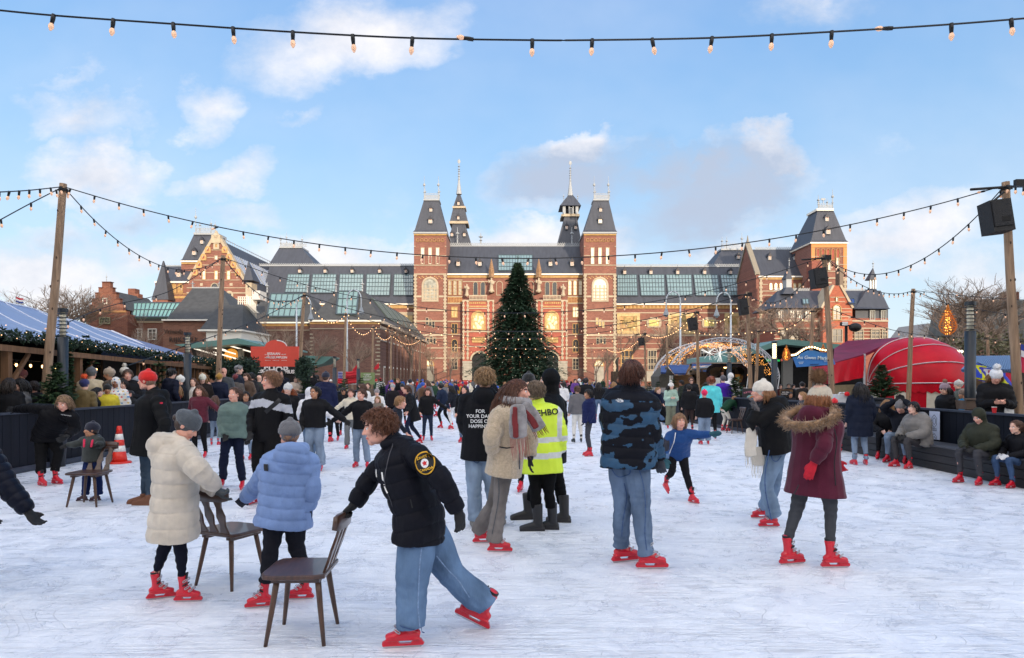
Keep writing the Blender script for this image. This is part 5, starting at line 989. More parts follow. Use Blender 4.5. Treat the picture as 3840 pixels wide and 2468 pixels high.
# right corner pavilion
YR = 190.; W = Site('O'); pv = W.wall(mus, 1150, 680, 1545, None, YR, 16, BRK, 'pavilion')
mb = MB(); a, b = W.p(1140, 682, YR), W.p(1545, 682, YR); c, d = W.p(1108, 478, YR + 8), W.p(1500, 478, YR + 8); c.x = a.x
mb.add([a, b, d, c, (a.x, YR + 16, a.z), (b.x, YR + 16, a.z)], [(0, 1, 2, 3), (3, 2, 5, 4), (1, 5, 2), (0, 4, 5, 1), (0, 3, 4)]); pr = mb.build('pavilion_roof', SLT, mus)
gx = W.p(1150, 682, YR).x; mb = MB(); mb.prism([(gx - .9, YR, 0), (gx - .9, YR + 16, 0), (gx - .9, YR + 16, a.z + .6), (gx - .9, YR + 8, c.z + 1.2), (gx - .9, YR, a.z + .6)], (.9, 0, 0)); gb = mb.build('gable_wall', BRK, mus)
mb = MB(); mb.prism([(gx - 1.2, YR, a.z + .4), (gx - 1.2, YR + 8, c.z + 1.1), (gx - 1.2, YR + 8, c.z + 1.9), (gx - 1.2, YR, a.z + 1.2)], (1.4, 0, 0)); mb.prism([(gx - 1.2, YR + 8, c.z + 1.1), (gx - 1.2, YR + 16, a.z + .4), (gx - 1.2, YR + 16, a.z + 1.2), (gx - 1.2, YR + 8, c.z + 1.9)], (1.4, 0, 0)); mb.loft([(gx - .5, YR + 8, c.z + 1), (gx - .5, YR + 8, c.z + 4)], [.5, .1], n=6, sub=1); mb.build('coping', M((130, 124, 112)), gb)
k = MB()
for z in (4, 9, 14, 19): k.box((gx - 1.05, YR, z), (gx - .9, YR + 16, z + .35))
k.build('band', STO, gb)
for y in (2.5, 6, 10, 13.5):
  for z in (5, 11, 16.5): k = MB(); k.box((gx - 1.0, YR + y - .6, z), (gx - .9, YR + y + .6, z + 2.6)); k.build('window', GDK, gb)
W.crest(pr, 1118, 1490, 456, 480, YR + 8, 22); W.bars(pr, [(1146, 678, 1545, 688)], YR - .6, WHT, 'gutter', .6); [W.dormer(pr, x, 556, 24, 56, YR + 4.6) for x in (1230, 1424)]
W.bars(pv, [(1150, 690, 1545, 706)], YR - .2, GLD, 'frieze', .2); W.bars(pv, [(1150, 790, 1545, 797), (1150, 822, 1545, 828), (1150, 740, 1215, 745), (1150, 1010, 1300, 1016), (1150, 905, 1300, 911)], YR - .15, STO, 'band', .15); quoins(W, pv, 1150, 1175, 690, 1120, YR - .25, 17)
for x in (1225, 1263, 1301, 1340, 1404, 1442): W.window(pv, x, 744, x + 26, 786, YR, 1, 2, glass=GLARE, frame=GLD, arch=1)
# right corner tower
YS_ = 184.; tw = W.wall(mus, 1545, 430, 1816, None, YS_, 14, BRK, 'tower'); W.bars(tw, [(1538, 420, 1824, 432)], YS_ - .5, WHT, 'cornice', 15); W.bars(tw, [(1545, 434, 1816, 462), (1545, 463, 1572, 640), (1788, 463, 1816, 640)], YS_ - .15, M((190, 130, 76), var=.15), 'gold_brick', .15)
for i in range(5): c = 1594 + i * 38; W.window(tw, c - 14, 484, c + 14, 560, YS_, 1, 1, glass=RED, frame=GLD, arch=1, name='blind_arch')
for x in (1622, 1681, 1742): W.window(tw, x - 12, 540, x + 12, 636, YS_ - .1, 1, 2, frame=STO, glass=CHV)
W.bars(tw, [(1545, 528, 1600, 532), (1760, 528, 1816, 532), (1545, 640, 1816, 646), (1545, 690, 1816, 700), (1545, 590, 1600, 594), (1760, 590, 1816, 594)], YS_ - .2, STO, 'band', .2); quoins(W, tw, 1790, 1816, 700, 900, YS_ - .3, 17); W.bars(tw, [(1640, 725, 1700, 735), (1640, 735, 1650, 800)], YS_ - .2, STO, 'band', .2)
tr = W.mansard(mus, 1536, 1826, 420, 1592, 1712, 178, YS_ - .6, 15.2, YS_ + 3.5, 5.5); W.bars(tr, [(1586, 166, 1716, 182)], YS_ + 3, WHT, 'cornice', 6.5)
for yq in (YS_ + 3.2, YS_ + 9): W.crest(tr, 1596, 1708, 124, 168, yq, 9)
for x, t in ((1598, 64), (1706, 20)): W.finial(tr, x, t, 166, YS_ + 3.4, .17)
W.finial(tr, 1600, 90, 166, YS_ + 9, .15); W.finial(tr, 1665, 90, 166, YS_ + 9, .15); W.bars(tr, [(1620, 88, 1652, 102), (1634, 102, 1638, 130)], YS_ + 5, LEAD, 'antenna', .3)
W.dormer(tr, 1664, 262, 28, 58, YS_ + 2.0); W.dormer(tr, 1674, 360, 34, 66, YS_ + .3)
# left corner: gabled pavilion with tower behind
W = Site('N'); YL = 185.
T = W.mansard(mus, 385, 690, 478, 500, 685, 262, 196, 15, 200, 6, name='tower_roof'); W.bars(T, [(496, 246, 688, 264)], 199.5, LEAD, 'cornice', 7); W.wall(mus, 395, 488, 690, None, 196.8, 13, BRK, 'tower'); W.bars(T, [(388, 478, 690, 490)], 196, WHT, 'cornice', 14); W.bars(T, [(395, 491, 600, 506)], 196.4, GLD, 'frieze', .4)
for yq in (200.2, 206): W.crest(T, 515, 680, 190, 246, yq, 10)
for x, t in ((515, 42), (549, 150), (641, 130), (675, 150)): W.finial(T, x, t, 246, 200.4, .17)
W.dormer(T, 563, 340, 26, 60, 198.2); W.dormer(T, 499, 432, 32, 66, 196.6); W.dormer(T, 601, 432, 30, 66, 196.6)
lv = W.wall(mus, 180, 655, 470, None, 192, 14, BRK, 'side_wing'); W.bars(lv, [(172, 648, 480, 662)], 191.4, WHT, 'gutter', .6)
mb = MB(); a, b = W.p(215, 650, 192), W.p(540, 650, 192); c, d = W.p(248, 525, 199), W.p(560, 525, 199); mb.add([a, b, d, c, (a.x, 206, a.z), (b.x, 206, b.z)], [(0, 1, 2, 3), (3, 2, 5, 4), (0, 3, 4), (1, 5, 2), (0, 4, 5, 1)]); sr = mb.build('side_roof', SLT, mus); W.crest(sr, 262, 530, 512, 526, 199, 14); W.dormer(sr, 372, 614, 36, 72, 194.2)
W.bars(mus, [(236, 600, 260, 1100)], 190.5, M((86, 66, 58)), 'chimney', 1.2)
tt = W.mansard(mus, 148, 290, 800, 244, 250, 480, 188, 5, 190, .3, name='turret_roof', flare=False); W.wall(mus, 158, 800, 282, None, 188.3, 4.5, BRK, 'turret')
for i in range(3): x = 262 + i * 52; W.window(lv, x, 690, x + 44, 745, 192, 2, 1, glass=GLD, frame=GLD, arch=1)
W.bars(lv, [(180, 750, 470, 756), (180, 770, 470, 790)], 191.8, GLD, 'band', .2)
gbx = MB(); P_ = [W.p(465, 640, YL), W.p(440, 700, YL), Vector((W.p(440, 700, YL).x, YL, 0)), Vector((W.p(935, 700, YL).x, YL, 0)), W.p(935, 690, YL), W.p(905, 640, YL), W.p(708, 305, YL), W.p(664, 305, YL)]
gbx.prism(P_, (0, 1.5, 0)); gf = gbx.build('gable_front', BRK, mus)
mb = MB()
for (p, q) in (((465, 640), (664, 305)), ((708, 305), (905, 640))): a, b = W.p(*p, YL), W.p(*q, YL); n_ = Vector((-(b - a).z, 0, (b - a).x)).normalized(); n_ = n_ if n_.z > 0 else -n_; mb.prism([a, b, b + n_ * .7, a + n_ * .7], (0, 1.8, 0)) if 0 else mb.prism([a + Vector((0, -.3, 0)), b + Vector((0, -.3, 0)), b + n_ * .7 + Vector((0, -.3, 0)), a + n_ * .7 + Vector((0, -.3, 0))], (0, 2.1, 0))
mb.build('coping', STO, gf); mb = MB(); a, b = W.p(686, 305, YL), W.p(686, 240, YL); mb.box((a.x - 1.2, YL - .5, a.z - 1), (a.x + 1.2, YL + 1, a.z + 1.2)); mb.loft([(a.x, YL, a.z + 1), (a.x, YL, b.z)], [.9, .35], n=6, sub=1); mb.build('gable_finial', STO, gf)
for i in range(5):
  for sd in (-1, 1):
    y = 600 - i * 62; x = 686 + sd * (178 - i * 36); 
    if i < 4: W.window(gf, x - 24, y - 30, x + 24, y + 2, YL - .1, 1, 1, glass=RED, frame=GLD, arch=1, name='blind_arch', fw=.5)
  W.bars(gf, [(686 - 190 + i * 37, 636 - i * 62, 686 + 190 - i * 37, 641 - i * 62)], YL - .12, STO, 'band', .12)
W.window(gf, 662, 350, 710, 385, YL - .12, 1, 1, glass=GLD, frame=STO, arch=1, name='roundel', fw=.5)
for x in (584, 685, 787): W.window(gf, x - 15, 560, x + 15, 636, YL - .13, 1, 2, glass=CHV, frame=GLD)
for x, y in ((685, 436),): W.window(gf, x - 13, y, x + 13, y + 36, YL - .13, 1, 1, glass=CHV, frame=STO)
W.bars(gf, [(440, 700, 935, 706), (440, 740, 935, 750), (440, 790, 935, 796), (550, 664, 572, 686), (794, 664, 818, 686)], YL - .15, STO, 'band', .15); W.window(gf, 640, 695, 705, 715, YL - .1, 3, 1, glass=GDK, frame=STO, arch=1); W.window(gf, 762, 760, 826, 830, YL - .1, 2, 1, glass=GDK, frame=STO, arch=1, fw=.5)
# ridge of that pavilion runs away from the square; its right slope carries skylights
YE = 232.; mb = MB(); a = W.p(700, 300, YL + 1.5); b = W.p(985, 425, YE); ea = W.p(912, 690, YL + 1.5); eb = Vector((ea.x + 0, YE, ea.z)); b = Vector((a.x, YE, a.z)); la = Vector((2 * a.x - ea.x, YL + 1.5, ea.z)); lb = Vector((la.x, YE, la.z))
mb.add([a, b, eb, ea, la, lb], [(0, 3, 2, 1), (0, 1, 5, 4), (4, 5, 2, 3), (0, 4, 3), (1, 2, 5)]); gr = mb.build('gable_roof', SLT, mus)
nn = (eb - ea).cross(a - ea).normalized(); nn = nn if nn.x > 0 else -nn; bl = M((96, 128, 178), rough=.12, var=.1, spec=1, scale=.3)
for i in range(5):
  u0, u1 = .03 + i * .19, .19 + i * .19; q = lambda u, v: ea.lerp(eb, u).lerp(a.lerp(b, u), v) + nn * .1
  mb = MB(); mb.prism([q(u0, .22), q(u1, .22), q(u1, .72), q(u0, .72)], nn * .15); g = mb.build('skylight', bl, gr); k = MB()
  for j in range(6): u = u0 + (u1 - u0) * j / 5; k.obox((q(u, .22) + q(u, .72)) / 2 + nn * .2, (0, .12, 0), (q(u, .72) - q(u, .22)) / 2, nn * .08)
  k.build('glazing_bars', LEAD, g)
k = MB()
for i in range(30): p = a.lerp(b, i / 29); k.box((p.x - .05, p.y - .05, p.z), (p.x + .05, p.y + .05, p.z + 1.1)); 
k.box((a.x - .05, a.y, a.z + .7), (a.x + .05, b.y, a.z + .85)); k.build('ridge_railing', LEAD, gr)
k = MB(); W.box(k, 925, 660, 975, None, YL - 2.5, 4); k.build('corner_turret', STO, mus); W.mansard(mus, 908, 988, 640, 946, 952, 488, YL - 3.2, 5.5, YL - .6, .3, name='turret_roof', flare=False)
# ---- the villa in front of the right corner
V = Site('O'); YV = 160.; vl = thing('villa', 'red brick villa with steep slate roofs and two small spires before the museum corner', 'house', (V.p(1700, 1100, YV).x, YV, 0))
VB = brick((138, 80, 64), (116, 64, 52)); wv = V.wall(vl, 1270, 1000, 2128, None, YV, 14, VB); V.bars(wv, [(1262, y, 2132, y + h) for y, h in ((1014, 12), (1072, 8), (1098, 5), (1124, 5), (1150, 7))], YV - .2, STO, 'band', .2)
mb = MB(); a, b, c, d = V.p(1250, 922, YV - .8), V.p(2000, 922, YV - .8), V.p(1290, 790, YV + 6), V.p(1960, 790, YV + 6)
mb.add([a, b, d, c, (a.x, YV + 13, a.z), (b.x, YV + 13, a.z)], [(0, 1, 2, 3), (3, 2, 5, 4), (0, 3, 4), (1, 5, 2), (0, 4, 5, 1)]); vr = mb.build('roof', SLT, vl); V.crest(vr, 1262, 1530, 768, 792, YV + 6, 16); V.crest(vr, 1800, 1955, 776, 794, YV + 6, 12)
V.wall(vl, 1275, 926, 1560, 1000, YV + .3, 5, M((78, 82, 90), var=.1), 'attic_wall'); V.wall(vl, 1880, 930, 2128, 1000, YV + .3, 5, M((78, 82, 90), var=.1), 'attic_wall')
for x in (1310, 1400, 1450, 1515, 2006, 2090): V.window(vl, x - 20, 940, x + 20, 1016, YV + .1, 2, 1, frame=M((150, 154, 152)), fw=.16)
for x in (1345, 1420, 1740, 1905, 2030, 2100): V.window(wv, x - 36 if x != 2100 else x - 22, 1085, x + (36 if x != 2100 else 22), 1185, YV - .1, 2, 2, frame=M((150, 140, 122)), fw=.2)
gp = MB(); gp.prism([V.p(1632, 925, YV - 1.5), V.p(1856, 925, YV - 1.5), V.p(1762, 752, YV - 1.5), V.p(1722, 752, YV - 1.5)], (0, 5, 0)); V.box(gp, 1632, 925, 1856, None, YV - 1.5, 5); gg = gp.build('gable', brick((166, 92, 66), (144, 78, 58)), vl)
k = MB()
for (p, q) in (((1632, 925), (1722, 752)), ((1762, 752), (1856, 925))): a, b = V.p(*p, YV - 1.8), V.p(*q, YV - 1.8); n_ = Vector((-(b - a).z, 0, (b - a).x)).normalized(); n_ = n_ if n_.z > 0 else -n_; k.prism([a, b, b + n_ * .5, a + n_ * .5], (0, 5.5, 0))
k.build('coping', STO, gg); V.bars(gg, [(1640, y, 1850, y + 5) for y in (925, 950, 985, 1012)] + [(1690, y, 1800, y + 5) for y in (838, 872)], YV - 1.65, STO, 'band', .15)
V.window(gg, 1704, 930, 1772, 1016, YV - 1.6, 2, 2, frame=GLD, arch=1); V.window(gg, 1728, 836, 1748, 876, YV - 1.6, 1, 1, frame=GLD); V.window(gg, 1700, 1080, 1780, 1185, YV - 1.6, 2, 2, frame=M((150, 140, 122)), fw=.2)
V.bars(vl, [(1760, 615, 1790, 800)], YV + 6, M((110, 96, 84)), 'chimney', 2.2); V.bars(vl, [(1548, 560, 1645, 865)], YV + 7, VB, 'chimney', 3)
V.mansard(vl, 1865, 2146, 928, 1962, 2072, 790, YV - 1.2, 14, YV + 3, 5, name='turret_roof'); V.mansard(vl, 1952, 2080, 832, 1992, 2036, 775, YV + 2.5, 6, YV + 4.5, 2, name='turret_roof'); V.bars(vl, [(1992, 705, 1999, 775), (2012, 705, 2019, 775), (2030, 705, 2037, 775)], YV + 4.6, WHT, 'belfry', .5); V.mansard(vl, 1988, 2040, 705, 2012, 2016, 620, YV + 4.3, 2.4, YV + 5.4, .2, name='spire', flare=False); V.finial(vl, 2014, 560, 624, YV + 5.5, .12)
V.mansard(vl, 1325, 1430, 815, 1355, 1398, 765, YV + 3, 6, YV + 4.2, 2.5, name='turret_roof'); V.wall(vl, 1355, 700, 1395, 770, YV + 4.2, 2.4, LEAD, 'spire_base'); V.mansard(vl, 1350, 1400, 700, 1374, 1378, 600, YV + 4, 2.8, YV + 5.2, .2, name='spire', flare=False); V.finial(vl, 1376, 540, 604, YV + 5.4, .12)
sk = V.skylight(vr, [(1482, 892), (1528, 892), (1524, 852), (1476, 852)], YV + .9, YV + 2.9, 2, 1, off=.6); V.skylight(vr, [(1832, 888), (1878, 888), (1872, 850), (1828, 850)], YV + .9, YV + 2.9, 2, 1, off=3.2, mat=M((50, 70, 130), rough=.15))
# ---- the low brick wing with slate roofs at the left, before the museum
L_ = Site('N'); YB = 118.; bw = thing('gallery_building', 'long purple-brown brick building with grey slate hip roofs and green skylights', 'building', (L_.p(1200, 1300, YB).x, YB, 0))
PB = brick((124, 90, 78), (100, 72, 64)); SG = M((62, 64, 66), rough=.75, var=.22, scale=1.4); TEAL = M((110, 138, 140), rough=.25, var=.1, scale=.6, spec=.8)
L_.wall(bw, 1455, 985, 2036, None, YB, 3, PB); L_.wall(bw, 895, 1000, 1455, None, YB + 2, 20, PB)
xr = L_.p(2036, 985, YB).x; zt = L_.p(2036, 985, YB).z; sw = MB(); sw.box((xr - .4, YB + 3, 0), (xr, YB + 62, zt)); sw = sw.build('side_wall', PB, bw)
k = MB(); k.box((xr, YB, zt - 3.2), (xr + .12, YB + 62, zt - 2.9)); k.box((xr, YB, zt - 1.2), (xr + .1, YB + 62, zt - .6)); k.box((xr, YB, zt - .3), (xr + .7, YB + 62, zt + .2)); k.build('band', M((170, 160, 148)), sw)
for i in range(14):
  y = YB + 3 + i * 4.3; k = MB(); k.box((xr, y, .6), (xr + .08, y + 1.7, 4.2)); k.build('window', WHT, sw); k = MB(); k.box((xr + .08, y + .25, .9), (xr + .12, y + 1.45, 3.9)); k.build('pane', GDK, sw)
  k = MB(); k.box((xr, y + 2.9, 0), (xr + .35, y + 3.4, zt - .4)); k.build('pilaster', PB, sw)
L_.bars(bw, [(1445, 968, 2045, 982)], YB - .6, WHT, 'gutter', .6); L_.bars(bw, [(888, 984, 1455, 996)], YB + 1.4, WHT, 'gutter', .6); L_.bars(bw, [(1455, 986, 2036, 1002)], YB - .12, GLD, 'frieze', .12); L_.bars(bw, [(895, 1003, 1455, 1018)], YB + 1.88, GLD, 'frieze', .12)
L_.bars(bw, [(1455, 1036, 2036, 1044)], YB - .1, STO, 'band', .1); L_.bars(bw, [(895, 1048, 1455, 1056)], YB + 1.9, STO, 'band', .1); L_.bars(bw, [(2008 - 12 * (i % 2), 1080 + i * 30, 2036, 1092 + i * 30) for i in range(12)] + [(1455, 1080 + i * 30, 1478 + 12 * (i % 2), 1092 + i * 30) for i in range(12)], YB - .1, STO, 'quoins', .1)
def hip(par, a, b, e, D, t0, t1, yt, Y, Yt, Dt, mat, nm='roof'): return L_.mansard(par, a, b, e, t0, t1, yt, Y, D, Yt, Dt, mat=mat, name=nm, flare=False)
r1 = hip(bw, 1448, 2050, 970, 14, 1685, 1895, 728, YB - .5, YB + 6.5, .6, SG); L_.skylight(r1, [(1675, 920), (1840, 920), (1860, 732), (1692, 732)], YB + 1.0, YB + 6.2, 4, 3, TEAL, .5)
r2 = hip(bw, 888, 1560, 985, 16, 1125, 1438, 745, YB + 1.5, YB + 9, .8, SG); L_.skylight(r2, [(1102, 940), (1378, 940), (1415, 752), (1135, 752)], YB + 3.0, YB + 8.4, 6, 3, TEAL, .6)
mb = MB(); yA, yB_ = YB + 6.5, YB + 58; A0 = L_.p(1895, 728, yA); mb.add([(xr + .5, YB - .5, zt + .2), (xr + .5, yB_ + 6, zt + .2), (A0.x, yB_, A0.z), (A0.x, yA, A0.z), (A0.x - 6, YB - .5, zt + .2), (A0.x - 6, yB_ + 6, zt + .2)], [(0, 1, 2, 3), (3, 2, 5, 4), (1, 5, 2), (0, 3, 4), (0, 4, 5, 1)]); r3 = mb.build('roof', SG, bw)
p0, p1, p2, p3 = Vector((xr + .5, YB, zt + .2)), Vector((xr + .5, yB_, zt + .2)), Vector((A0.x, yB_, A0.z)), Vector((A0.x, YB, A0.z)); nn = (p1 - p0).cross(p3 - p0).normalized(); nn = nn if nn.x > 0 else -nn
for i in range(5):
  q = lambda u, v: p0.lerp(p1, u).lerp(p3.lerp(p2, u), v) + nn * .08; u0, u1 = .17 + i * .16, .29 + i * .16; mb = MB(); mb.prism([q(u0, .2), q(u1, .2), q(u1, .85), q(u0, .85)], nn * .12); g = mb.build('skylight', M((96, 116, 112), rough=.3), r3); k = MB()
  for j in range(4): u = u0 + (u1 - u0) * j / 3; k.obox((q(u, .2) + q(u, .85)) / 2 + nn * .16, (0, .09, 0), (q(u, .85) - q(u, .2)) / 2, nn * .05)
  k.build('glazing_bars', BAR, g)
for x, y, Yf in ((1672, 640, YB + 6.5), (1890, 630, YB + 6.5), (1104, 655, YB + 9), (1436, 665, YB + 9)): L_.finial(bw, x, y, 742, Yf, .16)
# left half of it, with the lettered wall
bz = thing('entrance_wing', 'brown brick building with steep slate roof and metal letters, left of the skylit gallery', 'building', (L_.p(430, 1100, 110).x, 110, 0))
BB = brick((130, 90, 72), (108, 74, 60)); L_.wall(bz, 245, 975, 616, None, 110, 20, BB); L_.bars(bz, [(232, 962, 616, 974)], 109.4, WHT, 'gutter', .6)
hip(bz, 272, 860, 962, 16, 490, 715, 705, 109.5, 117.5, 1, SG); L_.crest(bz, 490, 715, 696, 707, 117.5, 14); L_.finial(bz, 490, 645, 706, 117.5, .15); L_.finial(bz, 708, 650, 706, 117.5, .15)
L_.wall(bz, 600, 1060, 892, 1175, 104, 12, WHT, 'bay_wall'); L_.wall(bz, 530, 1080, 892, None, 104.3, 12, BB); L_.bars(bz, [(530, 1046, 900, 1060)], 103.4, WHT, 'gutter', 12.5)
hip(bz, 548, 900, 1046, 12, 704, 905, 848, 103.6, 109, 1, SG); L_.wall(bz, 840, 850, 960, 1000, 112, 3, GRS, 'stair_tower')
put_text('RIJKSMUSEUM', 1.05, L_.p(480, 1132, 109.8), (1, 0, 0), (0, 0, 1), M((60, 48, 42), rough=.5, var=0), bz, depth=.06, spacing=1.15); put_text('Vriends', 1.0, L_.p(330, 1065, 109.8), (1, 0, 0), (0, 0, 1), M((70, 52, 42), rough=.5, var=0), bz, depth=.06)
k = MB()
for i in range(8): a = L_.p(865 + i * 17, 780, 111); k.box((a.x - .05, 111, L_.p(0, 840, 111).z), (a.x + .05, 111.1, L_.p(0, 778, 111).z))
for y in (780, 800, 820): k.box((L_.p(860, 0, 111).x, 111, L_.p(0, y, 111).z), (L_.p(988, 0, 111).x, 111.08, L_.p(0, y, 111).z + .1))
for i in range(9): a = L_.p(940 + i * 9, 838 + i * 9, 110.5); k.box((a.x - .3, 110.3, a.z), (a.x + .3, 111.2, a.z + .08)); k.box((a.x - .04, 110.3, a.z), (a.x + .04, 110.4, a.z + 1.5))
k.build('roof_stair', WHT, bz); L_.wall(bz, 980, 725, 1045, 800, 113, 3, M((190, 190, 188)), 'roof_unit')
# white-windowed building and stepped gable
h2 = thing('brick_annex', 'low brick annex with white sash windows and long green glass roof', 'building', (L_.p(100, 1100, 115).x, 115, 0)); L_.wall(h2, -150, 978, 245, None, 115, 12, brick((118, 78, 62), (100, 64, 52))); L_.bars(h2, [(-150, 976, 245, 990)], 114.8, STO, 'band', .2)
L_.skylight(h2, [(-10, 945), (325, 945), (390, 828), (0, 828)], 114.5, 119, 11, 2, M((118, 160, 156), rough=.3, var=.1, scale=.5)); L_.bars(h2, [(-150, 948, 285, 976)], 114.6, SG, 'parapet', 5)
for x in (40, 160): L_.window(h2, x - 36, 1040, x + 36, 1132, 114.9, 2, 3, frame=WHT)
G_ = Site('P'); sg = thing('stepped_gable_house', 'dark brick house with a stepped gable beside the annex', 'house', (G_.p(665, 900, 112).x, 112, 0)); GB = brick((120, 74, 56), (98, 58, 46)); k = MB()
for (a, b, y) in ((640, 692, 700), (618, 708, 735), (597, 730, 768), (575, 752, 805), (540, 800, 880)): G_.box(k, a, y, b, None, 112 + .002 * y, 1.0 if y < 850 else 12)
k = MB(); pts = [(540, 1000), (540, 842 + 38), (558, 880), (558, 840), (575, 840), (575, 805), (597, 805), (597, 768), (618, 768), (618, 735), (640, 735), (640, 700), (692, 700), (692, 735), (708, 735), (708, 768), (730, 768), (730, 805), (752, 805), (752, 840), (772, 840), (772, 880), (800, 880), (800, 1000)]
k.prism([G_.p(x, y, 112) for x, y in pts], (0, .8, 0)); fr_ = k.build('gable_front', GB, sg); G_.wall(sg, 540, 900, 800, None, 112.01, 14, GB)
G_.bars(fr_, [(a - 2, y - 4, b + 2, y) for a, b, y in ((640, 692, 700), (618, 640, 735), (692, 708, 735), (597, 618, 768), (708, 730, 768), (575, 597, 805), (730, 752, 805))], 111.8, M((90, 50, 42)), 'coping', 1); G_.window(fr_, 648, 800, 674, 838, 111.98, 1, 1, glass=CHR, frame=WHT, name='shutter'); G_.window(fr_, 626, 920, 694, 964, 111.98, 4, 2, frame=M((120, 116, 90)), glass=M((92, 96, 84)))
G_.bars(fr_, [(540, 878, 790, 890)], 111.9, M((150, 110, 70)), 'frieze', .1)
mb = MB(); r0 = G_.p(666, 745, 112.8); e0 = G_.p(775, 870, 112.8); l0 = 2 * r0.x - e0.x; mb.add([(r0.x, 112.8, r0.z), (r0.x, 126, r0.z), (e0.x, 126, e0.z), (e0.x, 112.8, e0.z), (l0, 112.8, e0.z), (l0, 126, e0.z)], [(0, 3, 2, 1), (0, 1, 5, 4), (0, 4, 3), (1, 2, 5), (4, 5, 2, 3)]); mb.build('roof', SG, sg); G_.bars(sg, [(803, 740, 848, 860), (848, 772, 868, 860)], 122, GB, 'chimney', 1.5)
G_.finial(sg, 668, 645, 702, 112.4, .06)
# unseen building added behind the viewer, sized to throw shade over the rink
bb = thing('rink_shade_block', 'broad pale block added unseen behind the viewer to shade the rink', 'building', (50, -110, 0)); k = MB(); k.box((-140, -135, 0), (240, -110, 55)); k.build('wall', brick((150, 120, 100), (140, 110, 90)), bb)
k = MB()
for i in range(60):
  for j in range(9): k.box((-136 + i * 6.2, -110 + .0, 3 + j * 5.6), (-133.5 + i * 6.2, -109.9, 6 + j * 5.6))
k.build('windows', GDK, bb)
# ---------------------------------------------------------------- rink boards, market, poles, lights, trees
S = Site('S'); D = Site('D0'); K_ = Site('K'); Lw = Site('L'); N_ = Site('N')
NAVY = M((17, 20, 30), spec=.2, rough=.6, var=.25, scale=3, stretch=(1, 1, .2), bump=.15, bscale=12); NAVT = M((46, 52, 66), rough=.5, var=.2, scale=4)
def boards(name, pts, label, h=1.08, side=1, posters=()):
  root = thing(name, label, 'barrier', (pts[0][0], pts[0][1], 0)); pl = MB(); rl = MB(); rs = random.Random(len(pts))
  for a, b in zip(pts, pts[1:]):
    a, b = Vector(a + (0,)), Vector(b + (0,)); L = (b - a).length; d = (b - a) / L; n = Vector((d.y, -d.x, 0)) * side; k = int(L / .21)
    for i in range(k):
      c = a + d * (L * (i + .5) / k) - n * (.03 + rs.random() * .004); pl.obox(c + Vector((0, 0, h / 2)), d * (L / k / 2 - .004), n * .02, (0, 0, h / 2))
    rl.obox((a + b) / 2 - n * .03 + Vector((0, 0, h + .022)), d * L / 2, n * .06, (0, 0, .02)); rl.obox((a + b) / 2 + n * .015 + Vector((0, 0, .06)), d * L / 2, n * .02, (0, 0, .055))
  pl.build('planks', NAVY, root); rl.build('rail', NAVT, root); return root
boards('rink_boards', [(-9.0, 3), (-9.0, 30), (-9.0, 59)], 'long black plank boards along the left side of the rink')
rb = boards('rink_boards', [(9.6, 4), (8.62, 10.5), (8.62, 17.3), (7.7, 21.5), (7.25, 25), (7.1, 40), (7.1, 59)], 'black plank boards curving along the right side of the rink behind the bench', side=-1)
boards('rink_boards', [(-9, 59.2), (7.1, 59.2)], 'dark boards closing the far end of the rink', side=1)
bn = thing('rink_bench', 'long black timber bench built against the right-hand boards', 'bench', (8.3, 13, 0)); mb = MB()
for i in range(4): mb.box((7.98 + i * .15, 9.2, .44), (8.12 + i * .15, 17.2, .47))
mb.build('seat', M((64, 66, 72), rough=.55, var=.25, scale=6, stretch=(1, .2, 1)), bn); mb = MB()
for i in range(3): mb.box((8.0, 9.2, .01 + i * .145), (8.05, 17.2, .145 + i * .145))
mb.box((8.0, 17.15, .01), (8.58, 17.2, .43)); mb.build('front', M((36, 36, 40), rough=.7, var=.45, scale=3, stretch=(1, .3, 2)), bn)
PAP = M((205, 212, 232), rough=.6, var=.03)
def poster(x, y0, y1, z0, z1, label):
  p = thing('poster', label, 'poster', (x, (y0 + y1) / 2, z0)); k = MB(); k.box((x - .006, y0, z0), (x, y1, z1)); k.build('sheet', PAP, p); yc = (y0 + y1) / 2
  for j in range(2):
    zc = z1 - .2 - j * .38; k = MB()
    hx = [(yc + .09 * math.cos(a), zc + .13 * math.sin(a)) for a in [math.pi / 6 + i * math.pi / 3 for i in range(6)]]
    for i in range(6):
      for f_ in (1, .55): a, b = hx[i], hx[(i + 1) % 6]; q = lambda t: (x - .009, yc + (t[0] - yc) * f_, zc + (t[1] - zc) * f_); k.tube(q(a), q(b), .0035, n=4)
    k.build('hexagon_mark', M((60, 66, 80), var=0), p)
    put_text('SCHAATS\nVERHUUR', .035, (x - .008, yc, zc - .17), (0, -1, 0), (0, 0, 1), M((70, 76, 90), var=0), p, depth=.001)
poster(8.575, 13.68, 14.02, .5, 1.07, 'white poster with hexagon marks on the right boards'); 
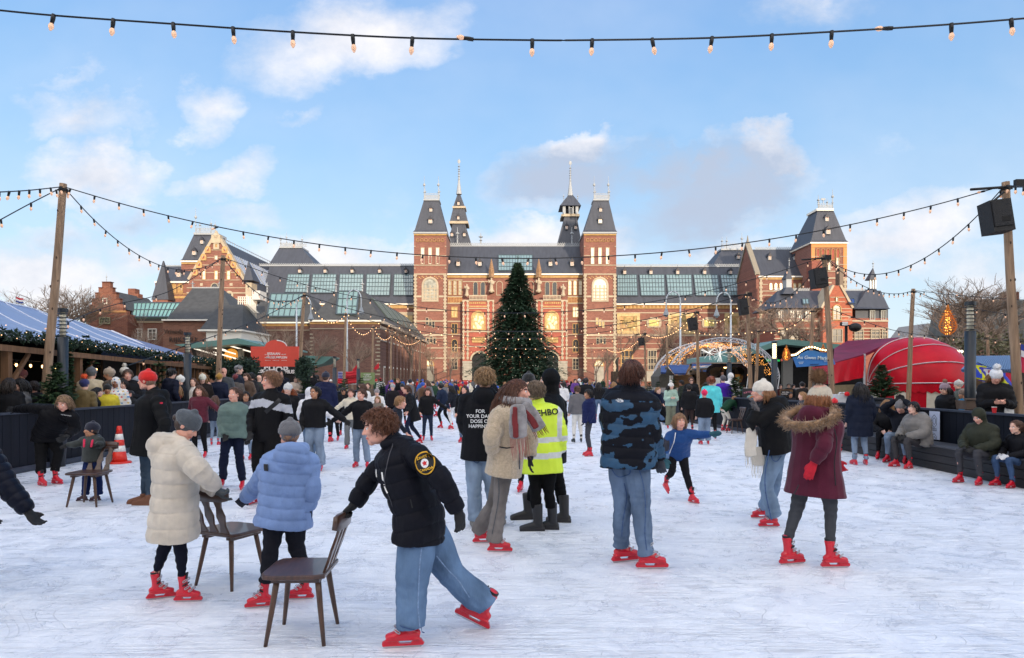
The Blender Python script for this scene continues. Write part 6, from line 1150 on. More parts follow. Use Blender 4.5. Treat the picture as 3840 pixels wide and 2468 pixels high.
# low partition with the poffertjes board, right of the middle
def panel(win, x0, y0, x1, y1, Y, th, mat, name, label, cat):
  o = MB(); a, b = at(win, x0, y1, Y), at(win, x1, y0, Y); o.box((a.x, Y, max(a.z, 0)), (b.x, Y + th, b.z)); r = thing(name, label, cat, ((a.x + b.x) / 2, Y, max(a.z, 0))); o.build('board', mat, r); return r, a, b
r, a, b = panel('K', 1100, 1018, 1262, 1150, 23.2, .08, M((52, 50, 52), rough=.8), 'menu_board', 'black pancake board lettered in pink arc above a plate', 'sign'); c = (a + b) / 2
for i, ch in enumerate('POFFERTJES'):
  t = (i - 4.5) * .046; put_text(ch, .085, (c.x + t, 23.19, b.z - .12 - abs(t) ** 2 * .9), (1, 0, -t * 1.8), (t * 1.8, 0, 1), M((216, 130, 150), var=0), r, depth=.004)
k = MB(); k.ell((c.x, 23.18, b.z - .3), (.13, .02, .075)); k.build('plate', M((130, 170, 172), var=.1), r); k = MB(); rs = random.Random(2)
for i in range(9): k.ell((c.x + rs.uniform(-.07, .07), 23.16, b.z - .3 + rs.uniform(-.02, .04)), (.028, .02, .017), n=8, m=5)
k.build('pancakes', M((196, 120, 60), var=.4, scale=30), r)
# wooden poles with the string lights
WOOD = M((150, 124, 100), rough=.9, var=.35, scale=5, stretch=(4, 4, .35), bump=.5, bscale=25); POLES = {}
def pole(key, win, xb, xt, yt, Y, label, r=.085, wood=None):
  b = at(win, xb, 0, Y); t = at(win, xt, yt, Y); b.z = 0; root = thing('wooden_pole', label, 'pole', b, 'wooden poles carrying the string lights'); k = MB(); rs = random.Random(Y)
  k.loft([b, b.lerp(t, .33) + Vector((rs.uniform(-.02, .02), 0, 0)), b.lerp(t, .66) + Vector((rs.uniform(-.02, .02), 0, 0)), t], [r * 1.12, r, r * .9, r * .8], n=12, cap='flat', sub=4); k.build('post', wood or WOOD, root, True)
  k = MB()
  for i in range(10): u = rs.random(); an = rs.uniform(3.4, 6.0); q = b.lerp(t, u); rr = r * (1.08 - .28 * u); k.ell(q + Vector((math.cos(an) * rr, math.sin(an) * rr, 0)), (.018, .012, .03), n=6, m=4)
  k.build('knots', M((70, 50, 38)), root); k = MB(); k.tube(t - Vector((0, 0, .16)), t - Vector((0, 0, .10)), r * 1.0, r * 1.0, 10); k.tube(t - Vector((r * 1.6, 0, .13)), t + Vector((r * 1.6, 0, -.13)), .012); k.build('bracket', BLK, root); POLES[key] = t; return root
for args in (('L1', 'D0', 95, 148, 430, 14, 'nearest wooden pole on the left, leaning, knotty and grey-brown'), ('L2', 'D0', 508, 522, 598, 22.3, 'second wooden pole on the left, in front of the gabled pavilion'), ('L3', 'D0', 697, 712, 686, 30.6, 'wooden pole at the right edge of the red ice-rink sign'),
             ('L4', 'D0', 803, 809, 732, 38.8, 'wooden pole before the gallery building'), ('L5', 'D0', 870, 873, 762, 47, 'thin pole by the corner of the gallery building'), ('L6', 'D0', 913, 916, 781, 54, 'thin pole against the gallery side wall'), ('L7', 'D0', 980, 984, 792, 66, 'far thin pole at the foot of the left central tower'),
             ('R1', 'D0', 2390, 2353, 426, 13.3, 'nearest wooden pole on the right, with a hanging speaker'), ('R2', 'D0', 1952, 1928, 596, 20.4, 'wooden pole beside the blue crepe sign'), ('R3', 'D0', 1758, 1749, 683, 27.5, 'wooden pole right of the black food truck'), ('R4', 'D0', 1636, 1629, 727, 35.5, 'wooden pole in front of the left part of the light arch'),
             ('R5', 'D0', 1513, 1508, 778, 49, 'thin wooden pole left of the light arch'), ('X1', 'D0', 2122, 2137, 676, 26, 'pale wooden pole in front of the red dome tent'), ('X2', 'D0', 1893, 1902, 722, 30, 'wooden pole above the blue crepe sign'), ('X3', 'D0', 1562, 1560, 755, 44, 'wooden pole beside the blue-roofed cabins'), ('X4', 'D0', 1765, 1775, 770, 34, 'second wooden pole close behind the one by the food truck'), ('R7', 'D0', 1423, 1421, 815, 66, 'far thin pole right of the big fir'), ('X5', 'D0', 2318, 2310, 785, 34, 'short pole behind the bunting stall')): pole(*args)
GLS = M((255, 214, 176), rough=.1, var=0, emit=.1, emitc=(255, 170, 120)); HOT = M((255, 196, 120), rough=.3, var=0, emit=3, emitc=(255, 190, 120)); SOC = M((16, 18, 20), rough=.5, var=0)
bm_ = MB(); bm_.loft([(0, 0, -.075), (0, 0, -.09), (0, 0, -.115), (0, 0, -.135)], [.012, .021, .024, .014], n=8); BULB = bm_.mesh()
bm_ = MB(); bm_.ell((0, 0, -.105), (.007, .007, .016), n=6, m=4); FIL = bm_.mesh()
bm_ = MB(); bm_.loft([(0, 0, .01), (0, 0, -.03), (0, 0, -.078)], [.018, .02, .016], n=8, sub=1, cap='flat'); SOCK = bm_.mesh()
bm_ = MB(); bm_.ell((0, 0, -.05), (.020, .020, .032), n=6, m=4); FARB = bm_.mesh()
FARM = M((255, 214, 170), rough=.3, var=0, emit=1.5, emitc=(255, 190, 130))
def string(P, label, sp=.53, tilt=0, seed=1, hot=None, sc=1.0, off=.3):
  """P: the cable's course as points; lamps hang from it at even steps"""
  rs = random.Random(seed); C = catmull([tuple(p) for p in P], 10) if len(P) > 2 else np.array([tuple(p) for p in P]); Y = C[:, 1].mean(); far = Y > 30
  root = thing('string_lights', label, 'string lights', Vector(C[0]), 'strings of bulbs over the rink'); k = MB(); k.loft([tuple(c) for c in C], [.009 if Y < 9 else .011 if Y < 25 else .016] * len(C), n=5, sub=1, cap='flat'); k.build('cable', SOC, root, fix=False)
  seg = np.linalg.norm(np.diff(C, axis=0), axis=1); acc = np.concatenate([[0], np.cumsum(seg)]); d = sp * off; i = 0
  while d < acc[-1] - .05:
    j = np.searchsorted(acc, d) - 1; t = (d - acc[j]) / seg[j]; p = Vector(C[j] * (1 - t) + C[j + 1] * t) - root.location; an = rs.gauss(0, .12); an = rs.uniform(1.2, 1.8) if rs.random() < .04 else an
    Mx = Matrix.Translation(p) @ Matrix.Rotation(an, 4, 'Y') @ Matrix.Rotation(rs.gauss(0, .1), 4, 'X') @ Matrix.Scale(sc, 4); I4 = Matrix.Identity(4)
    if far: o = place_part('bulb', FARB, Mx, FARM, root)
    else: o = place_part('bulb', BULB, Mx, HOT if (hot and i in hot) else GLS, root); place_part('socket', SOCK, I4, SOC, o); place_part('filament', FIL, I4, HOT, o)
    d += sp; i += 1
def sag(a, b, s, n=8): return [a.lerp(b, i / n) - Vector((0, 0, 4 * s * (i / n) * (1 - i / n))) for i in range(n + 1)]
top = [(-60, 18), (124, 36), (405, 56), (686, 75), (965, 89), (1244, 94), (1382, 94), (1659, 89), (1940, 75), (2212, 58), (2460, 38)]
string([at('D0', x, y, 6.3) for x, y in top], 'nearest string of bulbs crossing the sky at the top', sp=.553, off=.33, hot=(), seed=5, sc=1.0)
T = POLES; dn = Vector((0, 0, -.06))
string(sag(T['L1'] + dn, T['R1'] + dn, 1.45, 14), 'long bulb string between the nearest left and right poles', sp=.53, seed=2)
string(sag(T['L2'] + dn, T['R2'] + dn, 1.75, 14), 'bulb string across the rink between the second pair of poles', sp=.62, seed=3)
string(sag(T['L3'] + dn, T['R3'] + dn, 1.6, 12), 'bulb string across the rink from the sign pole to the food truck pole', sp=.62, seed=4)
string(sag(T['L4'] + dn, T['R4'] + dn, 1.4, 12), 'bulb string crossing in front of the big fir, fourth from the camera', sp=.62, seed=6)
string(sag(T['L5'] + dn, T['R5'] + dn, 1.3, 12), 'far bulb string crossing before the fir, low over the crowd', sp=.7, seed=7)
string(sag(T['L7'] + dn, T['R7'] + dn, 1.2, 12), 'farthest bulb string before the museum portal', sp=.8, seed=8)
for a, b, l, s in (('L1', 'L2', 'bulb string sagging between the first and second left poles', .95), ('L2', 'L3', 'bulb string sagging before the gabled pavilion to the sign pole', .8), ('L3', 'L4', 'bulb string sagging over the gallery roof edge', .8), ('L4', 'L5', 'bulb string sagging past the gallery building front', .8), ('L5', 'L6', 'short bulb string along the gallery corner', .6), ('L6', 'L7', 'bulb string along the gallery side wall', .6),
                   ('R1', 'R2', 'bulb string sagging from the nearest right pole past the corner tower', 1.05), ('R2', 'R3', 'bulb string sagging before the villa', .8), ('R3', 'R4', 'bulb string sagging before the right museum wing', .8), ('R4', 'R5', 'bulb string sagging above the light arch', .7), ('R5', 'R7', 'far bulb string along the right of the rink', .7), ('X1', 'R2', 'bulb string from the red tent pole to the crepe sign pole', .5), ('X2', 'X4', 'bulb string above the dark cafe', .4), ('X3', 'X4', 'bulb string over the blue cabins', .4)):
  string(sag(T[a] + dn, T[b] + dn, s), l, sp=.5 if b[1] in '23' else .6, seed=ord(a[1]) + ord(b[1]))
string([T['L1'] + dn, at('D0', 60, 446, 12), at('D0', -60, 452, 9.5)], 'upper bulb string leaving the nearest left pole to the left edge', sp=.6, seed=11)
string([T['L1'] + dn, at('D0', 60, 482, 13), at('D0', -60, 548, 12)], 'lower bulb string leaving the nearest left pole to the left edge', sp=.8, seed=12)
string([T['R1'] + dn, at('D0', 2460, 446, 11)], 'short bulb string leaving the nearest right pole to the right edge', sp=.5, seed=13)
string([T['X1'] + dn, at('D0', 2220, 712, 25), at('D0', 2310, 728, 24), at('D0', 2460, 752, 22)], 'lower dark cable with bulbs from the red tent pole to the right edge', sp=1.0, seed=14)
string([T['X1'] + dn, at('D0', 2250, 692, 25), at('D0', 2460, 706, 22)], 'upper dark cable with bulbs from the red tent pole to the right edge', sp=1.2, seed=15)
string([T['R2'] + dn - Vector((0, 0, 1.5)), at('D0', 2100, 775, 24), at('D0', 2250, 790, 26), at('D0', 2420, 800, 26)], 'low bulb string above the red dome tent', sp=.9, seed=16)
string([T['L3'] + dn, at('D0', 640, 730, 28), at('D0', 560, 765, 25), at('D0', 300, 855, 17)], 'bulb string from the sign pole down to the blue marquee', sp=1.0, seed=17)
string([T['L2'] + dn, at('D0', 400, 680, 20), at('D0', 250, 718, 18), at('D0', 100, 780, 14.5)], 'bulb string from the second left pole down to the lamp column', sp=1.0, seed=18)
# speakers
SPK = M((20, 21, 24), rough=.55, var=.2, scale=10, bump=.2)
def speaker(x0, y0, x1, y1, Y, label, arm):
  a, b = at('D0', x0, y1, Y), at('D0', x1, y0, Y); c = (a + b) / 2; w, h = (b.x - a.x) / 2, (b.z - a.z) / 2; root = thing('loudspeaker', label, 'speaker', (c.x, Y, a.z), 'black speakers hung on the poles'); t = .12; ca, sa = math.cos(t), math.sin(t)
  Zx = Vector((-sa, .05, ca)); Xx = Vector((ca, 0, sa)); Yx = Vector((0, 1, -.05)); k = MB(); k.obox(c, Xx * w * .9, Yx * w * .8, Zx * h * .95); k.build('cabinet', SPK, root)
  k = MB(); k.obox(c - Yx * w * .84 + Zx * h * .1, Xx * w * .8, Yx * .012, Zx * h * .75); k.build('grille', M((32, 33, 36), rough=.7, bump=.6, bscale=200, var=.1), root); k = MB(); k.obox(c - Yx * w * .86 - Zx * h * .25 + Xx * w * .2, Xx * w * .35, Yx * .012, Zx * h * .14); k.build('handle', M((8, 8, 9), var=0), root)
  k = MB(); k.tube(c + Zx * h, c + Zx * h * 1.0 + Vector((w * .9, 0, h * .55)), .02); k.tube(c + Xx * w * .9, c + Xx * w * .9 + Vector((w * .5, 0, 0)), .02); k.build('bracket', BLK, root)
  if arm:
    t_ = POLES[arm]; k = MB(); k.tube(t_ + Vector((.15, -.05, -.10)), t_ + Vector((-w * 3.2, -.05, -.16)), .025); k.box((t_.x - .085, Y - .10, t_.z - .2), (t_.x + .085, Y - .02, t_.z - .06)); k.build('cross_arm', BLK, root)
speaker(2303, 470, 2358, 548, 13.0, 'large black speaker on the nearest right pole', 'R1'); speaker(1898, 628, 1932, 675, 20.2, 'black speaker on the pole beside the crepe sign', 'R2'); speaker(1728, 699, 1749, 738, 27.3, 'black speaker on the pole by the food truck', 'R3'); speaker(1610, 743, 1631, 774, 35.3, 'small speaker on the pole before the light arch', 'R4'); speaker(1494, 790, 1508, 809, 48.8, 'tiny speaker on the pole left of the light arch', 'R5')
# lamp columns
LPM = M((34, 42, 50), rough=.4, var=.1)
for x, yt, Y, lit, l in ((147, 722, 14.8, 0, 'dark lamp column with ribbed glass head, nearest on the left'), (439, 778, 20.3, 0, 'dark lamp column before the green canopy'), (783, 834, 37, 0, 'dark lamp column left of the striped poster'), (838, 840, 42.6, 0, 'dark lamp column right of the striped poster'), (2270, 706, 14.4, 0, 'dark lamp column before the bunting stall'), (1812, 799, 24.9, 1, 'lit lamp column before the black cafe'), (1706, 817, 31, 0, 'dark lamp column seen through the light arch')):
  t = at('D0', x, yt, Y); root = thing('lamp_column', l, 'lamp post', (t.x, Y, 0), 'dark lamp columns round the rink'); r = .105; k = MB(); k.loft([(t.x, Y, 0), (t.x, Y, t.z - .62)], [r, r], n=14, sub=1, cap='flat'); k.build('column', LPM, root, True); k = MB(); k.tube((t.x, Y, t.z - .62), (t.x, Y, t.z - .08), r * .62, n=12)
  k.build('glass_head', M((222, 214, 190), rough=.15, var=.1, emit=1.5 if lit else 0, emitc=(255, 226, 170)), root, True); k = MB(); k.tube((t.x, Y, t.z - .08), (t.x, Y, t.z), r, n=14)
  for i in range(7): k.tube((t.x, Y, t.z - .6 + i * .08), (t.x, Y, t.z - .585 + i * .08), r, n=14)
  k.build('cap_rings', LPM, root)
LGM = M((196, 202, 206), rough=.4, metal=.3, var=.1)
for x, yt, sd, l in ((694, 692, 1, 'tall pale hooked street lamp above the red sign'), (812, 678, 1, 'tall pale hooked street lamp before the gallery roof'), (1592, 682, -1, 'tall pale hooked street lamp left of the pair before the right wing'), (1710, 684, -1, 'tall pale hooked street lamp right of the pair before the right wing')):
  Y = 72; t = at('D0', x, yt, Y); root = thing('street_lamp', l, 'street lamp', (t.x, Y, 0), 'tall hooked street lamps'); k = MB(); k.loft([(t.x, Y, 0), (t.x, Y, t.z - 1.2)], [.13, .085], n=8, sub=1, cap='flat'); P = [(t.x, Y, t.z - 1.25)] + [(t.x + sd * (.75 - .75 * math.cos(a)), Y, t.z - 1.0 + 1.0 * math.sin(a)) for a in np.linspace(0, math.pi, 8)] + [(t.x + sd * 1.5, Y, t.z - 1.9)]
  k.loft(P, [.07] * len(P), n=6, sub=1); k.build('mast', LGM, root, True); k = MB(); q = Vector((t.x + sd * 1.5, Y, t.z - 2.5)); k.loft([q + Vector((0, 0, .7)), q + Vector((0, 0, .4)), q], [.1, .2, .33], n=8, sub=1, cap='flat'); k.ell(q, (.2, .2, .22), n=8, m=5); k.build('lantern', LEAD, root)
# ---- blue marquee on the left
mq = thing('marquee', 'long timber market marquee with pale blue fabric roof along the left boards', 'tent', (-11, 18, 0)); FAB = M((116, 134, 172), rough=.42, var=.10, scale=.7, stretch=(.4, 3, 1), bump=.08, bscale=3)
E0, E1 = at('D0', -420, 722, 9.0), at('D0', 498, 846, 27.5); R0, R1 = at('D0', -500, 560, 14.5), at('D0', 262, 778, 29.5); mb = MB(); nu, nv = 40, 8; V = []
for i in range(nu + 1):
  u = i / nu
  for j in range(nv + 1):
    v = j / nv; p = E0.lerp(E1, u).lerp(R0.lerp(R1, u), v); p.z -= .16 * math.sin(math.pi * v) + .05 * abs(math.sin(u * math.pi * 5)) * (1 - v) + .03 * math.sin(u * 31 + v * 5); V.append(p)
mb.add(V, [(i * (nv + 1) + j, i * (nv + 1) + j + 1, (i + 1) * (nv + 1) + j + 1, (i + 1) * (nv + 1) + j) for i in range(nu) for j in range(nv)]); rfab = mb.build('fabric_roof', FAB, mq, True, fix=False)
R2_, R3_ = R0 + Vector((-5, 1, -1.2)), R1 + Vector((-5, 1, -1.2)); mb = MB(); mb.add([R0, R1, R3_, R2_, E1], [(0, 1, 2, 3), (4, 1, 2)]); mb.build('fabric_back', FAB, mq, fix=False)
k = MB()
for i in range(0, nu + 1, 5): k.loft([V[i * (nv + 1) + j] + Vector((0, 0, .012)) for j in range(nv + 1)], [.018] * (nv + 1), n=4, sub=1)
for j in (0, nv): k.loft([V[i * (nv + 1) + j] + Vector((0, 0, .012)) for i in range(nu + 1)], [.03] * (nu + 1), n=4, sub=1)
k.loft([V[nu * (nv + 1) + j] + Vector((0, 0, .03)) for j in range(nv + 1)], [.045] * (nv + 1), n=5, sub=1); k.build('seams', M((226, 230, 240), rough=.5, var=0), rfab, fix=False)
TIM = M((124, 90, 62), rough=.7, var=.3, scale=4, stretch=(3, 3, .4)); k = MB(); dE = (E1 - E0).normalized(); sideE = Vector((dE.y, -dE.x, 0)).normalized()
k.obox((E0 + E1) / 2 - Vector((0, 0, .28)), (E1 - E0) / 2, sideE * .03, (0, 0, .06)); k.build('eaves_beam', TIM, mq)
for u in list(np.linspace(.08, .40, 3)) + list(np.linspace(.60, .98, 17)):
  p = E0.lerp(E1, float(u)) - sideE * .12; w_ = .07 if u < .5 else .04; k = MB(); k.obox(Vector((p.x, p.y, (p.z - .3) / 2)), dE * w_, sideE * w_, (0, 0, (p.z - .3) / 2)); k.build('post', TIM, mq)
  if u < .5: k = MB(); k.tube((p.x, p.y, p.z - 1.1), (p.x + dE.x * .8, p.y + dE.y * .8, p.z - .35), .05, n=4); k.build('brace', TIM, mq)
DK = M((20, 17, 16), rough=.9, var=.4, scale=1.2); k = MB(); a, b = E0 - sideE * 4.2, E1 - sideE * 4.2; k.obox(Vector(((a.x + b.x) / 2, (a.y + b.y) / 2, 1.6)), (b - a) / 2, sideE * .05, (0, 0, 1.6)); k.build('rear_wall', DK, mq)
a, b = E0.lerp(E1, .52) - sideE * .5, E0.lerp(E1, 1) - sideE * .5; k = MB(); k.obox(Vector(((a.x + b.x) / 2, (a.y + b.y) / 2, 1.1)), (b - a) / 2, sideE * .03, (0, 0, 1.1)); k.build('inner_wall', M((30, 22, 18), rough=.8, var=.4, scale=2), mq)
GRN = M((30, 52, 34), rough=.7, var=.5, scale=6)
def leaves(mb, p, r, n, rs, sz):
  for i in range(n):
    v = Vector((rs.gauss(0, 1), rs.gauss(0, 1), rs.gauss(0, 1))).normalized(); c = p + v * r * rs.uniform(.5, 1.1); t = Vector((rs.gauss(0, 1), rs.gauss(0, 1), rs.gauss(0, 1))).normalized(); q = v.cross(t).normalized(); t = (v + t * .6).normalized()
    o = len(mb.v); mb.v += [tuple(c - q * sz * .4), tuple(c + t * sz), tuple(c + q * sz * .4), tuple(c - t * sz * .3)]; mb.f.append((o, o + 1, o + 2, o + 3)); mb.m.append(mb.cur)
ga = thing('garland', 'green fir garland with tiny lights along the marquee eaves', 'garland', E0); k = MB(); rs = random.Random(8); lt = MB()
for i in range(460):
  p = E0.lerp(E1, i / 459) - Vector((0, 0, .02 + .05 * math.sin(i * .5))) + sideE * .06; leaves(k, p, .09, 12, rs, .055)
  if i % 8 == 0: lt.ell(p + sideE * .15 + Vector((rs.uniform(-.1, .1), 0, rs.uniform(-.12, .12))), (.008, .008, .008), n=5, m=3)
k.build('needles', GRN, ga, fix=False); tag(lt.build('fairy_lights', FARM, ga, fix=False), kind='stuff')
string([E0.lerp(E1, u) - sideE * .6 - Vector((0, 0, .45)) for u in (.3, .5, .7, .98)], 'row of warm bulbs inside the marquee under the garland', sp=.55, seed=21, hot=set(range(60)))
# fir plants
FIR = M((34, 58, 40), rough=.75, var=.5, scale=5); FIR2 = M((56, 80, 48), rough=.75, var=.5, scale=5); BRK_ = M((72, 56, 44), rough=.9, var=.3)
def fir(base, H, Rad, n_wh, n_br, blades, seed, mat, parent, top=.35, sz=.05, droop=.15):
  rs = random.Random(seed); k = MB(); t = MB(); t.loft([base, base + Vector((0, 0, H * .97))], [max(.02, H * .016), .006 * max(1, H / 4)], n=7, sub=1, cap='flat')
  for w_ in range(n_wh):
    u = (w_ + .5) / n_wh; z = H * (.04 + .93 * u); Rr = Rad * (1 - u) ** .85 * rs.uniform(.74, 1.16) + .03 * Rad
    for b in range(max(4, int(n_br * (1 - u * .6)))):
      an = rs.uniform(0, 6.283); L = Rr * rs.uniform(.72, 1.12); d = Vector((math.cos(an), math.sin(an), 0)); p0 = base + Vector((0, 0, z))
      for j in range(blades):
        s = (j + rs.random()) / blades; s = s ** .7; c = p0 + d * L * s + Vector((0, 0, L * (.22 * s - droop * 2.2 * s * s))); side = Vector((-d.y, d.x, 0)); dr = (d * rs.uniform(.3, 1) + side * rs.uniform(-.9, .9) + Vector((0, 0, rs.uniform(-.35, .35)))).normalized(); wv = dr.cross(Vector((rs.gauss(0, .4), rs.gauss(0, .4), 1))).normalized(); l = sz * rs.uniform(.8, 1.6); o = len(k.v)
        k.v += [tuple(c - wv * l * .22), tuple(c + dr * l), tuple(c + wv * l * .22), tuple(c - dr * l * .4)]; k.f.append((o, o + 1, o + 2, o + 3)); k.m.append(0)
  t.build('trunk', BRK_, parent); return k.build('needles', mat, parent, fix=False)
def potted(win, x, yt, w_, Y, label, z0=0.0, potH=.5, H=None, seed=1, mat=None):
  p = at(win, x, yt, Y); root = thing('potted_fir', label, 'potted fir', (p.x, Y, z0), 'small fir trees in black pots'); H = H or p.z - z0 - potH; W = w_ / WIN[win][2] * Y / F / 2
  k = MB(); k.loft([(p.x, Y, z0 + .01), (p.x, Y, z0 + potH - .06)], [W * .42, W * .55], n=14, sub=1, cap='flat'); k.loft([(p.x, Y, z0 + potH - .06), (p.x, Y, z0 + potH)], [W * .6, W * .6], n=14, sub=1, cap='flat'); k.build('pot', M((32, 36, 44), rough=.6), root, True)
  near = Y < 20; fir(Vector((p.x, Y, z0 + potH - .05)), H, W, 16 if near else 9, 16 if near else 8, 22 if near else 9, seed, mat or FIR2, root, sz=.07 if near else .13, droop=-.05)
potted('P', 355, 1180, 230, 13.4, 'largest potted fir, by the nearest left pole', 0, 1.05, seed=3); potted('P', 540, 1005, 170, 17, 'slim potted fir before the marquee, dark and tall', 0, 1.2, seed=4); potted('P', 995, 1110, 150, 20, 'potted fir behind the man in the red beanie', 0, 1.0, seed=5); potted('P', 430, 1040, 70, 15, 'thin bare-topped fir sapling beside the lamp column', 0, 1.1, seed=6)
potted('N', 790, 1415, 160, 24, 'potted fir below the second left pole', 0, .8, seed=7); potted('N', 1490, 1260, 140, 34, 'tall fir left of the striped poster', 0, .9, seed=8); potted('N', 1420, 1400, 130, 30, 'potted fir under the right end of the red sign', 0, .8, seed=9); potted('N', 1745, 1440, 150, 36, 'potted fir before the striped poster', 0, .7, seed=10); potted('N', 1880, 1430, 110, 38, 'potted fir before the green poster', 0, .7, seed=11); potted('N', 2040, 1440, 110, 42, 'potted fir at the gallery corner', 0, .7, seed=12); potted('N', 2160, 1440, 120, 42, 'potted fir beside the gallery wall', 0, .7, seed=13)
potted('K', 1022, 880, 150, 24.6, 'potted fir beside the person in purple', 0, 1.15, seed=14); potted('L', 825, 520, 240, 17.5, 'round potted fir before the red dome tent', .0, 1.25, seed=15); potted('K', 100, 940, 90, 40, 'small fir left of the blue cabins', 0, .6, seed=16); potted('K', 190, 930, 90, 40, 'small fir just left of the cabin wall', 0, .6, seed=17); potted('K', 360, 900, 110, 36, 'small fir before the first cabin', 0, .6, seed=18); potted('K', 700, 950, 90, 36, 'small fir before the food truck wheel', 0, .6, seed=19); potted('J', 330, 235, 60, 60, 'small fir by the right portal', 0, .5, seed=20); potted('J', 755, 250, 60, 55, 'small fir before the museum tower doorway', 0, .5, seed=21)
# the big christmas tree
ct = thing('christmas_tree', 'giant dark fir with tiny lights in front of the museum portal', 'christmas tree', (at('D0', 1211, 890, 92).x, 92, 0)); cb = ct.location.copy(); Ht = at('D0', 1211, 606, 92).z
fir(cb, Ht, 6.9, 60, 72, 22, 31, M((58, 84, 62), rough=.8, var=.55, scale=1.2), ct, sz=.30, droop=.22)
k = MB(); rs = random.Random(9); k.loft([cb + Vector((0, 0, Ht - .5)), cb + Vector((.05, 0, Ht + .7))], [.04, .01], n=4, sub=1)
for i in range(10): an = rs.uniform(0, 6.3); a = cb + Vector((0, 0, Ht - .2 + rs.random() * .5)); k.loft([a, a + Vector((math.cos(an) * .35, math.sin(an) * .35, .35))], [.02, .008], n=3, sub=1)
k.build('leader', FIR, ct); lt = MB()
for i in range(150):
  u = rs.random() ** 1.5; an = rs.uniform(math.pi, 2 * math.pi); r = 6.4 * (1 - u) ** .85 * rs.uniform(.85, 1.05); lt.ell(cb + Vector((r * math.cos(an), r * math.sin(an), Ht * (.04 + .93 * u) - r * .2)), (.022, .022, .022), n=5, m=3)
tag(lt.build('fairy_lights', M((255, 244, 222), var=0, emit=1.0), ct, fix=False), kind='stuff')
# bare trees
def bare(seed, H=1.0, depth=6, spread=.55, n0=4, r0=.017):
  rs = random.Random(seed); k = MB(); cr = MB()
  def grow(p, d, L, r, lev):
    q = p + d * L * .5 + Vector((rs.gauss(0, .05), rs.gauss(0, .05), 0)) * L; e = p + d * L + Vector((rs.gauss(0, .08), rs.gauss(0, .08), .02)) * L
    (k if lev == 0 else cr).loft([p, q, e], [r, r * .85, r * .68], n=6 if lev < 2 else 4 if lev < 3 else 3, sub=1, cap='flat')
    if lev >= depth: return
    for i in range(n0 if lev == 0 else rs.choice((2, 3, 3)) if lev < depth - 1 else 4):
      an = rs.uniform(0, 6.283); ax = Vector((math.cos(an), math.sin(an), rs.uniform(-.2, .35))); nd = (d + ax * spread * rs.uniform(.6, 1.3)).normalized(); nd.z = abs(nd.z) * .8 + .12 if lev < 3 else nd.z
      s = rs.uniform(.45, 1) if lev else rs.uniform(.75, 1); grow(p.lerp(e, s), nd.normalized(), L * rs.uniform(.60, .82), r * rs.uniform(.5, .68), lev + 1)
  grow(Vector((0, 0, 0)), Vector((0, 0, 1)), .30, r0, 0); zm = max(v[2] for v in cr.v)
  for b in (k, cr): b.v = [tuple(c / zm for c in v) for v in b.v]
  return k.mesh(), cr.mesh()
BT = [bare(1, spread=.62), bare(2, spread=.5), bare(5, spread=.8)]; TWG = M((142, 122, 106), rough=.9, var=.25)
def btree(win, x, yt, Y, label, v=0, rot=0, wid=1.0, mat=None, z0=0):
  p = at(win, x, yt, Y); H = p.z - z0; root = thing('bare_tree', label, 'tree', (p.x, Y, z0), 'leafless trees round the square'); Mx = Matrix.Rotation(rot, 4, 'Z') @ Matrix.Diagonal((H * wid, H * wid, H * .95, 1)); place_part('trunk', BT[v][0], Mx, mat or TWG, root); place_part('crown', BT[v][1], Mx, mat or TWG, root, False)
btree('O', 135, 950, 130, 'bare tree before the first tile picture of the right wing', 1, .3, .9); btree('O', 370, 945, 130, 'bare tree before the left cartouche of the right wing', 0, 2, .9); btree('O', 610, 1000, 130, 'bare tree rising inside the light arch', 1, 4, .9); btree('O', 950, 930, 125, 'tangled bare tree left of the villa, by the street lamp', 2, 1, 1.0); btree('O', 1385, 800, 120, 'big crooked bare tree before the villa front', 2, 3, 1.05); btree('O', 1640, 900, 120, 'bare tree before the villa gable', 0, 5, 1.1)
btree('M', 155, 1045, 120, 'bare tree at the foot of the left central tower', 0, 1, .8); btree('M', 410, 1200, 150, 'small bare tree before the left portal', 1, 2, .8); btree('M', 300, 1230, 150, 'slim bare tree before the left tower doorway', 0, 5, .7); btree('M', 1340, 1230, 150, 'slim bare tree before the right tower doorway', 1, 1, .8); btree('M', 1400, 1250, 150, 'small bare tree right of the right portal', 0, 3, .7)
btree('N', 1150, 850, 60, 'bare tree behind the red ice-rink sign', 1, 2, .8); btree('N', 1460, 1000, 62, 'bare tree right of the red sign', 0, 3, .8); btree('N', 1810, 1060, 62, 'bare tree before the gallery building front', 0, 4, .9); btree('N', 600, 1050, 55, 'bare tree before the lettered wall', 1, 0, .6); btree('N', 90, 850, 60, 'bare tree before the brick annex windows', 1, 3, .7)
btree('P', 60, 700, 100, 'bare tree at the left edge behind the marquee', 0, 1, 1.3); btree('P', 200, 660, 100, 'tall bare tree behind the marquee, second from the left edge', 2, 2, 1.1); btree('P', 330, 660, 100, 'bare tree behind the nearest left pole', 0, 3, 1.1); btree('P', 450, 680, 100, 'bare tree left of the stepped gable', 1, 4, 1.2)
btree('D0', 2180, 640, 60, 'large bare tree behind the red dome tent', 0, 2, 1.2); btree('D0', 2290, 625, 55, 'dense bare tree behind the tall lamp column', 2, 3, 1.1); btree('D0', 2370, 650, 60, 'bare tree at the right edge before the slate roof', 0, 5, 1.2); btree('D0', 2110, 760, 90, 'low bare tree right of the villa', 1, 5, 1.6); btree('D0', 2240, 690, 50, 'twiggy bare tree above the bunting stall', 1, 1, 1.3)
hd = MB(); rs = random.Random(3)
for i in range(200): p = at('D0', rs.uniform(2215, 2480), rs.uniform(795, 885), rs.uniform(44, 52)); leaves(hd, p, .7, 16, rs, .22)
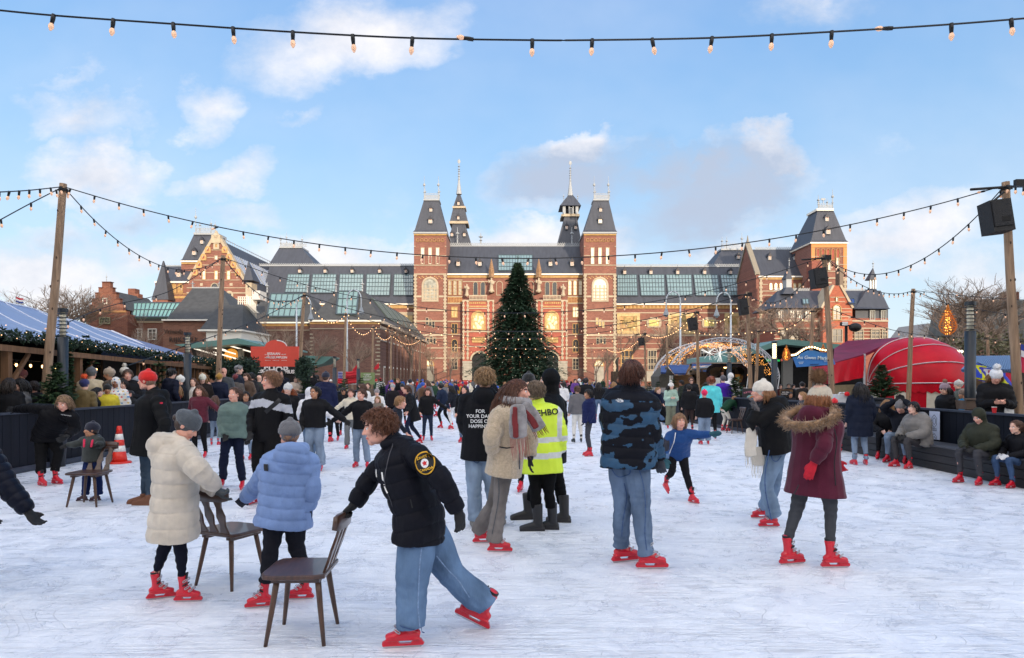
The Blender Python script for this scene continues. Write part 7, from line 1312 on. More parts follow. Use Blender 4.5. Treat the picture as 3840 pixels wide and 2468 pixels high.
tag(hd.build('evergreen_thicket', M((96, 92, 66), rough=.85, var=.5, scale=1), fix=False), 'dull green thicket behind the stalls at the right edge', 'bush')
# houses far right and behind
hs_ = thing('slate_roof_house', 'house with big grey slate roof and brick chimney at the right edge', 'house', (at('D0', 2340, 890, 80).x, 80, 0)); k = MB(); P_ = [(2262, 800), (2280, 716), (2298, 700), (2480, 705), (2480, 800)]
k.prism([at('D0', x, y, 80) for x, y in P_], (0, 8, 0)); k.build('roof', M((92, 94, 92), rough=.8, var=.25, scale=1), hs_); D.wall(hs_, 2262, 800, 2500, None, 80.5, 7, PB); D.bars(hs_, [(2360, 683, 2385, 712)], 82, GB, 'chimney', 1.5)
h3 = thing('white_modern_block', 'pale modern gable house right of the villa', 'house', (at('D0', 2200, 890, 110).x, 110, 0)); k = MB(); k.prism([at('D0', x, y, 110) for x, y in ((2120, 820), (2168, 757), (2262, 757), (2262, 820))], (0, 8, 0)); k.build('roof', M((150, 148, 146)), h3); D.wall(h3, 2120, 820, 2262, None, 110.5, 7, M((196, 194, 190)))
# ---- teal canopies of the entrance pavilions
TL = M((92, 132, 126), rough=.5, var=.15, scale=.4, stretch=(1, 1, 4)); cn = thing('green_canopy', 'slanted copper-green canopy of the entrance pavilion behind the red sign', 'pavilion', (at('N', 700, 1400, 70).x, 70, 0))
def slab(par, win, pts, Y, dv, mat, name): k = MB(); k.prism([at(win, x, y, Y) for x, y in pts], dv); return k.build(name, mat, par)
slab(cn, 'N', ((335, 1172), (860, 1118), (1080, 1178), (1080, 1192), (868, 1166), (470, 1202)), 66, (0, 14, 0), TL, 'roof'); slab(cn, 'N', ((470, 1205), (866, 1170), (960, 1195), (960, 1420), (560, 1420)), 69, (0, .3, 0), M((46, 34, 24), rough=.6, var=.4, scale=.5), 'glazed_front')
for i, (x, y) in enumerate(((600, 1232), (665, 1190), (745, 1220), (878, 1205), (760, 1262))): a = at('N', x, y, 68); k = MB(); k.tube(a - Vector((1.2, 0, -.35)), a + Vector((1.2, 0, -.35)), .07, n=4); k.build('light_strip', M((255, 240, 220), var=0, emit=.5), cn)
k = MB(); N_.box(k, 862, 1205, 888, None, 67.5, .8); k.build('column', STO, cn)
for x, y, r_ in ((810, 1265, .75), (790, 1300, .5)): a = at('N', x, y, 68.5); k = MB(); k.ell(a, (r_, .2, r_)); k.build('lamp_disc', M((220, 150, 60), var=.3, emit=.25), cn)
slab(cn, 'N', ((1415, 1262), (1630, 1270), (1632, 1282), (1560, 1330), (1420, 1360)), 62, (0, 3, 0), TL, 'side_roof')
cf = thing('dark_cafe', 'black glazed cafe pavilion with green roof and glowing green lettering', 'cafe', (at('K', 1700, 900, 62).x, 62, 0)); slab(cf, 'K', ((1230, 592), (1480, 500), (1560, 488), (2140, 545), (2140, 600), (1560, 548), (1480, 560), (1230, 645)), 60, (0, 12, 0), TL, 'roof')
slab(cf, 'K', ((1215, 650), (1480, 566), (2140, 604), (2140, 1010), (1215, 1010)), 62, (0, 10, 0), M((20, 22, 24), rough=.2, var=.4, scale=.3), 'glass_wall')
for x in (1530, 1840): k = MB(); K_.box(k, x, 690 if x == 1530 else 720, x + (105 if x == 1530 else 30), None, 61.5, .45); k.build('pillar', M((104, 104, 102), var=.1), cf)
put_text('heineken', .33, at('K', 1425, 716, 61.6), (1, 0, 0), (0, 0, 1), M((30, 150, 70), var=0, emit=.6), cf, depth=.04, bold=.01)
st_ = MB(); c = at('K', 1517, 714, 61.6); st_.prism([c + Vector((.14 * (1 if i % 2 == 0 else .42) * math.sin(i * math.pi / 5), 0, .14 * (1 if i % 2 == 0 else .42) * math.cos(i * math.pi / 5))) for i in range(10)], (0, .05, 0)); st_.build('star', M((190, 90, 80), var=0, emit=.3), cf)
t2 = thing('green_glass_roof', 'flat green glass roof seen inside the light arch', 'pavilion', (at('K', 850, 700, 66).x, 66, 0)); slab(t2, 'K', ((640, 690), (760, 668), (1000, 665), (1110, 640), (1110, 745), (640, 745)), 66, (0, 5, 0), M((110, 158, 158), rough=.4, var=.1, stretch=(3, 1, 1)), 'roof'); K_.wall(t2, 650, 746, 1105, None, 66.5, 4, M((40, 44, 46)))
# ---- arch of lights
la = thing('light_arch', 'aluminium truss arch wound with warm fairy lights over the market entrance', 'light arch', (at('K', 838, 960, 46).x, 46, 0)); TR = M((206, 208, 212), rough=.4, metal=.1, var=0); cA = at('K', 838, 925, 46)
for (yy, dx, f_, nm) in ((45.0, 0, 1.0, 'front_truss'), (48.5, -.35, .96, 'rear_truss')):
  k = MB(); n = 34; Rx, Rz = 582 / 2.852 * 46 / F, 438 / 2.852 * 46 / F; pt = lambda a, s, o: Vector((cA.x + dx + Rx * f_ * s * math.cos(a), yy + o, cA.z + Rz * f_ * s * math.sin(a)))
  A = [math.pi * i / n for i in range(n + 1)]; A[0] -= .3; A[-1] += .3
  for s, o in ((1, -.2), (1, .2), (.92, 0)):
    k.loft([pt(a, s, o) for a in A], [.028] * len(A), n=4, sub=1, cap='flat')
  for i in range(n):
    a, b = A[i], A[i + 1]
    for o in (-.2, .2): k.tube(pt(a, 1, o), pt((a + b) / 2, .92, 0), .016, n=3); k.tube(pt((a + b) / 2, .92, 0), pt(b, 1, o), .016, n=3)
    k.tube(pt(a, 1, -.2), pt(b, 1, .2), .014, n=3)
  k.build(nm, TR, la, fix=False)
lt = MB(); rs = random.Random(6)
for i in range(1500):
  a = rs.uniform(.12, math.pi - .12); s = rs.choice((.90, .86, .83)) if rs.random() < .75 else rs.uniform(.84, 1.0); o = rs.uniform(-.3, 3.3); r = .014 * rs.uniform(.7, 1.2); p = Vector((cA.x - .1 * o + Rx * s * (1 - .012 * o) * math.cos(a), 45.2 + o, cA.z + Rz * s * math.sin(a))); lt.ell(p, (r, r, r), n=4, m=3)
tag(lt.build('fairy_lights', M((255, 180, 90), var=0, emit=1.5, emitc=(255, 170, 80)), la, fix=False), kind='stuff')
for x, y in ((735, 635), (855, 650)):
  k = MB(); c = at('K', x, y, 47)
  for i in range(22): v = Vector((rs.gauss(0, 1), rs.gauss(0, .4), rs.gauss(0, 1))).normalized(); k.tube(c, c + v * .55, .008, n=3)
  k.build('star_burst', M((230, 230, 226), var=0, emit=.5), la, fix=False)
# ---- cabins and food truck
BLR = M((52, 72, 128), rough=.4, var=.15, scale=2, stretch=(6, 1, 1)); CAB = M((130, 96, 62), rough=.8, var=.3, scale=2, stretch=(1, 1, 5))
def ribroof(par, pts, Y, D, mat=None):
  k = MB(); V = [at('K', x, y, Y + (D if i in (2, 3) else 0)) for i, (x, y) in enumerate(pts)]; n = (V[1] - V[0]).cross(V[3] - V[0]).normalized(); n = n if n.z > 0 else -n; k.prism(V, n * .04)
  for i in range(17): u = i / 16; a, b = V[0].lerp(V[1], u), V[3].lerp(V[2], u); k.obox((a + b) / 2 + n * .06, (b - a) / 2, (V[1] - V[0]).normalized() * .03, n * .03)
  k.build('ribbed_roof', mat or BLR, par)
c1 = thing('market_cabin', 'wooden market cabin with blue ribbed roof, gable to the right, left of the food truck', 'cabin', (at('K', 380, 900, 41).x, 41, 0)); ribroof(c1, ((370, 872), (482, 872), (520, 780), (305, 780)), 40, 1.6); ribroof(c1, ((225, 860), (270, 862), (285, 790), (228, 790)), 40.3, 1.6)
slab(c1, 'K', ((205, 890), (290, 785), (370, 876), (370, 1010), (215, 1010)), 41, (0, 2.5, 0), M((86, 82, 74), rough=.8, var=.2), 'side_wall'); slab(c1, 'K', ((371, 876), (560, 876), (560, 1010), (371, 1010)), 40.9, (0, 2.5, 0), CAB, 'front_wall'); slab(c1, 'K', ((482, 872), (545, 775), (552, 782), (492, 876)), 40.2, (0, .3, 0), CAB, 'bargeboard'); K_.window(c1, 312, 880, 344, 960, 40.95, 1, 1, frame=WHT)
c2 = thing('market_cabin', 'wooden market cabin with blue roof and pale ridge board behind the pole', 'cabin', (at('K', 640, 900, 43).x, 43, 0)); ribroof(c2, ((550, 862), (735, 862), (760, 752), (562, 752)), 42, 1.8); slab(c2, 'K', ((555, 741), (1150, 741), (1150, 752), (555, 752)), 43.5, (0, .3, 0), M((150, 130, 116)), 'ridge_board'); slab(c2, 'K', ((565, 864), (735, 864), (735, 1010), (565, 1010)), 42.8, (0, 2.5, 0), CAB, 'front_wall')
ft = thing('food_truck', 'black rounded food trailer with open lit hatch', 'food truck', (at('K', 925, 1000, 38).x, 38, 0)); Yt_ = 38.
def rrect(x0, y0, x1, y1, r, Y, n=5):
  P = []
  for cx_, cy_, a0 in ((x1 - r, y0 + r, 0), (x0 + r, y0 + r, 90), (x0 + r, y1 - r * .3, 180), (x1 - r, y1 - r * .3, 270)):
    for i in range(n + 1): a = R(a0 + 90 * i / n); rr = r if a0 < 180 else r * .3; P.append(at('K', cx_ + rr * math.cos(a), cy_ - rr * math.sin(a), Y))
  return P
BKT = M((22, 23, 24), rough=.12, var=.1, coat=.6); o_, i_ = rrect(708, 765, 1158, 1030, 75, Yt_), rrect(745, 790, 1118, 1000, 60, Yt_); k = MB(); n = len(o_)
V = [tuple(p) for p in o_] + [tuple(p) for p in i_]; V += [(x, y + 3.6, z) for x, y, z in V[:n]] + [(x, y + 1.0, z) for x, y, z in V[n:2 * n]]; Fc = []
for i in range(n): j = (i + 1) % n; Fc += [(i, j, n + j, n + i), (i, 2 * n + i, 2 * n + j, j), (n + i, n + j, 3 * n + j, 3 * n + i)]
Fc.append(tuple(range(2 * n, 3 * n))); k.add(V, Fc); k.build('shell', BKT, ft, False); k = MB(); k.add([V[3 * n + i] for i in range(n)], [tuple(range(n))]); k.build('inner_wall', M((150, 140, 120), rough=.6, var=.2), ft, fix=False)
K_.wall(ft, 905, 815, 1015, 960, Yt_ + .7, .15, M((38, 40, 46)), 'rear_door'); K_.wall(ft, 785, 905, 860, 1000, Yt_ - .1, .6, M((206, 206, 204)), 'counter_unit'); k = MB(); k.ell(at('K', 911, 787, Yt_ + .3), (.09, .09, .09)); k.build('ceiling_lamp', HOT, ft); K_.wall(ft, 1020, 865, 1115, 995, Yt_ + .6, .2, M((190, 130, 60), var=.4, scale=6), 'wood_panel')
for x in (790, 1080): k = MB(); c = at('K', x, 1040, Yt_ + .2); k.loft([(c.x, c.y, .32), (c.x, c.y + .2, .32)], [.32, .32], n=16, sub=1, cap='flat'); k.build('wheel', BLK, ft)
sb = thing('speaker_stack', 'black screen stack right of the food truck', 'screen', (at('K', 1265, 900, 40).x, 40, 0)); k = MB(); K_.box(k, 1205, 768, 1328, None, 40, .4); k.build('panel', M((14, 14, 16), rough=.4), sb)
# ---- blue crepe sign
YG = 22.; gm = thing('crepe_sign', 'blue crepe stall sign with a wavy row of lit bulbs', 'sign', (at('K', 1850, 790, YG).x, YG, at('K', 0, 790, YG).z)); wav = [(1618, 662), (1660, 655), (1700, 628), (1745, 598), (1800, 578), (1860, 580), (1915, 600), (1975, 610), (2040, 618)]
slab(gm, 'K', [(1645, 684), (1700, 672), (1740, 640), (1800, 612), (1870, 612), (1920, 628), (1980, 634), (2044, 636), (2092, 764), (1686, 790)][:8] + [(2092, 762), (1686, 790)], YG, (0, .1, 0), M((58, 124, 196), rough=.5, var=.06), 'board')
k = MB(); P = [at('K', x, y, YG - .03) for x, y in wav]; k.loft(P, [(.05, .045)] * len(P), n=6, side=(0, 1, 0)); k.build('bulb_strip', M((90, 60, 40)), gm, True); C = catmull([tuple(p) for p in P], 4)
for i in range(0, len(C) - 1, 2): k = MB(); k.ell(C[i] + np.array([0, -.06, 0]), (.03, .03, .03)); k.build('bulb', M((255, 236, 190), var=0, emit=2.2, emitc=(255, 214, 150)), gm, True)
PB_ = M((206, 224, 236), var=0); put_text('Au Gwen Marie', .155, at('K', 1850, 690, YG - .02), (1, 0, -.03), (.12, 0, 1), PB_, gm, depth=.01, bold=.002)
put_text('CREPERIE\nSUCRE', .042, at('K', 1722, 745, YG - .02), (1, 0, .06), (0, 0, 1), PB_, gm, depth=.005); put_text('GALETTES\nWIT BIER', .048, at('K', 2000, 722, YG - .02), (1, 0, .06), (0, 0, 1), PB_, gm, depth=.005); put_text('AMSTERDAM', .05, at('K', 1865, 762, YG - .02), (1, 0, .06), (0, 0, 1), M((24, 50, 96), var=0), gm, depth=.005)
# ---- red tent with folding dome
RT = M((186, 12, 34), rough=.4, var=.16, scale=1.5, bump=.5, bscale=3, spec=.2); PUR = M((116, 34, 62), spec=.15, rough=.6, var=.2, scale=1, bump=.2, bscale=4); rt = thing('red_dome_tent', 'shiny red stall tent with ribbed folding dome end and purple roof', 'tent', (at('L', 1040, 800, 29).x, 29, 0)); Yd = 29.5
hL, hR, tp = at('L', 712, 700, Yd), at('L', 1386, 700, Yd), at('L', 950, 336, Yd); cxd = (hL.x + hR.x) / 2; Rxd = (hR.x - hL.x) / 2; Rzd = tp.z - hL.z; nA, nB = 24, 16; V = []
def dome(th, ph): b = math.sin(ph) ** .62; return Vector((cxd - Rxd * math.cos(th) * 1.0 * (abs(math.sin(ph)) * 0 + 1), Yd - 2.6 * math.sin(th) ** .8 * math.cos(ph), hL.z + Rzd * math.sin(th) ** .62 * math.sin(ph)))
for i in range(nA + 1):
  for j in range(nB + 1): V.append(dome(math.pi * i / nA, .5 * math.pi * j / nB))
k = MB(); k.add(V, [(i * (nB + 1) + j, i * (nB + 1) + j + 1, (i + 1) * (nB + 1) + j + 1, (i + 1) * (nB + 1) + j) for i in range(nA) for j in range(nB)]); dm = k.build('dome', RT, rt, True, fix=False); k = MB()
for ph in (.03, .30, .60, .92): k.loft([dome(math.pi * i / 30, ph * math.pi / 2) + Vector((0, -.03, .02)) for i in range(31)], [.022] * 31, n=4, sub=1)
k.build('piping', M((206, 196, 200), var=0), dm, fix=False); k = MB()
nS = 22
for i in range(nS):
  a0, a1 = math.pi * i / nS, math.pi * (i + 1) / nS; p, q = dome(a0, 0), dome(a1, 0); k.cur = 0 if (i // 2) % 2 else 1; k.add([p, q, (q.x, q.y + .05, .02), (p.x, p.y + .05, .02)], [(0, 1, 2, 3)]); 
k.build('striped_skirt', [RT, M((216, 208, 190), rough=.5, var=.08)], rt, fix=False); k = MB()
for i in range(nS): a0, a1 = math.pi * i / nS, math.pi * (i + 1) / nS; p, q = dome(a0, 0), dome(a1, 0); k.add([p + Vector((0, -.04, 0)), q + Vector((0, -.04, 0)), q + Vector((0, -.04, -.22)), (p + q) / 2 + Vector((0, -.04, -.3)), p + Vector((0, -.04, -.22))], [(0, 1, 2, 3, 4)])
k.build('valance', RT, rt, fix=False)
k = MB(); A = [at('L', 455, 528, 26.5), at('L', 690, 462, 29), at('L', 960, 335, 30.5), at('L', 560, 362, 34), at('L', 462, 420, 32)]; k.add(A + [p - Vector((0, 0, .12)) for p in A], [(0, 1, 2, 3, 4), (9, 8, 7, 6, 5), (0, 5, 6, 1), (4, 9, 5, 0), (3, 8, 9, 4), (2, 7, 8, 3), (1, 6, 7, 2)]); k.build('purple_roof', PUR, rt)
k = MB(); V = []
for i in range(13):
  for j in range(7): u, v = i / 12, j / 6; p = at('L', 455, 535, 26.4).lerp(at('L', 688, 472, 28.8), u).lerp(at('L', 436, 690, 26.0).lerp(at('L', 684, 640, 28.4), u), v); p.y += .07 * math.sin(u * 17 + v * 2) * v; V.append(p)
k.add(V, [(i * 7 + j, i * 7 + j + 1, (i + 1) * 7 + j + 1, (i + 1) * 7 + j) for i in range(12) for j in range(6)]); k.build('hanging_awning', RT, rt, True, fix=False); k = MB(); V = []
for i in range(13):
  for j in range(7): u, v = i / 12, j / 6; p = at('L', 292, 562, 24.5).lerp(at('L', 452, 545, 26.2), u).lerp(at('L', 380, 690, 25.4).lerp(at('L', 448, 690, 26.0), u), v); p.y += .09 * math.sin(u * 19 + v) * v; V.append(p)
k.add(V, [(i * 7 + j, i * 7 + j + 1, (i + 1) * 7 + j + 1, (i + 1) * 7 + j) for i in range(12) for j in range(6)]); k.build('hanging_awning', M((178, 16, 60), rough=.4, var=.15, bump=.2, bscale=5), rt, True, fix=False)
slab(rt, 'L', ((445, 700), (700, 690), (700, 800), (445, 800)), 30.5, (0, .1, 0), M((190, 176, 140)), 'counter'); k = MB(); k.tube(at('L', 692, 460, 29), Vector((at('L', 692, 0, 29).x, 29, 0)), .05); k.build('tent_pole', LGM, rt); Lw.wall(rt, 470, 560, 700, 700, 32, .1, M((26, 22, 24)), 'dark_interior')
jc_ = thing('water_container', 'white plastic water canister with red tap on the stall edge', 'container', at('L', 523, 850, 18)); k = MB(); Lw.box(k, 486, 768, 560, 850, 18, .3); k.build('canister', M((214, 214, 216), rough=.4), jc_); k = MB(); k.ell(at('L', 560, 765, 17.95), (.07, .05, .06)); k.build('tap', M((220, 20, 30), var=0), jc_); k = MB(); k.loft([at('L', 500, 768, 18.1), at('L', 505, 757, 18.1), at('L', 540, 757, 18.1), at('L', 545, 768, 18.1)], [.02] * 4); k.build('handle', M((214, 214, 216)), jc_)
# second small red roof, blue flag stall with bunting
r2_ = thing('red_striped_canopy', 'small red striped canopy roof right behind the dome tent', 'canopy', (at('L', 1390, 480, 33).x, 33, 0)); k = MB(); P = [at('L', x, y, 33) for x, y in ((1285, 445), (1340, 440), (1400, 455), (1440, 490), (1464, 530), (1380, 545), (1300, 470))]; k.prism(P, (0, 2, 0)); k.build('roof', RT, r2_); k = MB()
for i in range(5): k.tube(at('L', 1310 + i * 30, 445 + i * 6, 32.95), at('L', 1330 + i * 30, 470 + i * 18, 32.95), .04)
k.build('stripes', M((110, 40, 60)), r2_); k = MB()
for i in range(9): k.ell(at('L', 1280 + i * 19, 436 + abs(i - 4) * 1.5, 32.9), (.06, .06, .06), n=6, m=4)
k.build('bulbs', M((255, 240, 210), var=0, emit=4), r2_)
bs = thing('bunting_stall', 'wooden stall with blue corrugated roof hung with coloured prayer flags', 'stall', (at('L', 1700, 800, 24).x, 24, 0)); k = MB(); V = [at('L', x, y, Y) for x, y, Y in ((1430, 600, 22.5), (1905, 600, 21.5), (1905, 490, 25), (1530, 495, 25))]; nrm = Vector((0, -.2, 1)).normalized(); k.prism(V, nrm * .05)
for i in range(26): u = i / 25; k.obox((V[0].lerp(V[1], u) + V[3].lerp(V[2], u)) / 2 + nrm * .07, (V[3].lerp(V[2], u) - V[0].lerp(V[1], u)) / 2, (.03, 0, 0), nrm * .025)
k.build('corrugated_roof', M((84, 110, 150), rough=.4, var=.15), bs); Lw.wall(bs, 1540, 605, 1905, None, 25.5, .2, M((46, 36, 30), var=.4)); Lw.wall(bs, 1540, 620, 1700, 830, 25.2, .15, M((120, 92, 64), var=.3, stretch=(1, 1, 4)), 'shutter_panel')
cols = [(40, 70, 190), (220, 220, 40), (60, 60, 170), (200, 200, 210), (150, 40, 90), (150, 200, 50), (210, 210, 40), (60, 80, 200), (190, 30, 60)]
for i in range(9):
  u = i / 8; p = at('L', 1545 + 270 * u, 525 + 78 * u + 20 * math.sin(math.pi * u), 21.2); k = MB(); w_ = .19; k.prism([p + Vector((-w_, 0, 0)), p + Vector((w_, .03, -.05)), p + Vector((w_ * .8, -.03, -.5)), p + Vector((-w_ * 1.1, .02, -.42))], (0, .008, 0)); k.build('prayer_flag', M(cols[i], rough=.8, var=.05), bs)
k = MB(); k.loft([at('L', 1545, 523, 21.2), at('L', 1680, 575, 21.2), at('L', 1830, 605, 21.2)], [.008] * 3, n=4); k.build('cord', SOC, bs)
fl = thing('large_flag', 'red white and blue flag cut by the right edge', 'flag', at('L', 1890, 540, 18)); k = MB(); k.prism([at('L', x, y, 18) for x, y in ((1882, 385), (1990, 420), (1990, 640), (1890, 600))], (0, .01, 0)); k.build('cloth', M((200, 30, 70), var=.1), fl); k = MB(); k.prism([at('L', x, y, 17.98) for x, y in ((1882, 385), (1990, 420), (1990, 470), (1884, 430))], (0, .008, 0)); k.build('blue_band', M((40, 60, 150), var=0), fl); k = MB(); k.prism([at('L', x, y, 17.98) for x, y in ((1884, 432), (1990, 474), (1990, 520), (1886, 480))], (0, .008, 0)); k.build('white_band', M((220, 220, 222), var=0), fl)
# hanging teardrop lights
for x, y0, y1, Y, l in ((2218, 713, 783, 19, 'large wicker teardrop light hanging right of the red tent'), (1840, 808, 843, 30, 'small glowing teardrop light hanging left of the crepe sign'), (1926, 805, 855, 34, 'glowing teardrop light hanging before the villa')):
  a, b = at('D0', x, y1, Y), at('D0', x + 3, y0, Y); H = b.z - a.z; root = thing('teardrop_light', l, 'hanging light', b, 'teardrop lights'); k = MB()
  for i in range(12):
    an = i * math.pi / 6; P = [Vector((a.x + math.cos(an) * r_ * H * .26, Y + math.sin(an) * r_ * H * .26, a.z + H * z)) for z, r_ in ((0, .3), (.12, .8), (.3, 1), (.5, .72), (.75, .3), (1, .03))]; k.loft(P, [.011] * 6, n=3, sub=2)
  for i in range(9): z = .08 + i * .09; rr = H * .26 * max(.1, math.sin(math.pi * (z + .25) / 1.3)) ** 1.5; k.loft([Vector((a.x + math.cos(t) * rr, Y + math.sin(t) * rr, a.z + H * z)) for t in np.linspace(0, 6.283, 11)], [.009] * 11, n=3, sub=1)
  k.build('wicker', M((200, 120, 40), rough=.6, var=.2), root, fix=False); k = MB(); rs = random.Random(3)
  for i in range(60): z = rs.random() * .8; k.ell(Vector((a.x, Y, a.z + H * z)) + Vector((rs.gauss(0, .3), rs.gauss(0, .3), 0)) * H * .22 * (1 - z * .8), (.012, .012, .012), n=4, m=3)
  tag(k.build('fairy_lights', M((255, 170, 70), var=0, emit=2), root, fix=False), kind='stuff')
# spotlights on a mast
sm = thing('spotlight_mast', 'mast with square spotlight bank and round stage lamp before the villa', 'spotlights', (at('K', 2205, 600, 34).x, 34, 0)); k = MB(); k.tube(Vector((at('K', 2205, 0, 34).x, 34, 0)), at('K', 2205, 330, 34), .07); k.tube(at('K', 2160, 345, 34), at('K', 2330, 345, 34), .04); k.build('mast', BLK, sm)
k = MB(); K_.box(k, 2163, 306, 2225, 345, 33.7, .25); k.build('lamp_bank', BLK, sm)
for i in range(8): k = MB(); k.ell(at('K', 2174 + (i % 4) * 13, 317 + (i // 4) * 18, 33.68), (.06, .02, .06), n=8, m=5); k.build('lens', M((220, 220, 215), rough=.2, var=0), sm)
k = MB(); k.ell(at('K', 2300, 365, 33.7), (.3, .25, .22)); k.build('stage_lamp', BLK, sm)
# ---- red rink sign with the shop board below
YR_ = 30.9; rk = thing('rink_sign', 'red board with half-round top reading the ice rink name, white letters', 'sign', (at('N', 1165, 1353, YR_).x, YR_, at('N', 0, 1353, YR_).z)); P = [(968, 1353), (968, 1187), (1085, 1187)] + [(1176 - 90 * math.cos(a), 1187 - 54 * math.sin(a)) for a in np.linspace(0.0, math.pi, 13)] + [(1362, 1187), (1362, 1353)]
slab(rk, 'N', P, YR_, (0, .12, 0), M((228, 84, 66), rough=.5, var=.03), 'board'); slab(rk, 'N', [(1176 + 92 * math.cos(a), 1187 - 56 * math.sin(a)) for a in np.linspace(0.1, 1.5, 8)] + [(1176 + 86 * math.cos(a), 1190 - 50 * math.sin(a)) for a in np.linspace(1.5, .1, 8)], YR_ - .02, (0, .015, 0), M((240, 236, 228), var=0), 'white_edge')
WW = M((245, 240, 236), var=0, rough=.5); tx = lambda t, s, x, y, **k_: put_text(t, s, at('N', x, y, YR_ - .01), (1, 0, 0), (0, 0, 1), WW, rk, depth=.008, **k_)
tx('DE', .065, 1092, 1255); tx('IJSBAAN', .165, 1158, 1248, bold=.002); tx('OP HET', .065, 1241, 1253); tx('HET', .05, 1091, 1279); tx('MUSEUMPLEIN', .145, 1184, 1278, bold=.0015); tx('by Royal Museumtickets', .03, 1176, 1302)
slab(rk, 'N', ((1086, 1301), (1132, 1301), (1132, 1303), (1086, 1303)), YR_ - .02, (0, .012, 0), WW, 'rule'); slab(rk, 'N', ((1220, 1301), (1266, 1301), (1266, 1303), (1220, 1303)), YR_ - .02, (0, .012, 0), WW, 'rule')
sh = thing('shop_stall', 'black museum shop stall with white lettering under the red sign', 'stall', (at('N', 1190, 1450, 33).x, 33, 0)); N_.wall(sh, 1000, 1355, 1400, None, 33, 2, M((28, 27, 28), var=.2)); put_text('SHOP', .46, at('N', 1176, 1382, 32.95), (1, 0, 0), (0, 0, 1), WW, sh, depth=.02, bold=.012); put_text('MUSEUM', .24, at('N', 1330, 1397, 32.95), (1, 0, 0), (0, 0, 1), WW, sh, depth=.02, bold=.008); put_text('MARKT', .24, at('N', 1040, 1392, 32.95), (1, 0, 0), (0, 0, 1), WW, sh, depth=.02, bold=.008)
hg = MB(); rs = random.Random(12)
for i in range(330): p = at('N', rs.choice((rs.uniform(640, 1000), rs.uniform(1385, 1425))), rs.uniform(1320, 1420), rs.uniform(27, 30)); leaves(hg, p, .25, 26, rs, .10)
tag(hg.build('fir_hedge', GRN, fix=False), 'dark fir branches heaped below the green canopy', 'hedge')
# posters by the gallery
fp = thing('striped_poster', 'large poster with stars and red-white stripes before the gallery wall', 'poster', (at('N', 1768, 1480, 44).x, 44, 0)); N_.wall(fp, 1688, 1395, 1848, 1500, 44, .1, M((216, 216, 220), var=.05), 'board'); N_.wall(fp, 1690, 1398, 1740, 1452, 43.95, .04, M((50, 56, 150), var=0), 'star_field'); k = MB()
for i in range(20): N_.box(k, 1694 + (i % 5) * 9.4, 1402 + (i // 5) * 12.5, 1698 + (i % 5) * 9.4, 1407 + (i // 5) * 12.5, 43.92, .02)
k.build('stars', WW, fp); k = MB()
for i in range(5): P = [at('N', 1690 + (55 if i < 3 else 0) + u * (100 - (0 if i < 3 else -55)), 1402 + i * 20 + 5 * math.sin(u * 5), 43.94) for u in (0, .25, .5, .75, 1)]; k.loft(P, [(.03, .09)] * 5, n=4, side=(0, 1, 0), sub=2)
k.build('red_stripes', M((196, 36, 50), var=0), fp); put_text('SMOKKEL', .2, at('N', 1800, 1440, 43.85), (1, 0, .12), (0, 0, 1), M((150, 20, 30), var=0), fp, depth=.01, bold=.01)
gpz = thing('green_poster', 'olive green poster with white lines of text left of the gallery corner', 'poster', (at('N', 1930, 1480, 46).x, 46, 0)); N_.wall(gpz, 1875, 1402, 1990, 1500, 46, .1, M((122, 142, 92), var=.05), 'board'); put_text('DE IJSBAAN\nOP HET\nMUSEUMPLEIN', .09, at('N', 1930, 1428, 45.95), (1, 0, 0), (0, 0, 1), WW, gpz, depth=.01); k = MB(); [N_.box(k, 1895, 1452 + i * 6, 1965 - i * 9, 1454 + i * 6, 45.95, .03) for i in range(3)]; k.build('text_lines', WW, gpz)
for x, y, l in ((1832, 1365, 'red flag hanging above the striped poster'), (2010, 1350, 'red flag hanging at the gallery corner pole')): f_ = thing('red_flag', l, 'flag', at('N', x, y + 30, 43)); k = MB(); k.prism([at('N', a, b, 43) for a, b in ((x - 28, y + 18), (x + 14, y - 30), (x + 18, y + 10), (x - 8, y + 32))], (0, .02, 0)); k.build('cloth', M((196, 30, 44), var=.2), f_)
dfl = thing('tricolour_flag', 'small Dutch flag flying above the marquee at the left', 'flag', at('P', 100, 830, 95)); 
for i, c_ in enumerate(((190, 40, 50), (225, 225, 228), (40, 66, 140))): k = MB(); k.prism([at('P', x, y + i * 11, 95) for x, y in ((99, 790), (122, 800), (147, 802), (147, 812), (122, 811), (99, 801))], (0, .02, 0)); k.build('stripe', M(c_, var=0), dfl)
k = MB(); k.tube(at('P', 98, 870, 95), at('P', 98, 786, 95), .06); k.build('flagpole', LGM, dfl)
# museum fence and ramps
IR = M((24, 26, 28), rough=.5, var=0)
def fence(label, pts, Y, h, n):
  root = thing('iron_fence', label, 'fence', at(*pts[0], Y)); k = MB(); C = catmull([tuple(at(*p, Y)) for p in pts], 6); 
  for z in (0, h * .9): k.loft([(c[0], c[1], c[2] + z) for c in C], [.05] * len(C), n=4, sub=1)
  for i in range(n): u = i / (n - 1) * (len(C) - 1); j = min(int(u), len(C) - 2); c = C[j] + (C[j + 1] - C[j]) * (u - j); k.box((c[0] - .035, c[1] - .035, c[2] - .4), (c[0] + .035, c[1] + .035, c[2] + h + .15))
  k.build('railing', IR, root, fix=False)
fence('curved black iron railing rising to the left portal', [('M', 300, 1490), ('M', 370, 1462), ('M', 430, 1445), ('M', 492, 1440)], 172, 1.7, 30); fence('curved black iron railing rising to the right portal', [('M', 1348, 1490), ('M', 1280, 1462), ('M', 1220, 1445), ('M', 1160, 1440)], 172, 1.7, 30); fence('tall black iron fence before the left tower', [('M', 180, 1490), ('M', 250, 1490), ('M', 320, 1490)], 168, 3.2, 30)
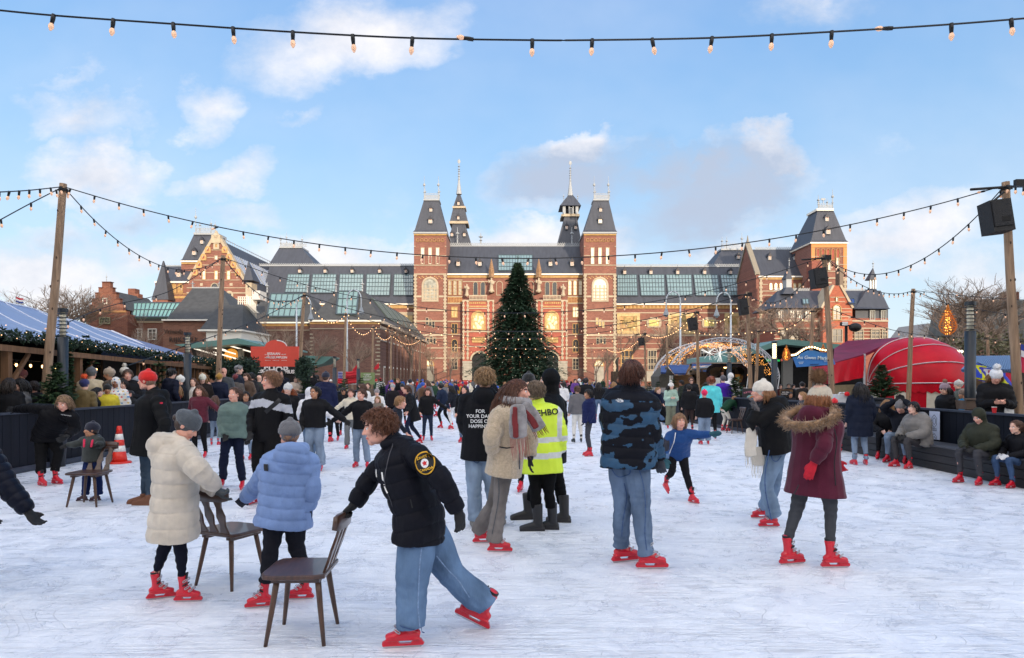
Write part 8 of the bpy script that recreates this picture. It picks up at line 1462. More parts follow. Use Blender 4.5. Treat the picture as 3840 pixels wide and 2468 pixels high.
hb = thing('clipped_hedge', 'brown clipped hedge with small bronze figure right of the right tower', 'hedge', (at('M', 1510, 1470, 165).x, 165, 0)); k = MB(); Site('M').box(k, 1450, 1425, 1600, None, 165, 3); k.build('hedge_block', M((66, 52, 40), var=.5, scale=3, bump=1), hb); k = MB(); a = at('M', 1478, 1425, 166); k.loft([a, a + Vector((.1, 0, 1.3)), a + Vector((-.1, 0, 2.3)), a + Vector((.3, 0, 3.3))], [.35, .25, .4, .2], n=7); k.build('bronze_figure', M((30, 32, 30)), hb)
# traffic cone
tc_ = thing('traffic_cone', 'red and white striped traffic cone standing by the left boards', 'traffic cone', ground('G', 1110, 985)); b = tc_.location.copy(); OR = M((214, 44, 28), rough=.4, var=.06); k = MB(); H = .76; rr = lambda z: .16 - .12 * z / H
segs = [(.03, .24, 0), (.24, .36, 1), (.36, .48, 0), (.48, .60, 1), (.60, .76, 0)]
for z0, z1, w_ in segs: k.cur = w_; k.tube(b + Vector((0, 0, z0)), b + Vector((0, 0, z1)), rr(z0), rr(z1), 20)
k.cur = 0; k.loft([b, b + Vector((0, 0, .035))], [.25, .22], n=8, sub=1, cap='flat'); k.build('cone_body', [OR, M((225, 222, 216), rough=.35, var=.05)], tc_, True)
# chairs on the ice
CHW = M((72, 48, 36), rough=.32, var=.35, scale=7, stretch=(1, 6, 1), coat=.25); CHL = M((82, 58, 44), rough=.4, var=.35, scale=8, stretch=(4, 4, .6), coat=.1)
def make_chair(label):
  t = thing('wooden_chair', label, 'chair', (0, 0, 0), 'wooden chairs used as skating aids'); k = MB(); P = [(-.20, -.19), (.20, -.19), (.225, -.12), (.235, .12), (.215, .20), (.15, .225), (-.15, .225), (-.215, .20), (-.235, .12), (-.225, -.12)]
  for z0, z1, f0, f1 in ((.425, .432, .93, 1), (.432, .452, 1, 1), (.452, .458, 1, .96)):
    V = [(x * f0, y * f0, z0) for x, y in P] + [(x * f1, y * f1, z1) for x, y in P]; n = len(P); k.add(V, [tuple(range(n - 1, -1, -1)), tuple(range(n, 2 * n))] + [(i, (i + 1) % n, n + (i + 1) % n, n + i) for i in range(n)])
  k.build('seat', CHW, t)
  k = MB(); k.box((-.17, -.15, .395), (-.10, .16, .4247)); k.build('cleat', CHW, t); k = MB(); k.box((.10, -.15, .395), (.17, .16, .4247)); k.build('cleat', CHW, t)
  for sx in (-1, 1):
    for sy in (-1, 1): k = MB(); k.loft([(sx * .135, sy * .13, .42), (sx * .165, sy * .155, .22), (sx * .20, sy * .185, .0)], [.0205, .018, .0125], n=10, sub=2, cap='flat'); k.build('leg', CHL, t, True)
  for sx in (-1, 0, 1):
    k = MB(); n = 9; F_ = []; w0 = .034
    for i in range(n): u = i / (n - 1); w_ = w0 + .010 * math.cos(u * 4 * math.pi) ; F_.append((sx * (.115 + .02 * u), -.165 - .105 * u, .455 + .30 * u, w_))
    V = []
    for x, y, z, w_ in F_: V += [(x - w_, y, z), (x + w_, y, z), (x + w_, y - .016, z - .005), (x - w_, y - .016, z - .005)]
    k.add(V, [(0, 3, 2, 1), tuple(range(4 * n - 4, 4 * n))] + [(4 * i + j, 4 * i + (j + 1) % 4, 4 * i + 4 + (j + 1) % 4, 4 * i + 4 + j) for i in range(n - 1) for j in range(4)]); k.build('back_slat', CHW, t)
  k = MB(); n = 11; V = []
  for i in range(n):
    u = i / (n - 1) * 2 - 1; x = u * .235; y = -.278 + .035 * u * u; e = .012 if abs(u) == 1 else 0; V += [(x, y, .735 + e), (x, y - .024, .73 + e), (x, y - .034, .835 - e), (x, y - .010, .84 - e)]
  k.add(V, [(0, 3, 2, 1), tuple(range(4 * n - 4, 4 * n))] + [(4 * i + j, 4 * i + (j + 1) % 4, 4 * i + 4 + (j + 1) % 4, 4 * i + 4 + j) for i in range(n - 1) for j in range(4)]); k.build('top_rail', CHW, t, True); return t
ch0 = make_chair('nearest wooden chair, pushed by the boy in wide jeans'); ch0.location = (-1.395, 4.56, 0); ch0.rotation_euler[2] = R(92)
for (x, y, a, l) in ((-2.36, 5.74, 156 - 180, 'wooden chair held by the child in the cream coat'), (-5.76, 9.32, 180, 'wooden chair with the toddler behind it, back rail towards the child'), (7.15, 21.9, 95, 'wooden chair against the right boards beside the green jacket'), (6.75, 18.2, 100, 'wooden chair half hidden behind the woman in the cream beanie')):
  c = copy_tree(ch0); c.location = (x, y, 0); c.rotation_euler[2] = R(a); c['label'] = l

bx_ = thing('planter_box', 'weathered timber box round the foot of the lamp column behind the right boards', 'planter', (at('F', 1685, 0, 14.1).x, 14.1, 0)); k = MB()
for i in range(5): a, b = at('F', 1600, 0, 14.0), at('F', 1772, 0, 14.0); k.box((a.x, 14.0, .3 + i * .2), (b.x, 14.04, .485 + i * .2)); k.box((a.x, 14.04, .3 + i * .2), (a.x + .03, 14.5, .485 + i * .2)); k.box((b.x - .03, 14.04, .3 + i * .2), (b.x, 14.5, .485 + i * .2))
k.build('boards', M((96, 80, 70), rough=.85, var=.3, scale=4), bx_); k = MB(); k.box((a.x - .02, 13.97, 1.3), (b.x + .02, 14.06, 1.33)); k.build('rim', M((110, 94, 84), rough=.85, var=.2), bx_)
cu = thing('paper_cup', 'red paper cup standing on the right boards', 'cup', at('F', 1870, 515, 12.0)); q = Vector((at('F', 1870, 515, 12.0).x, 12.0, 1.124)); cu.location = q; k = MB(); k.tube(q, q + Vector((0, 0, .10)), .03, .04, 12); k.build('cup_body', M((190, 30, 36), var=0), cu); k = MB(); k.tube(q + Vector((0, 0, .1)), q + Vector((0, 0, .108)), .042, .042, 12); k.build('lid', WHT, cu)
tb_ = thing('tote_bag', 'white patterned tote bag of the woman in the big bobble hat', 'bag', at('F', 2020, 500, 13.0)); k = MB(); k.prism([at('F', x, y, 13.0) for x, y in ((1975, 445), (2055, 445), (2065, 540), (1970, 540))], (0, .06, 0)); k.build('bag_cloth', M((206, 206, 204), var=.25, scale=22), tb_); k = MB(); k.loft([at('F', 1985, 445, 13.03), at('F', 2015, 385, 13.03), at('F', 2045, 445, 13.03)], [.008] * 3, n=5); k.build('bag_strap', WHT, tb_)
ob = thing('open_board', 'black chalk board with white words on the cafe terrace', 'sign', (at('K', 1565, 1105, 27).x, 27, 0)); K_.wall(ob, 1500, 1030, 1632, 1108, 27, .05, M((120, 90, 60)), 'frame'); K_.wall(ob, 1510, 1038, 1602, 1104, 26.96, .03, M((24, 24, 26)), 'slate'); put_text('WIJ ZIJN\nGEOPEND!', .075, at('K', 1556, 1070, 26.95), (1, 0, 0), (0, 0, 1), WW, ob, depth=.003)
# ---------------------------------------------------------------- skaters and onlookers further off
POSE = dict(
 stand=dict(head=(0, .03, 1.655), neck=(0, 0, 1.49), pelvis=(0, 0, .98), S=(.175, 0, 1.42), E=(.245, -.04, 1.16), W=(.25, .07, .92), K=(.10, .04, .56), F=(.12, 0)),
 glide=dict(head=(0, .16, 1.62), neck=(0, .09, 1.47), pelvis=(0, -.04, .97), S=(.175, .07, 1.40), E=(.33, .02, 1.17), W=(.47, .12, .98), K=(.12, .14, .56), F=(.14, .02), RK=(-.12, .0, .55), RF=(-.16, -.26)),
 phone=dict(head=(0, .06, 1.645), neck=(0, 0, 1.49), pelvis=(0, 0, .98), S=(.175, 0, 1.42), E=(.23, .08, 1.13), W=(.07, .27, 1.18), K=(.10, .03, .56), F=(.12, 0)),
 wide=dict(head=(0, .06, 1.655), neck=(0, .02, 1.49), pelvis=(0, 0, .98), S=(.175, 0, 1.42), E=(.40, .0, 1.22), W=(.62, .08, 1.08), K=(.11, .06, .56), F=(.14, 0)),
 right=dict(head=(0, .06, 1.655), neck=(0, .02, 1.49), pelvis=(0, 0, .98), S=(.175, 0, 1.42), E=(.25, -.02, 1.16), W=(.25, .1, .95), RE=(-.42, .02, 1.22), RW=(-.66, .1, 1.06), K=(.11, .06, .56), F=(.13, 0)),
 left=dict(head=(0, .06, 1.655), neck=(0, .02, 1.49), pelvis=(0, 0, .98), S=(.175, 0, 1.42), RE=(-.25, -.02, 1.16), RW=(-.25, .1, .95), E=(.42, .02, 1.22), W=(.66, .1, 1.06), K=(.11, .06, .56), F=(.13, 0)),
 bend=dict(head=(0, .52, 1.30), neck=(0, .38, 1.24), pelvis=(0, -.12, .92), S=(.17, .32, 1.20), E=(.22, .46, .96), W=(.18, .58, .80), K=(.12, .08, .52), F=(.13, -.05)),
 sit=dict(head=(0, .16, 1.19), neck=(0, .08, 1.03), pelvis=(0, 0, .53), S=(.18, .06, .96), E=(.27, .16, .72), W=(.09, .42, .62), K=(.15, .46, .56), F=(.17, .42)),
 armup=dict(head=(0, .20, 1.15), neck=(0, .10, 1.01), pelvis=(0, 0, .53), S=(.18, .08, .96), E=(.30, .30, 1.12), W=(.08, .22, 1.29), K=(.15, .46, .56), F=(.17, .42)),
 fall=dict(head=(0, .1, .75), neck=(0, .06, .62), pelvis=(0, -.1, .16), S=(.17, .05, .57), E=(.25, -.1, .4), W=(.3, -.2, .12), K=(.14, .35, .38), F=(.16, .62)))
def crowd(win, x, yt, Y, yaw, label, jc, tc=DARK, pose='stand', ice=True, group=None, foot=None, z=None, **st):
  r_ = (CX - px(win, x, 0)[0]) / F
  if not ice and win in 'GHI' and r_ > 0: Y = max(Y, 9.5 / r_)
  p = at(win, x, yt, Y); P = POSE[pose]; s = (z or p.z) / (P['head'][2] + .125); fw = yawv(yaw); lt = Vector((-fw.y, fw.x, 0)); h = P['head']; b = Vector((p.x, Y, 0)) - fw * h[1] * s * .5
  v = lambda t, k=1: b + (lt * t[0] * k + fw * t[1] + Vector((0, 0, t[2]))) * s
  J = dict(s=s, fwd=fw, hs=s if s > .86 else .5 * s + .43, head=v(h), neck=v(P['neck']), pelvis=v(P['pelvis']), hfwd=(yawv(st.pop('hyaw', yaw)) + Vector((0, 0, st.pop('nod', -.08)))).normalized())
  for q, k in (('L', 1), ('R', -1)):
    for n_ in 'SEW': J[q + n_] = v(P[q + n_]) if q + n_ in P else v(P[n_], k)
    f = P.get(q + 'F') or (P['F'][0] * k, P['F'][1]); J[q + 'F'] = v((f[0], f[1], 0)); J[q + 'yaw'] = yaw + k * 10
    J[q + 'K'] = v(P[q + 'K']) if q + 'K' in P else v(P['K'], k); J[q + 'H'] = J['pelvis'] + lt * .085 * k * s - Vector((0, 0, .03 * s)); J[q + 'A'] = J[q + 'F'] + Vector((0, 0, .15 * s)) - fw * .02 * s
  if pose in ('sit', 'armup', 'fall'): J['down'] = Vector((0, 0, 1)) - fw * .4
  st.setdefault('bulk', 1.3); st.setdefault('sleeve', st['bulk']); st.setdefault('legs', 1.1); st.setdefault('hood', 'down' if s * 7 % 1 > .4 else 'none'); st['foot'] = foot or ('skate' if ice else 'shoe')
  if 'vox' not in st and Y > 21: st['vox'] = .024 if Y < 34 else .036
  r = person(label, J, dict(jc=jc, tc=tc, **st), group); return r[0]
BL, DN, JN, LJ = (24, 24, 27), (30, 36, 56), (100, 130, 170), (132, 160, 196)
B_, BR, BN, GI = (34, 28, 26), (86, 58, 42), (158, 118, 78), (150, 80, 44)
def hb(c, t=1): return dict(hat=t, hatc=c)
c = crowd
# skaters on the ice
c('H', 708, 305, 15, -88, 'girl with long brown hair in maroon quilted jacket and dark trousers', (92, 36, 50), BL, 'left', hair='long', hairc=BR, puff=.008, quilt=.07, bulk=1.15, skin='pink')
c('H', 875, 415, 17.9, 95, 'child with white headband and light jeans seen from behind near the boards', (36, 40, 54), LJ, hair='long', hairc=BR, denim=1)
c('H', 1205, 370, 14.6, -95, 'woman with dark curly hair looking sideways behind the girl in sage green', (70, 72, 80), LJ, hair='long', hairc=B_, skin='tan', denim=1, hyaw=-60)
c('H', 1655, 285, 14.2, -92, 'girl with long red hair in pale beanie behind the striped sweater', BL, LJ, hair='long', hlen=.4, hairc=GI, denim=1, **hb((206, 206, 204)))
c('H', 1885, 330, 13.9, 70, 'person in white jacket behind the girl in the black vest', (222, 222, 226), JN, 'right', hair='none', hood='up', denim=1)
c('I', 300, 262, 12.8, -88, 'smiling girl in short black puffer and wide pale jeans holding hands', BL, LJ, 'left', hair='pony', hairc=B_, skin='tan', denim=1, legs=1.5, flare=1.3, glove=(20, 20, 22), jl=.06, hyaw=-110, bulk=1.35)
c('I', 955, 300, 13.3, -95, 'girl in black hoodie and ripped pale jeans skating hand in hand', BL, LJ, 'right', hair='bun', hairc=BR, skin='pink', denim=1, legs=1.3, glove=(20, 20, 22), bulk=1.2, hyaw=-115)
c('I', 810, 300, 16.9, -90, 'girl in cream jumper and scarf with flared grey trousers', (214, 204, 182), (112, 114, 116), 'right', hair='bun', hairc=BR, skin='pink', legs=1.3, flare=1.3, bulk=1.1, collar=1.8)
c('I', 455, 62, 18.8, 88, 'tall person from behind in navy quilted coat and navy beanie', (30, 36, 66), BL, hair='short', puff=.01, jl=.16, bulk=1.35, **hb((26, 30, 52)))
c('I', 575, 248, 19.2, -95, 'person with pink earmuffs and black jacket glancing up', BL, BL, hair='bun', hairc=B_, skin='tan', pomc=0)
c('I', 705, 280, 21, -90, 'dark-haired boy in black jacket looking down', BL, BL, 'phone', hairc=B_, skin='tan', nod=-.6)
c('I', 1455, 398, 11.4, -8, 'fair-haired boy in profile behind the boy with the nearest chair', (34, 38, 48), JN, 'glide', hairc=BN, skin='pink', denim=1, hood='none', bulk=1.05)
c('I', 1620, 250, 18.2, 190, 'woman in long black coat bending forward to talk', BL, DN, 'glide', jl=.30, hair='pony', hairc=BR, skin='pink', bulk=1.4)
c('I', 1885, 282, 19.2, -80, 'girl with long brown hair in black jacket and dark jeans, arm stretched out', BL, (40, 48, 66), 'left', hair='long', hairc=BR, skin='pink', bulk=1.2)
c('I', 2085, 220, 24.4, 150, 'person with dark curls in long navy coat', (34, 44, 66), BL, 'glide', hair='curly', hairc=B_, jl=.26)
c('I', 2225, 248, 23.8, 160, 'person in dark jacket with fur hood and white trousers', (28, 30, 38), (222, 220, 218), 'glide', hair='long', hairc=B_, glove=(80, 86, 96))
c('C', 175, 190, 18.6, -100, 'laughing woman in glasses and black jacket left of the slogan jacket', BL, JN, hair='long', hairc=B_, skin='pink', denim=1)
c('C', 640, 100, 10.4, -95, 'person in black beanie and cream coat hidden behind the first-aider', (206, 190, 160), BL, hair='short', bulk=1.25, **hb((20, 20, 22)))
c('J', 320, 268, 30, 92, 'person from behind in white jumper and jeans with dark hair', (224, 222, 220), DN, hair='pony', hairc=B_, bulk=1.1)
c('J', 470, 305, 18.7, 100, 'boy in grey hoodie and white trousers on black hockey skates', (104, 102, 104), (214, 210, 202), hairc=BR, hair='short', footm=M((30, 36, 34), rough=.5), bulk=1.15)
c('J', 590, 342, 15.3, 185, 'boy in navy puffer and grey trousers standing sideways', (28, 36, 76), (70, 72, 78), hairc=B_, skin='tan', puff=.01, bulk=1.4, glove=(24, 26, 34), legs=.85, hyaw=200)
c('J', 700, 268, 29.5, 85, 'woman with long black hair, black jacket and jeans skating away', BL, JN, 'glide', hair='long', hairc=B_, denim=1, jl=.04)
c('J', 858, 262, 31, 100, 'girl with fair hair in bright red jacket far on the ice', (196, 24, 34), BL, hair='long', hairc=BN)
c('J', 560, 222, 27, 90, 'broad person from behind in black puffer jacket', BL, BL, hairc=B_, bulk=1.5)
c('J', 1472, 275, 24, -85, 'girl in white pompom hat and mint jacket with hands clasped', (160, 186, 170), (120, 122, 104), 'phone', hair='long', hairc=B_, legs=1.4, flare=1.4, skin='fair', pomr=.05, hyaw=-50, **hb((232, 228, 220), 'pom'))
c('J', 1290, 322, 26, -60, 'skater with headband bending forward in navy jacket', (26, 34, 56), BL, 'bend', hair='bun', hairc=BN)
c('J', 1365, 520, 26.5, 200, 'fallen skater in black jacket and jeans sitting on the ice', BL, JN, 'fall', z=.9, hairc=BR)
c('J', 1665, 292, 22.6, 85, 'person from behind in black quilted jacket with a white hem', BL, (58, 46, 44), hair='bun', hairc=B_, puff=.012, bulk=1.4, jl=.14)
c('J', 1830, 352, 18.1, 95, 'child from behind in black jacket, pink headband and wide jeans', BL, LJ, hair='none', hood='none', denim=1, legs=1.5, flare=1.3, bulk=1.4, **hb((226, 24, 84)))
c('J', 1900, 212, 19.8, 80, 'curly red-haired person in bright turquoise coat', (92, 208, 214), BL, hair='curly', hairc=(128, 66, 40), jl=.22, bulk=1.4, hpuff=1.2, skin='pink')
c('J', 2105, 478, 23.0, 30, 'child in dark green jacket and cream trousers leaning on the right boards', (28, 62, 44), (218, 210, 196), 'bend', hairc=BN, z=1.15)
c('F', 575, 218, 13.7, 88, 'woman with wavy black hair in long navy padded coat seen from behind', (24, 30, 46), LJ, hair='long', hlen=.34, hairc=(26, 20, 20), jl=.36, bulk=1.5, puff=.008, quilt=.16, denim=1, hemr=1.0, hoodsize=1.3, hood='down')
c('E', 870, 268, 16.5, 70, 'child in red beanie and dark puffer, partly behind the maroon parka', (36, 40, 52), BL, 'glide', hair='short', puff=.01, **hb((220, 26, 40)))
# on the bench
sit = dict(foot='skate')
for a in (('F', 838, 392, 14.9, -120, 'blonde woman in black coat and grey scarf sitting with her phone', BL, BL, 'sit', dict(hair='long', hlen=.3, hairc=BN, skin='fair', collar=1.6)), ('F', 985, 362, 14.2, -140, 'man in grey beanie on the bench with both arms on his head', (22, 24, 32), LJ, 'armup', dict(hair='short', denim=1, glove=(22, 22, 24), skin='pink', nod=-.4, **hb((120, 116, 116)))),
          ('F', 1120, 415, 13.3, 195, 'dark-haired man in grey hooded puffer sitting on the bench', (122, 118, 114), (66, 64, 66), 'sit', dict(hairc=(24, 22, 24), bulk=1.6, puff=.01, quilt=.1, skin='fair', glove=(24, 24, 26), hood='down', hoodsize=1.4, nod=.0, beard=0)), ('F', 1745, 555, 11.3, 205, 'person in camouflage jacket with blue-grey hood up, sitting on the bench', (52, 54, 44), (66, 66, 70), 'sit', dict(hood='up', bulk=1.5, glove=(30, 30, 32), skin='pink', nod=-.6)),
          ('F', 2105, 612, 10.9, 190, 'girl with brown ponytail and white gloves sitting at the right edge', (24, 24, 28), (70, 100, 150), 'sit', dict(hair='pony', hairc=BR, denim=1, glove=(214, 214, 216), skin='fair'))):
  c(*a[:9], z=1.27 if a[1] < 1100 else 1.28 if a[1] < 1500 else 1.22 if a[1] < 2000 else 1.05, **sit, **a[9])
# onlookers behind the left boards
Lb = lambda *a, **k: c(*a, ice=False, **k)
Lb('G', 85, 195, 12.2, 100, 'person from behind in black coat with cream fleece collar', BL, hair='bob', hairc=(44, 34, 28), bulk=1.55, hood='none', collar=1.8, glove=None)
Lb('G', 190, 200, 13, -150, 'person with black hair and black-and-white patterned scarf', (92, 92, 94), hair='bob', hairc=(20, 18, 20)); Lb('G', 318, 222, 12.6, 175, 'dark-haired young man with white fleece hood looking left', BL, hair='short', hairc=(34, 24, 22), bulk=1.5, skin='pink')
Lb('G', 205, 118, 16.5, -100, 'woman in pink beanie and sunglasses with pale fur collar', BL, hair='none', glasses=1, skin='fair', **hb((196, 128, 132))); Lb('G', 778, 102, 17, 60, 'brown-haired man in dark grey hoodie under the marquee eaves', (52, 54, 60), hairc=BR, hood='down'); Lb('G', 852, 98, 16.4, 95, 'person from behind in cream jacket and patterned grey beanie', (206, 190, 160), hair='none', bulk=1.5, **hb((96, 98, 102)))
Lb('G', 1020, 105, 16.6, -170, 'bearded man in beige beanie and brown coat', (78, 68, 58), hair='none', hairc=(40, 30, 26), beard=1, skin='tan', **hb((170, 152, 132))); Lb('G', 1190, 112, 16, -60, 'man with short hair and black puffer touching his head', BL, pose='phone', hairc=(84, 66, 54), skin='pink', bulk=1.5); Lb('G', 1160, 96, 18, 90, 'person in white bobble hat behind the man touching his head', (60, 60, 64), hair='none', **hb((214, 208, 196), 'pom'))
Lb('G', 785, 205, 14.3, 95, 'small child in navy and orange striped hat and khaki coat', (110, 94, 62), hair='none', foot='shoe', **hb((34, 40, 92), 'pom'), pomc=(236, 92, 50), pomr=.07, hood='down', hoodsize=1.2)
Lb('G', 1078, 192, 14.6, -70, 'child in white snowsuit with coloured dots and pink hood', (226, 222, 216), hair='none', hood='up', skin='brown', bulk=1.4, smats=[M((206, 60, 70), var=0), M((70, 140, 190), var=0), M((220, 180, 60), var=0)], stripe=lambda l, q: (lambda g, k: np.where(g < .017, 1 + k % 3, 0))(np.hypot((q[:, 0] + .04 * (np.floor(q[:, 2] / .07) % 2)) % .08 - .04, q[:, 2] % .07 - .035), (np.floor(q[:, 0] / .08) + np.floor(q[:, 2] / .07)).astype(int)))
Lb('G', 1155, 210, 15.4, -95, 'smiling dark-haired man in charcoal jacket behind the dotted snowsuit', (48, 50, 54), hairc=B_, skin='fair', hood='none'); Lb('G', 1275, 240, 15.2, -150, 'woman with dark hair in olive jacket looking down', (56, 56, 46), hair='bob', hairc=B_, skin='tan', nod=-.6); Lb('G', 1270, 188, 17, 80, 'person in light grey wool beanie beside the red beanie', (40, 42, 48), hair='none', **hb((140, 144, 152))); Lb('G', 880, 282, 14.8, 30, 'dark-haired person in black crouching over a table', BL, pose='glide', hair='long', hairc=(22, 20, 22))
Lb('G', 1000, 255, 15, -60, 'person in yellow jacket with black cap between child and dotted suit', (214, 196, 60), hair='none', skin='tan', **hb((22, 22, 24))); Lb('G', 15, 200, 13.5, 30, 'grey-haired man at the left edge behind the boards', (50, 54, 60), hairc=(110, 104, 100), skin='pink')
for a in ((405, 118, 19, 60, 'person with black hair in navy coat, back turned, right of the red beanie', (24, 28, 44), dict(hairc=(20, 18, 20))), (430, 250, 16.5, 175, 'blonde woman in red jumper and white beanie talking', (186, 24, 36), dict(hair='long', hairc=BN, **hb((230, 228, 224)))), (505, 200, 19, 200, 'older woman in white wool hat and black coat', BL, dict(hair='none', **hb((224, 222, 214)))), (640, 225, 17.5, -85, 'girl with long brown hair and cat-ear headband in white top', (222, 216, 208), dict(hair='long', hlen=.5, hairc=BR, bulk=1.05)),
          (740, 185, 19, -70, 'woman in cream beret and black coat looking down', (36, 30, 28), dict(hair='bob', hairc=BN, nod=-.5, **hb((226, 220, 200)))), (795, 262, 17, -130, 'bald man in navy jacket', (28, 34, 52), dict(hair='none', skin='pink')), (735, 165, 22, -90, 'woman with fair hair behind the cream beret', (90, 84, 84), dict(hair='long', hairc=BN)), (918, 178, 18, 85, 'person in mustard beanie and navy puffer seen from behind', (26, 32, 52), dict(hair='none', puff=.01, bulk=1.5, **hb((164, 122, 48)))), (968, 112, 22, -95, 'bald man in sunglasses by the fir hedge', (70, 74, 78), dict(hair='none', glasses=1, skin='pink')),
          (1125, 85, 22, 20, 'grey-haired man in dark coat under the red sign', (34, 38, 50), dict(hairc=(130, 128, 128))), (1095, 185, 20, 100, 'person in dark red woollen hat', (90, 84, 80), dict(hair='none', **hb((104, 34, 42)))), (1208, 172, 20, -100, 'woman with brown hair and brown scarf smiling', (96, 78, 66), dict(hair='bob', hairc=BR, collar=1.7)), (1265, 165, 22, 160, 'man with black hair in dark jacket beside the brown scarf', (44, 42, 44), dict(hairc=(24, 22, 22))), (1345, 190, 20, 80, 'person in green-grey coat with backpack behind the striped sweater', (62, 66, 62), dict(hair='none')), (1210, 296, 17.5, -90, 'person in pale grey bobble hat behind the curly woman', (80, 80, 84), dict(hair='none', **hb((196, 188, 176)))),
          (1590, 138, 24, -100, 'man with dark hair and white collar in navy coat', (30, 34, 48), dict(hairc=B_)), (1605, 255, 18, -80, 'girl with fair hair and pale scarf', (150, 130, 124), dict(hair='long', hairc=BN)), (1735, 205, 19, -60, 'person in cream parka looking at a phone', (206, 190, 176), dict(pose='phone', hair='bun', hairc=B_, bulk=1.5)), (1900, 150, 25, 90, 'man in black coat beside the potted fir', BL, dict(hairc=B_)), (1960, 190, 23, 95, 'person from behind in thick black puffer coat', BL, dict(hairc=(20, 18, 20), bulk=1.6)), (1370, 272, 18.5, 90, 'person in royal blue beanie behind the curly-haired youth', (60, 62, 66), dict(hair='none', **hb((36, 84, 190))))):
  k_ = dict(a[6]); Lb('H', *a[:5], a[5], k_.pop('tc', BL), **k_)
for a in (('I', 985, 222, 23, 95, 'woman with brown hair in white coat seen from behind', (220, 218, 216), BL, dict(hair='bob', hairc=BR)), ('I', 1048, 210, 27, -100, 'man with short brown hair in brown jacket', (90, 78, 66), BL, dict(hairc=BR)), ('I', 1175, 300, 21, -95, 'toddler in grey beanie and white coat held up', (226, 224, 222), BL, dict(hair='none', **hb((150, 140, 140)))), ('I', 1182, 405, 20, -90, 'child with hair band between the white coat and the curly boy', (120, 110, 100), BL, dict(hair='bob', hairc=BN)), ('I', 1395, 226, 24, -95, 'man in grey beanie, black coat and bright blue shirt', (30, 26, 30), BL, dict(hair='none', **hb((158, 158, 160)))), ('I', 1530, 225, 26, -90, 'person in black cap with dark burgundy vest', (60, 28, 38), BL, dict(hair='none', **hb((22, 22, 24))))): c(*a[:8], **a[8])
# right-hand side, behind and beside the boards
for a in (('F', 1395, 228, 14.6, -175, 'woman in mauve bobble hat and sunglasses, black coat', BL, dict(hair='bob', hairc=B_, glasses=1, bulk=1.45, pomc=(150, 116, 96), **hb((150, 128, 138), 'pom'))), ('F', 1572, 285, 15.2, 185, 'person in turquoise jacket and brown knitted hat', (36, 140, 190), dict(hair='none', skin='tan', collar=1.7, **hb((124, 106, 94)))), ('F', 1528, 200, 18, 170, 'person in grey-green coat and pale patterned hat', (84, 88, 80), dict(hair='none', collar=1.6, **hb((190, 186, 180)))), ('F', 1882, 92, 13.2, -110, 'woman in big white bobble hat and black coat looking at her hands', BL, dict(pose='phone', hair='bob', hairc=BN, skin='pink', nod=-.6, bulk=1.5, pomr=.06, ribs=30, **hb((232, 232, 234), 'pom'))),
          ('F', 1715, 288, 20, 90, 'small figure in white hat behind the lamp column', (84, 100, 130), dict(hair='none', **hb((226, 226, 228)))), ('F', 2010, 250, 20, -60, 'dark-haired man beside the bunting stall', (30, 32, 40), dict(hairc=B_)), ('F', 2085, 300, 14.5, 150, 'person in black at the right edge behind the boards', BL, dict(hair='bob', hairc=B_)), ('F', 20, 215, 26, 95, 'man in black hat before the crepe stall counter', (40, 36, 34), dict(hair='none', **hb((26, 26, 28)))),
          ('J', 2030, 198, 25, 88, 'person in bright purple jacket and grey cap seen from behind', (74, 38, 160), dict(hair='none', tc=(90, 24, 40), **hb((90, 86, 90)))), ('J', 2110, 172, 26, 85, 'person in white coat with white hood up', (226, 224, 222), dict(hair='none', hood='up')), ('J', 2018, 158, 38.6, -95, 'vendor in dark cap inside the food trailer', (34, 32, 34), dict(hair='none', z=2.3, **hb((24, 22, 24)))), ('J', 1690, 212, 27, -95, 'man in sunglasses and black jacket behind the quilted jacket', (26, 27, 30), dict(hairc=BR, glasses=1, bulk=1.5)), ('J', 1585, 246, 29, 150, 'man drinking in dark green coat', (44, 50, 42), dict(hairc=B_, skin='brown')), ('J', 2360, 462, 22, -120, 'boy with grey scarf peering over by the menu board', (90, 88, 90), dict(hairc=B_, skin='tan', collar=1.6)),
          ('K', 1735, 1060, 17.5, 170, 'girl with fair hair clip right of the cream beanie', (44, 48, 60), dict(hair='long', hairc=BN)), ('K', 1610, 1060, 24, -95, 'dark-haired boy before the open-for-business board', (34, 30, 34), dict(hairc=B_, skin='tan')), ('K', 1590, 965, 34, -100, 'man in sunglasses seated by the dark cafe', BL, dict(hairc=B_, glasses=1)), ('K', 1640, 975, 34, -60, 'man in black beside the seated sunglasses man', BL, dict(hairc=B_)), ('K', 1750, 960, 32, 60, 'person in dark brown coat at the cafe terrace', (50, 40, 34), dict(hairc=BR)), ('K', 1505, 975, 34, -80, 'person in red-black scarf at the cafe terrace', (60, 30, 34), dict(hairc=B_))):
  k_ = dict(a[7]); Lb(*a[:7], k_.pop('tc', BL), **k_)
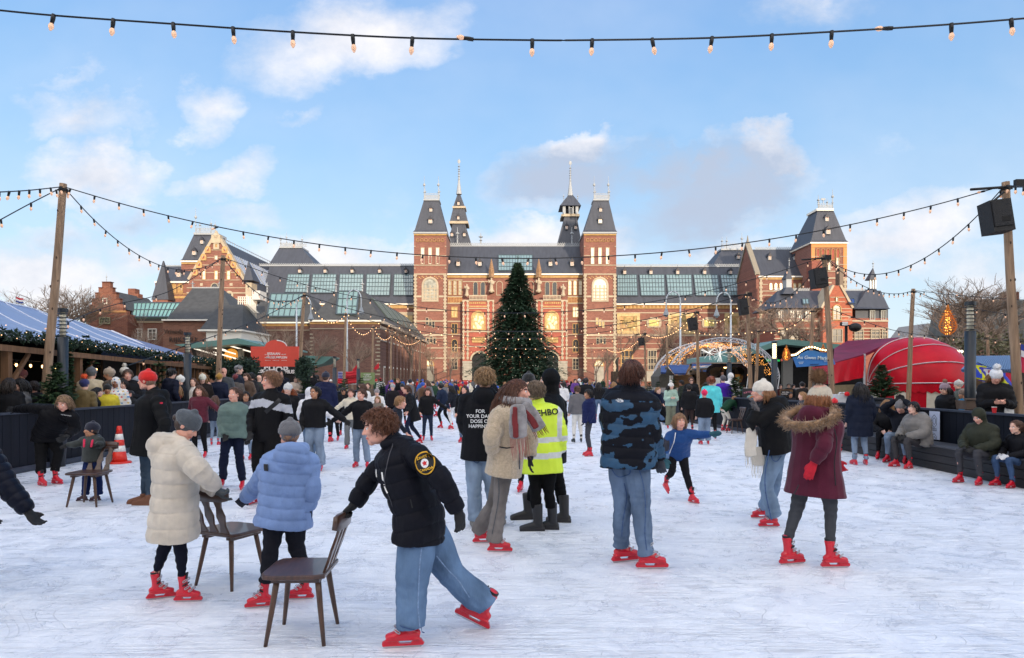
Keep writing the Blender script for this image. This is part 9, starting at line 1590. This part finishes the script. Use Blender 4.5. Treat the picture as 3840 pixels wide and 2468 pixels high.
# the far crowd: everyone apart, told apart by coat, headgear and place
rs = random.Random(77); COAT = dict(black=BL, navy=(28, 34, 58), grey=(104, 104, 108), red=(176, 26, 36), cream=(208, 196, 172), green=(44, 70, 52), brown=(92, 66, 48), blue=(44, 90, 160), pink=(206, 130, 150), mustard=(180, 134, 50), white=(222, 222, 220), burgundy=(88, 28, 44), teal=(40, 150, 150), purple=(96, 58, 130))
HEAD = {'dark hair': dict(hairc=B_), 'fair hair': dict(hairc=BN, hair='bob'), 'long brown hair': dict(hair='long', hairc=BR), 'a white beanie': dict(hair='none', **hb((226, 224, 220))), 'a red hat': dict(hair='none', **hb((190, 30, 36))), 'a dark beanie': dict(hair='none', **hb((26, 28, 36))), 'a blue hat': dict(hair='none', **hb((40, 80, 170))), 'a raised hood': dict(hair='none', hood='up')}
ZONE = [('on the ice left of the fir', 30, 57, 700, 1110, 30, 1), ('on the ice right of the fir', 33, 57, 1280, 1560, 20, 1), ('on the ice before the fir', 36, 58, 1110, 1280, 12, 1), ('beyond the rink, left of the fir', 62, 120, 930, 1130, 34, 0), ('beyond the rink, right of the fir', 62, 120, 1285, 1500, 26, 0), ('at the museum steps on the left', 130, 165, 1040, 1130, 14, 0), ('at the museum steps on the right', 130, 165, 1290, 1400, 12, 0), ('at the market edge before the light arch', 40, 58, 1560, 1740, 12, 0), ('beside the gallery wall', 34, 60, 740, 940, 14, 0)]
for zn, y0, y1, x0, x1, n_, ic in ZONE:
  cs = [(a, b) for a in COAT for b in HEAD]; rs.shuffle(cs); cs.sort(key=lambda t: rs.random() * (.35 if t[0] in ('black', 'navy') else 1)); 
  for a, b in cs[:n_]:
    Y = rs.uniform(y0, y1); x = rs.uniform(x0, x1); h = rs.uniform(1.45, 1.85) if rs.random() < .75 else rs.uniform(1.1, 1.4); X = at('D0', x, 890, Y).x
    if ic and not -8.6 < X < 6.7: x = 1198 + rs.uniform(-8, 6.3) / Y * 1597
    p_ = rs.choice(('stand', 'glide', 'glide', 'wide')) if ic else rs.choice(('stand', 'stand', 'phone', 'glide'))
    yt = 890 - (h - 1.7) / Y * 1597; tc = rs.choice((BL, BL, DN, JN, JN, (90, 90, 92))); sub = 'skater' if ic else 'person'
    c('D0', x, yt, Y, rs.uniform(0, 360), '%s %s in %s coat with %s' % (sub, zn, a, b), COAT[a], tc, p_, bool(ic), 'people in the distant crowd', skin=rs.choice(('fair', 'pink', 'tan', 'fair', 'brown')), vox=.045 if Y < 75 else .07, bulk=rs.uniform(1.2, 1.5), **HEAD[b])
bpy.data.scenes.remove(TMP)
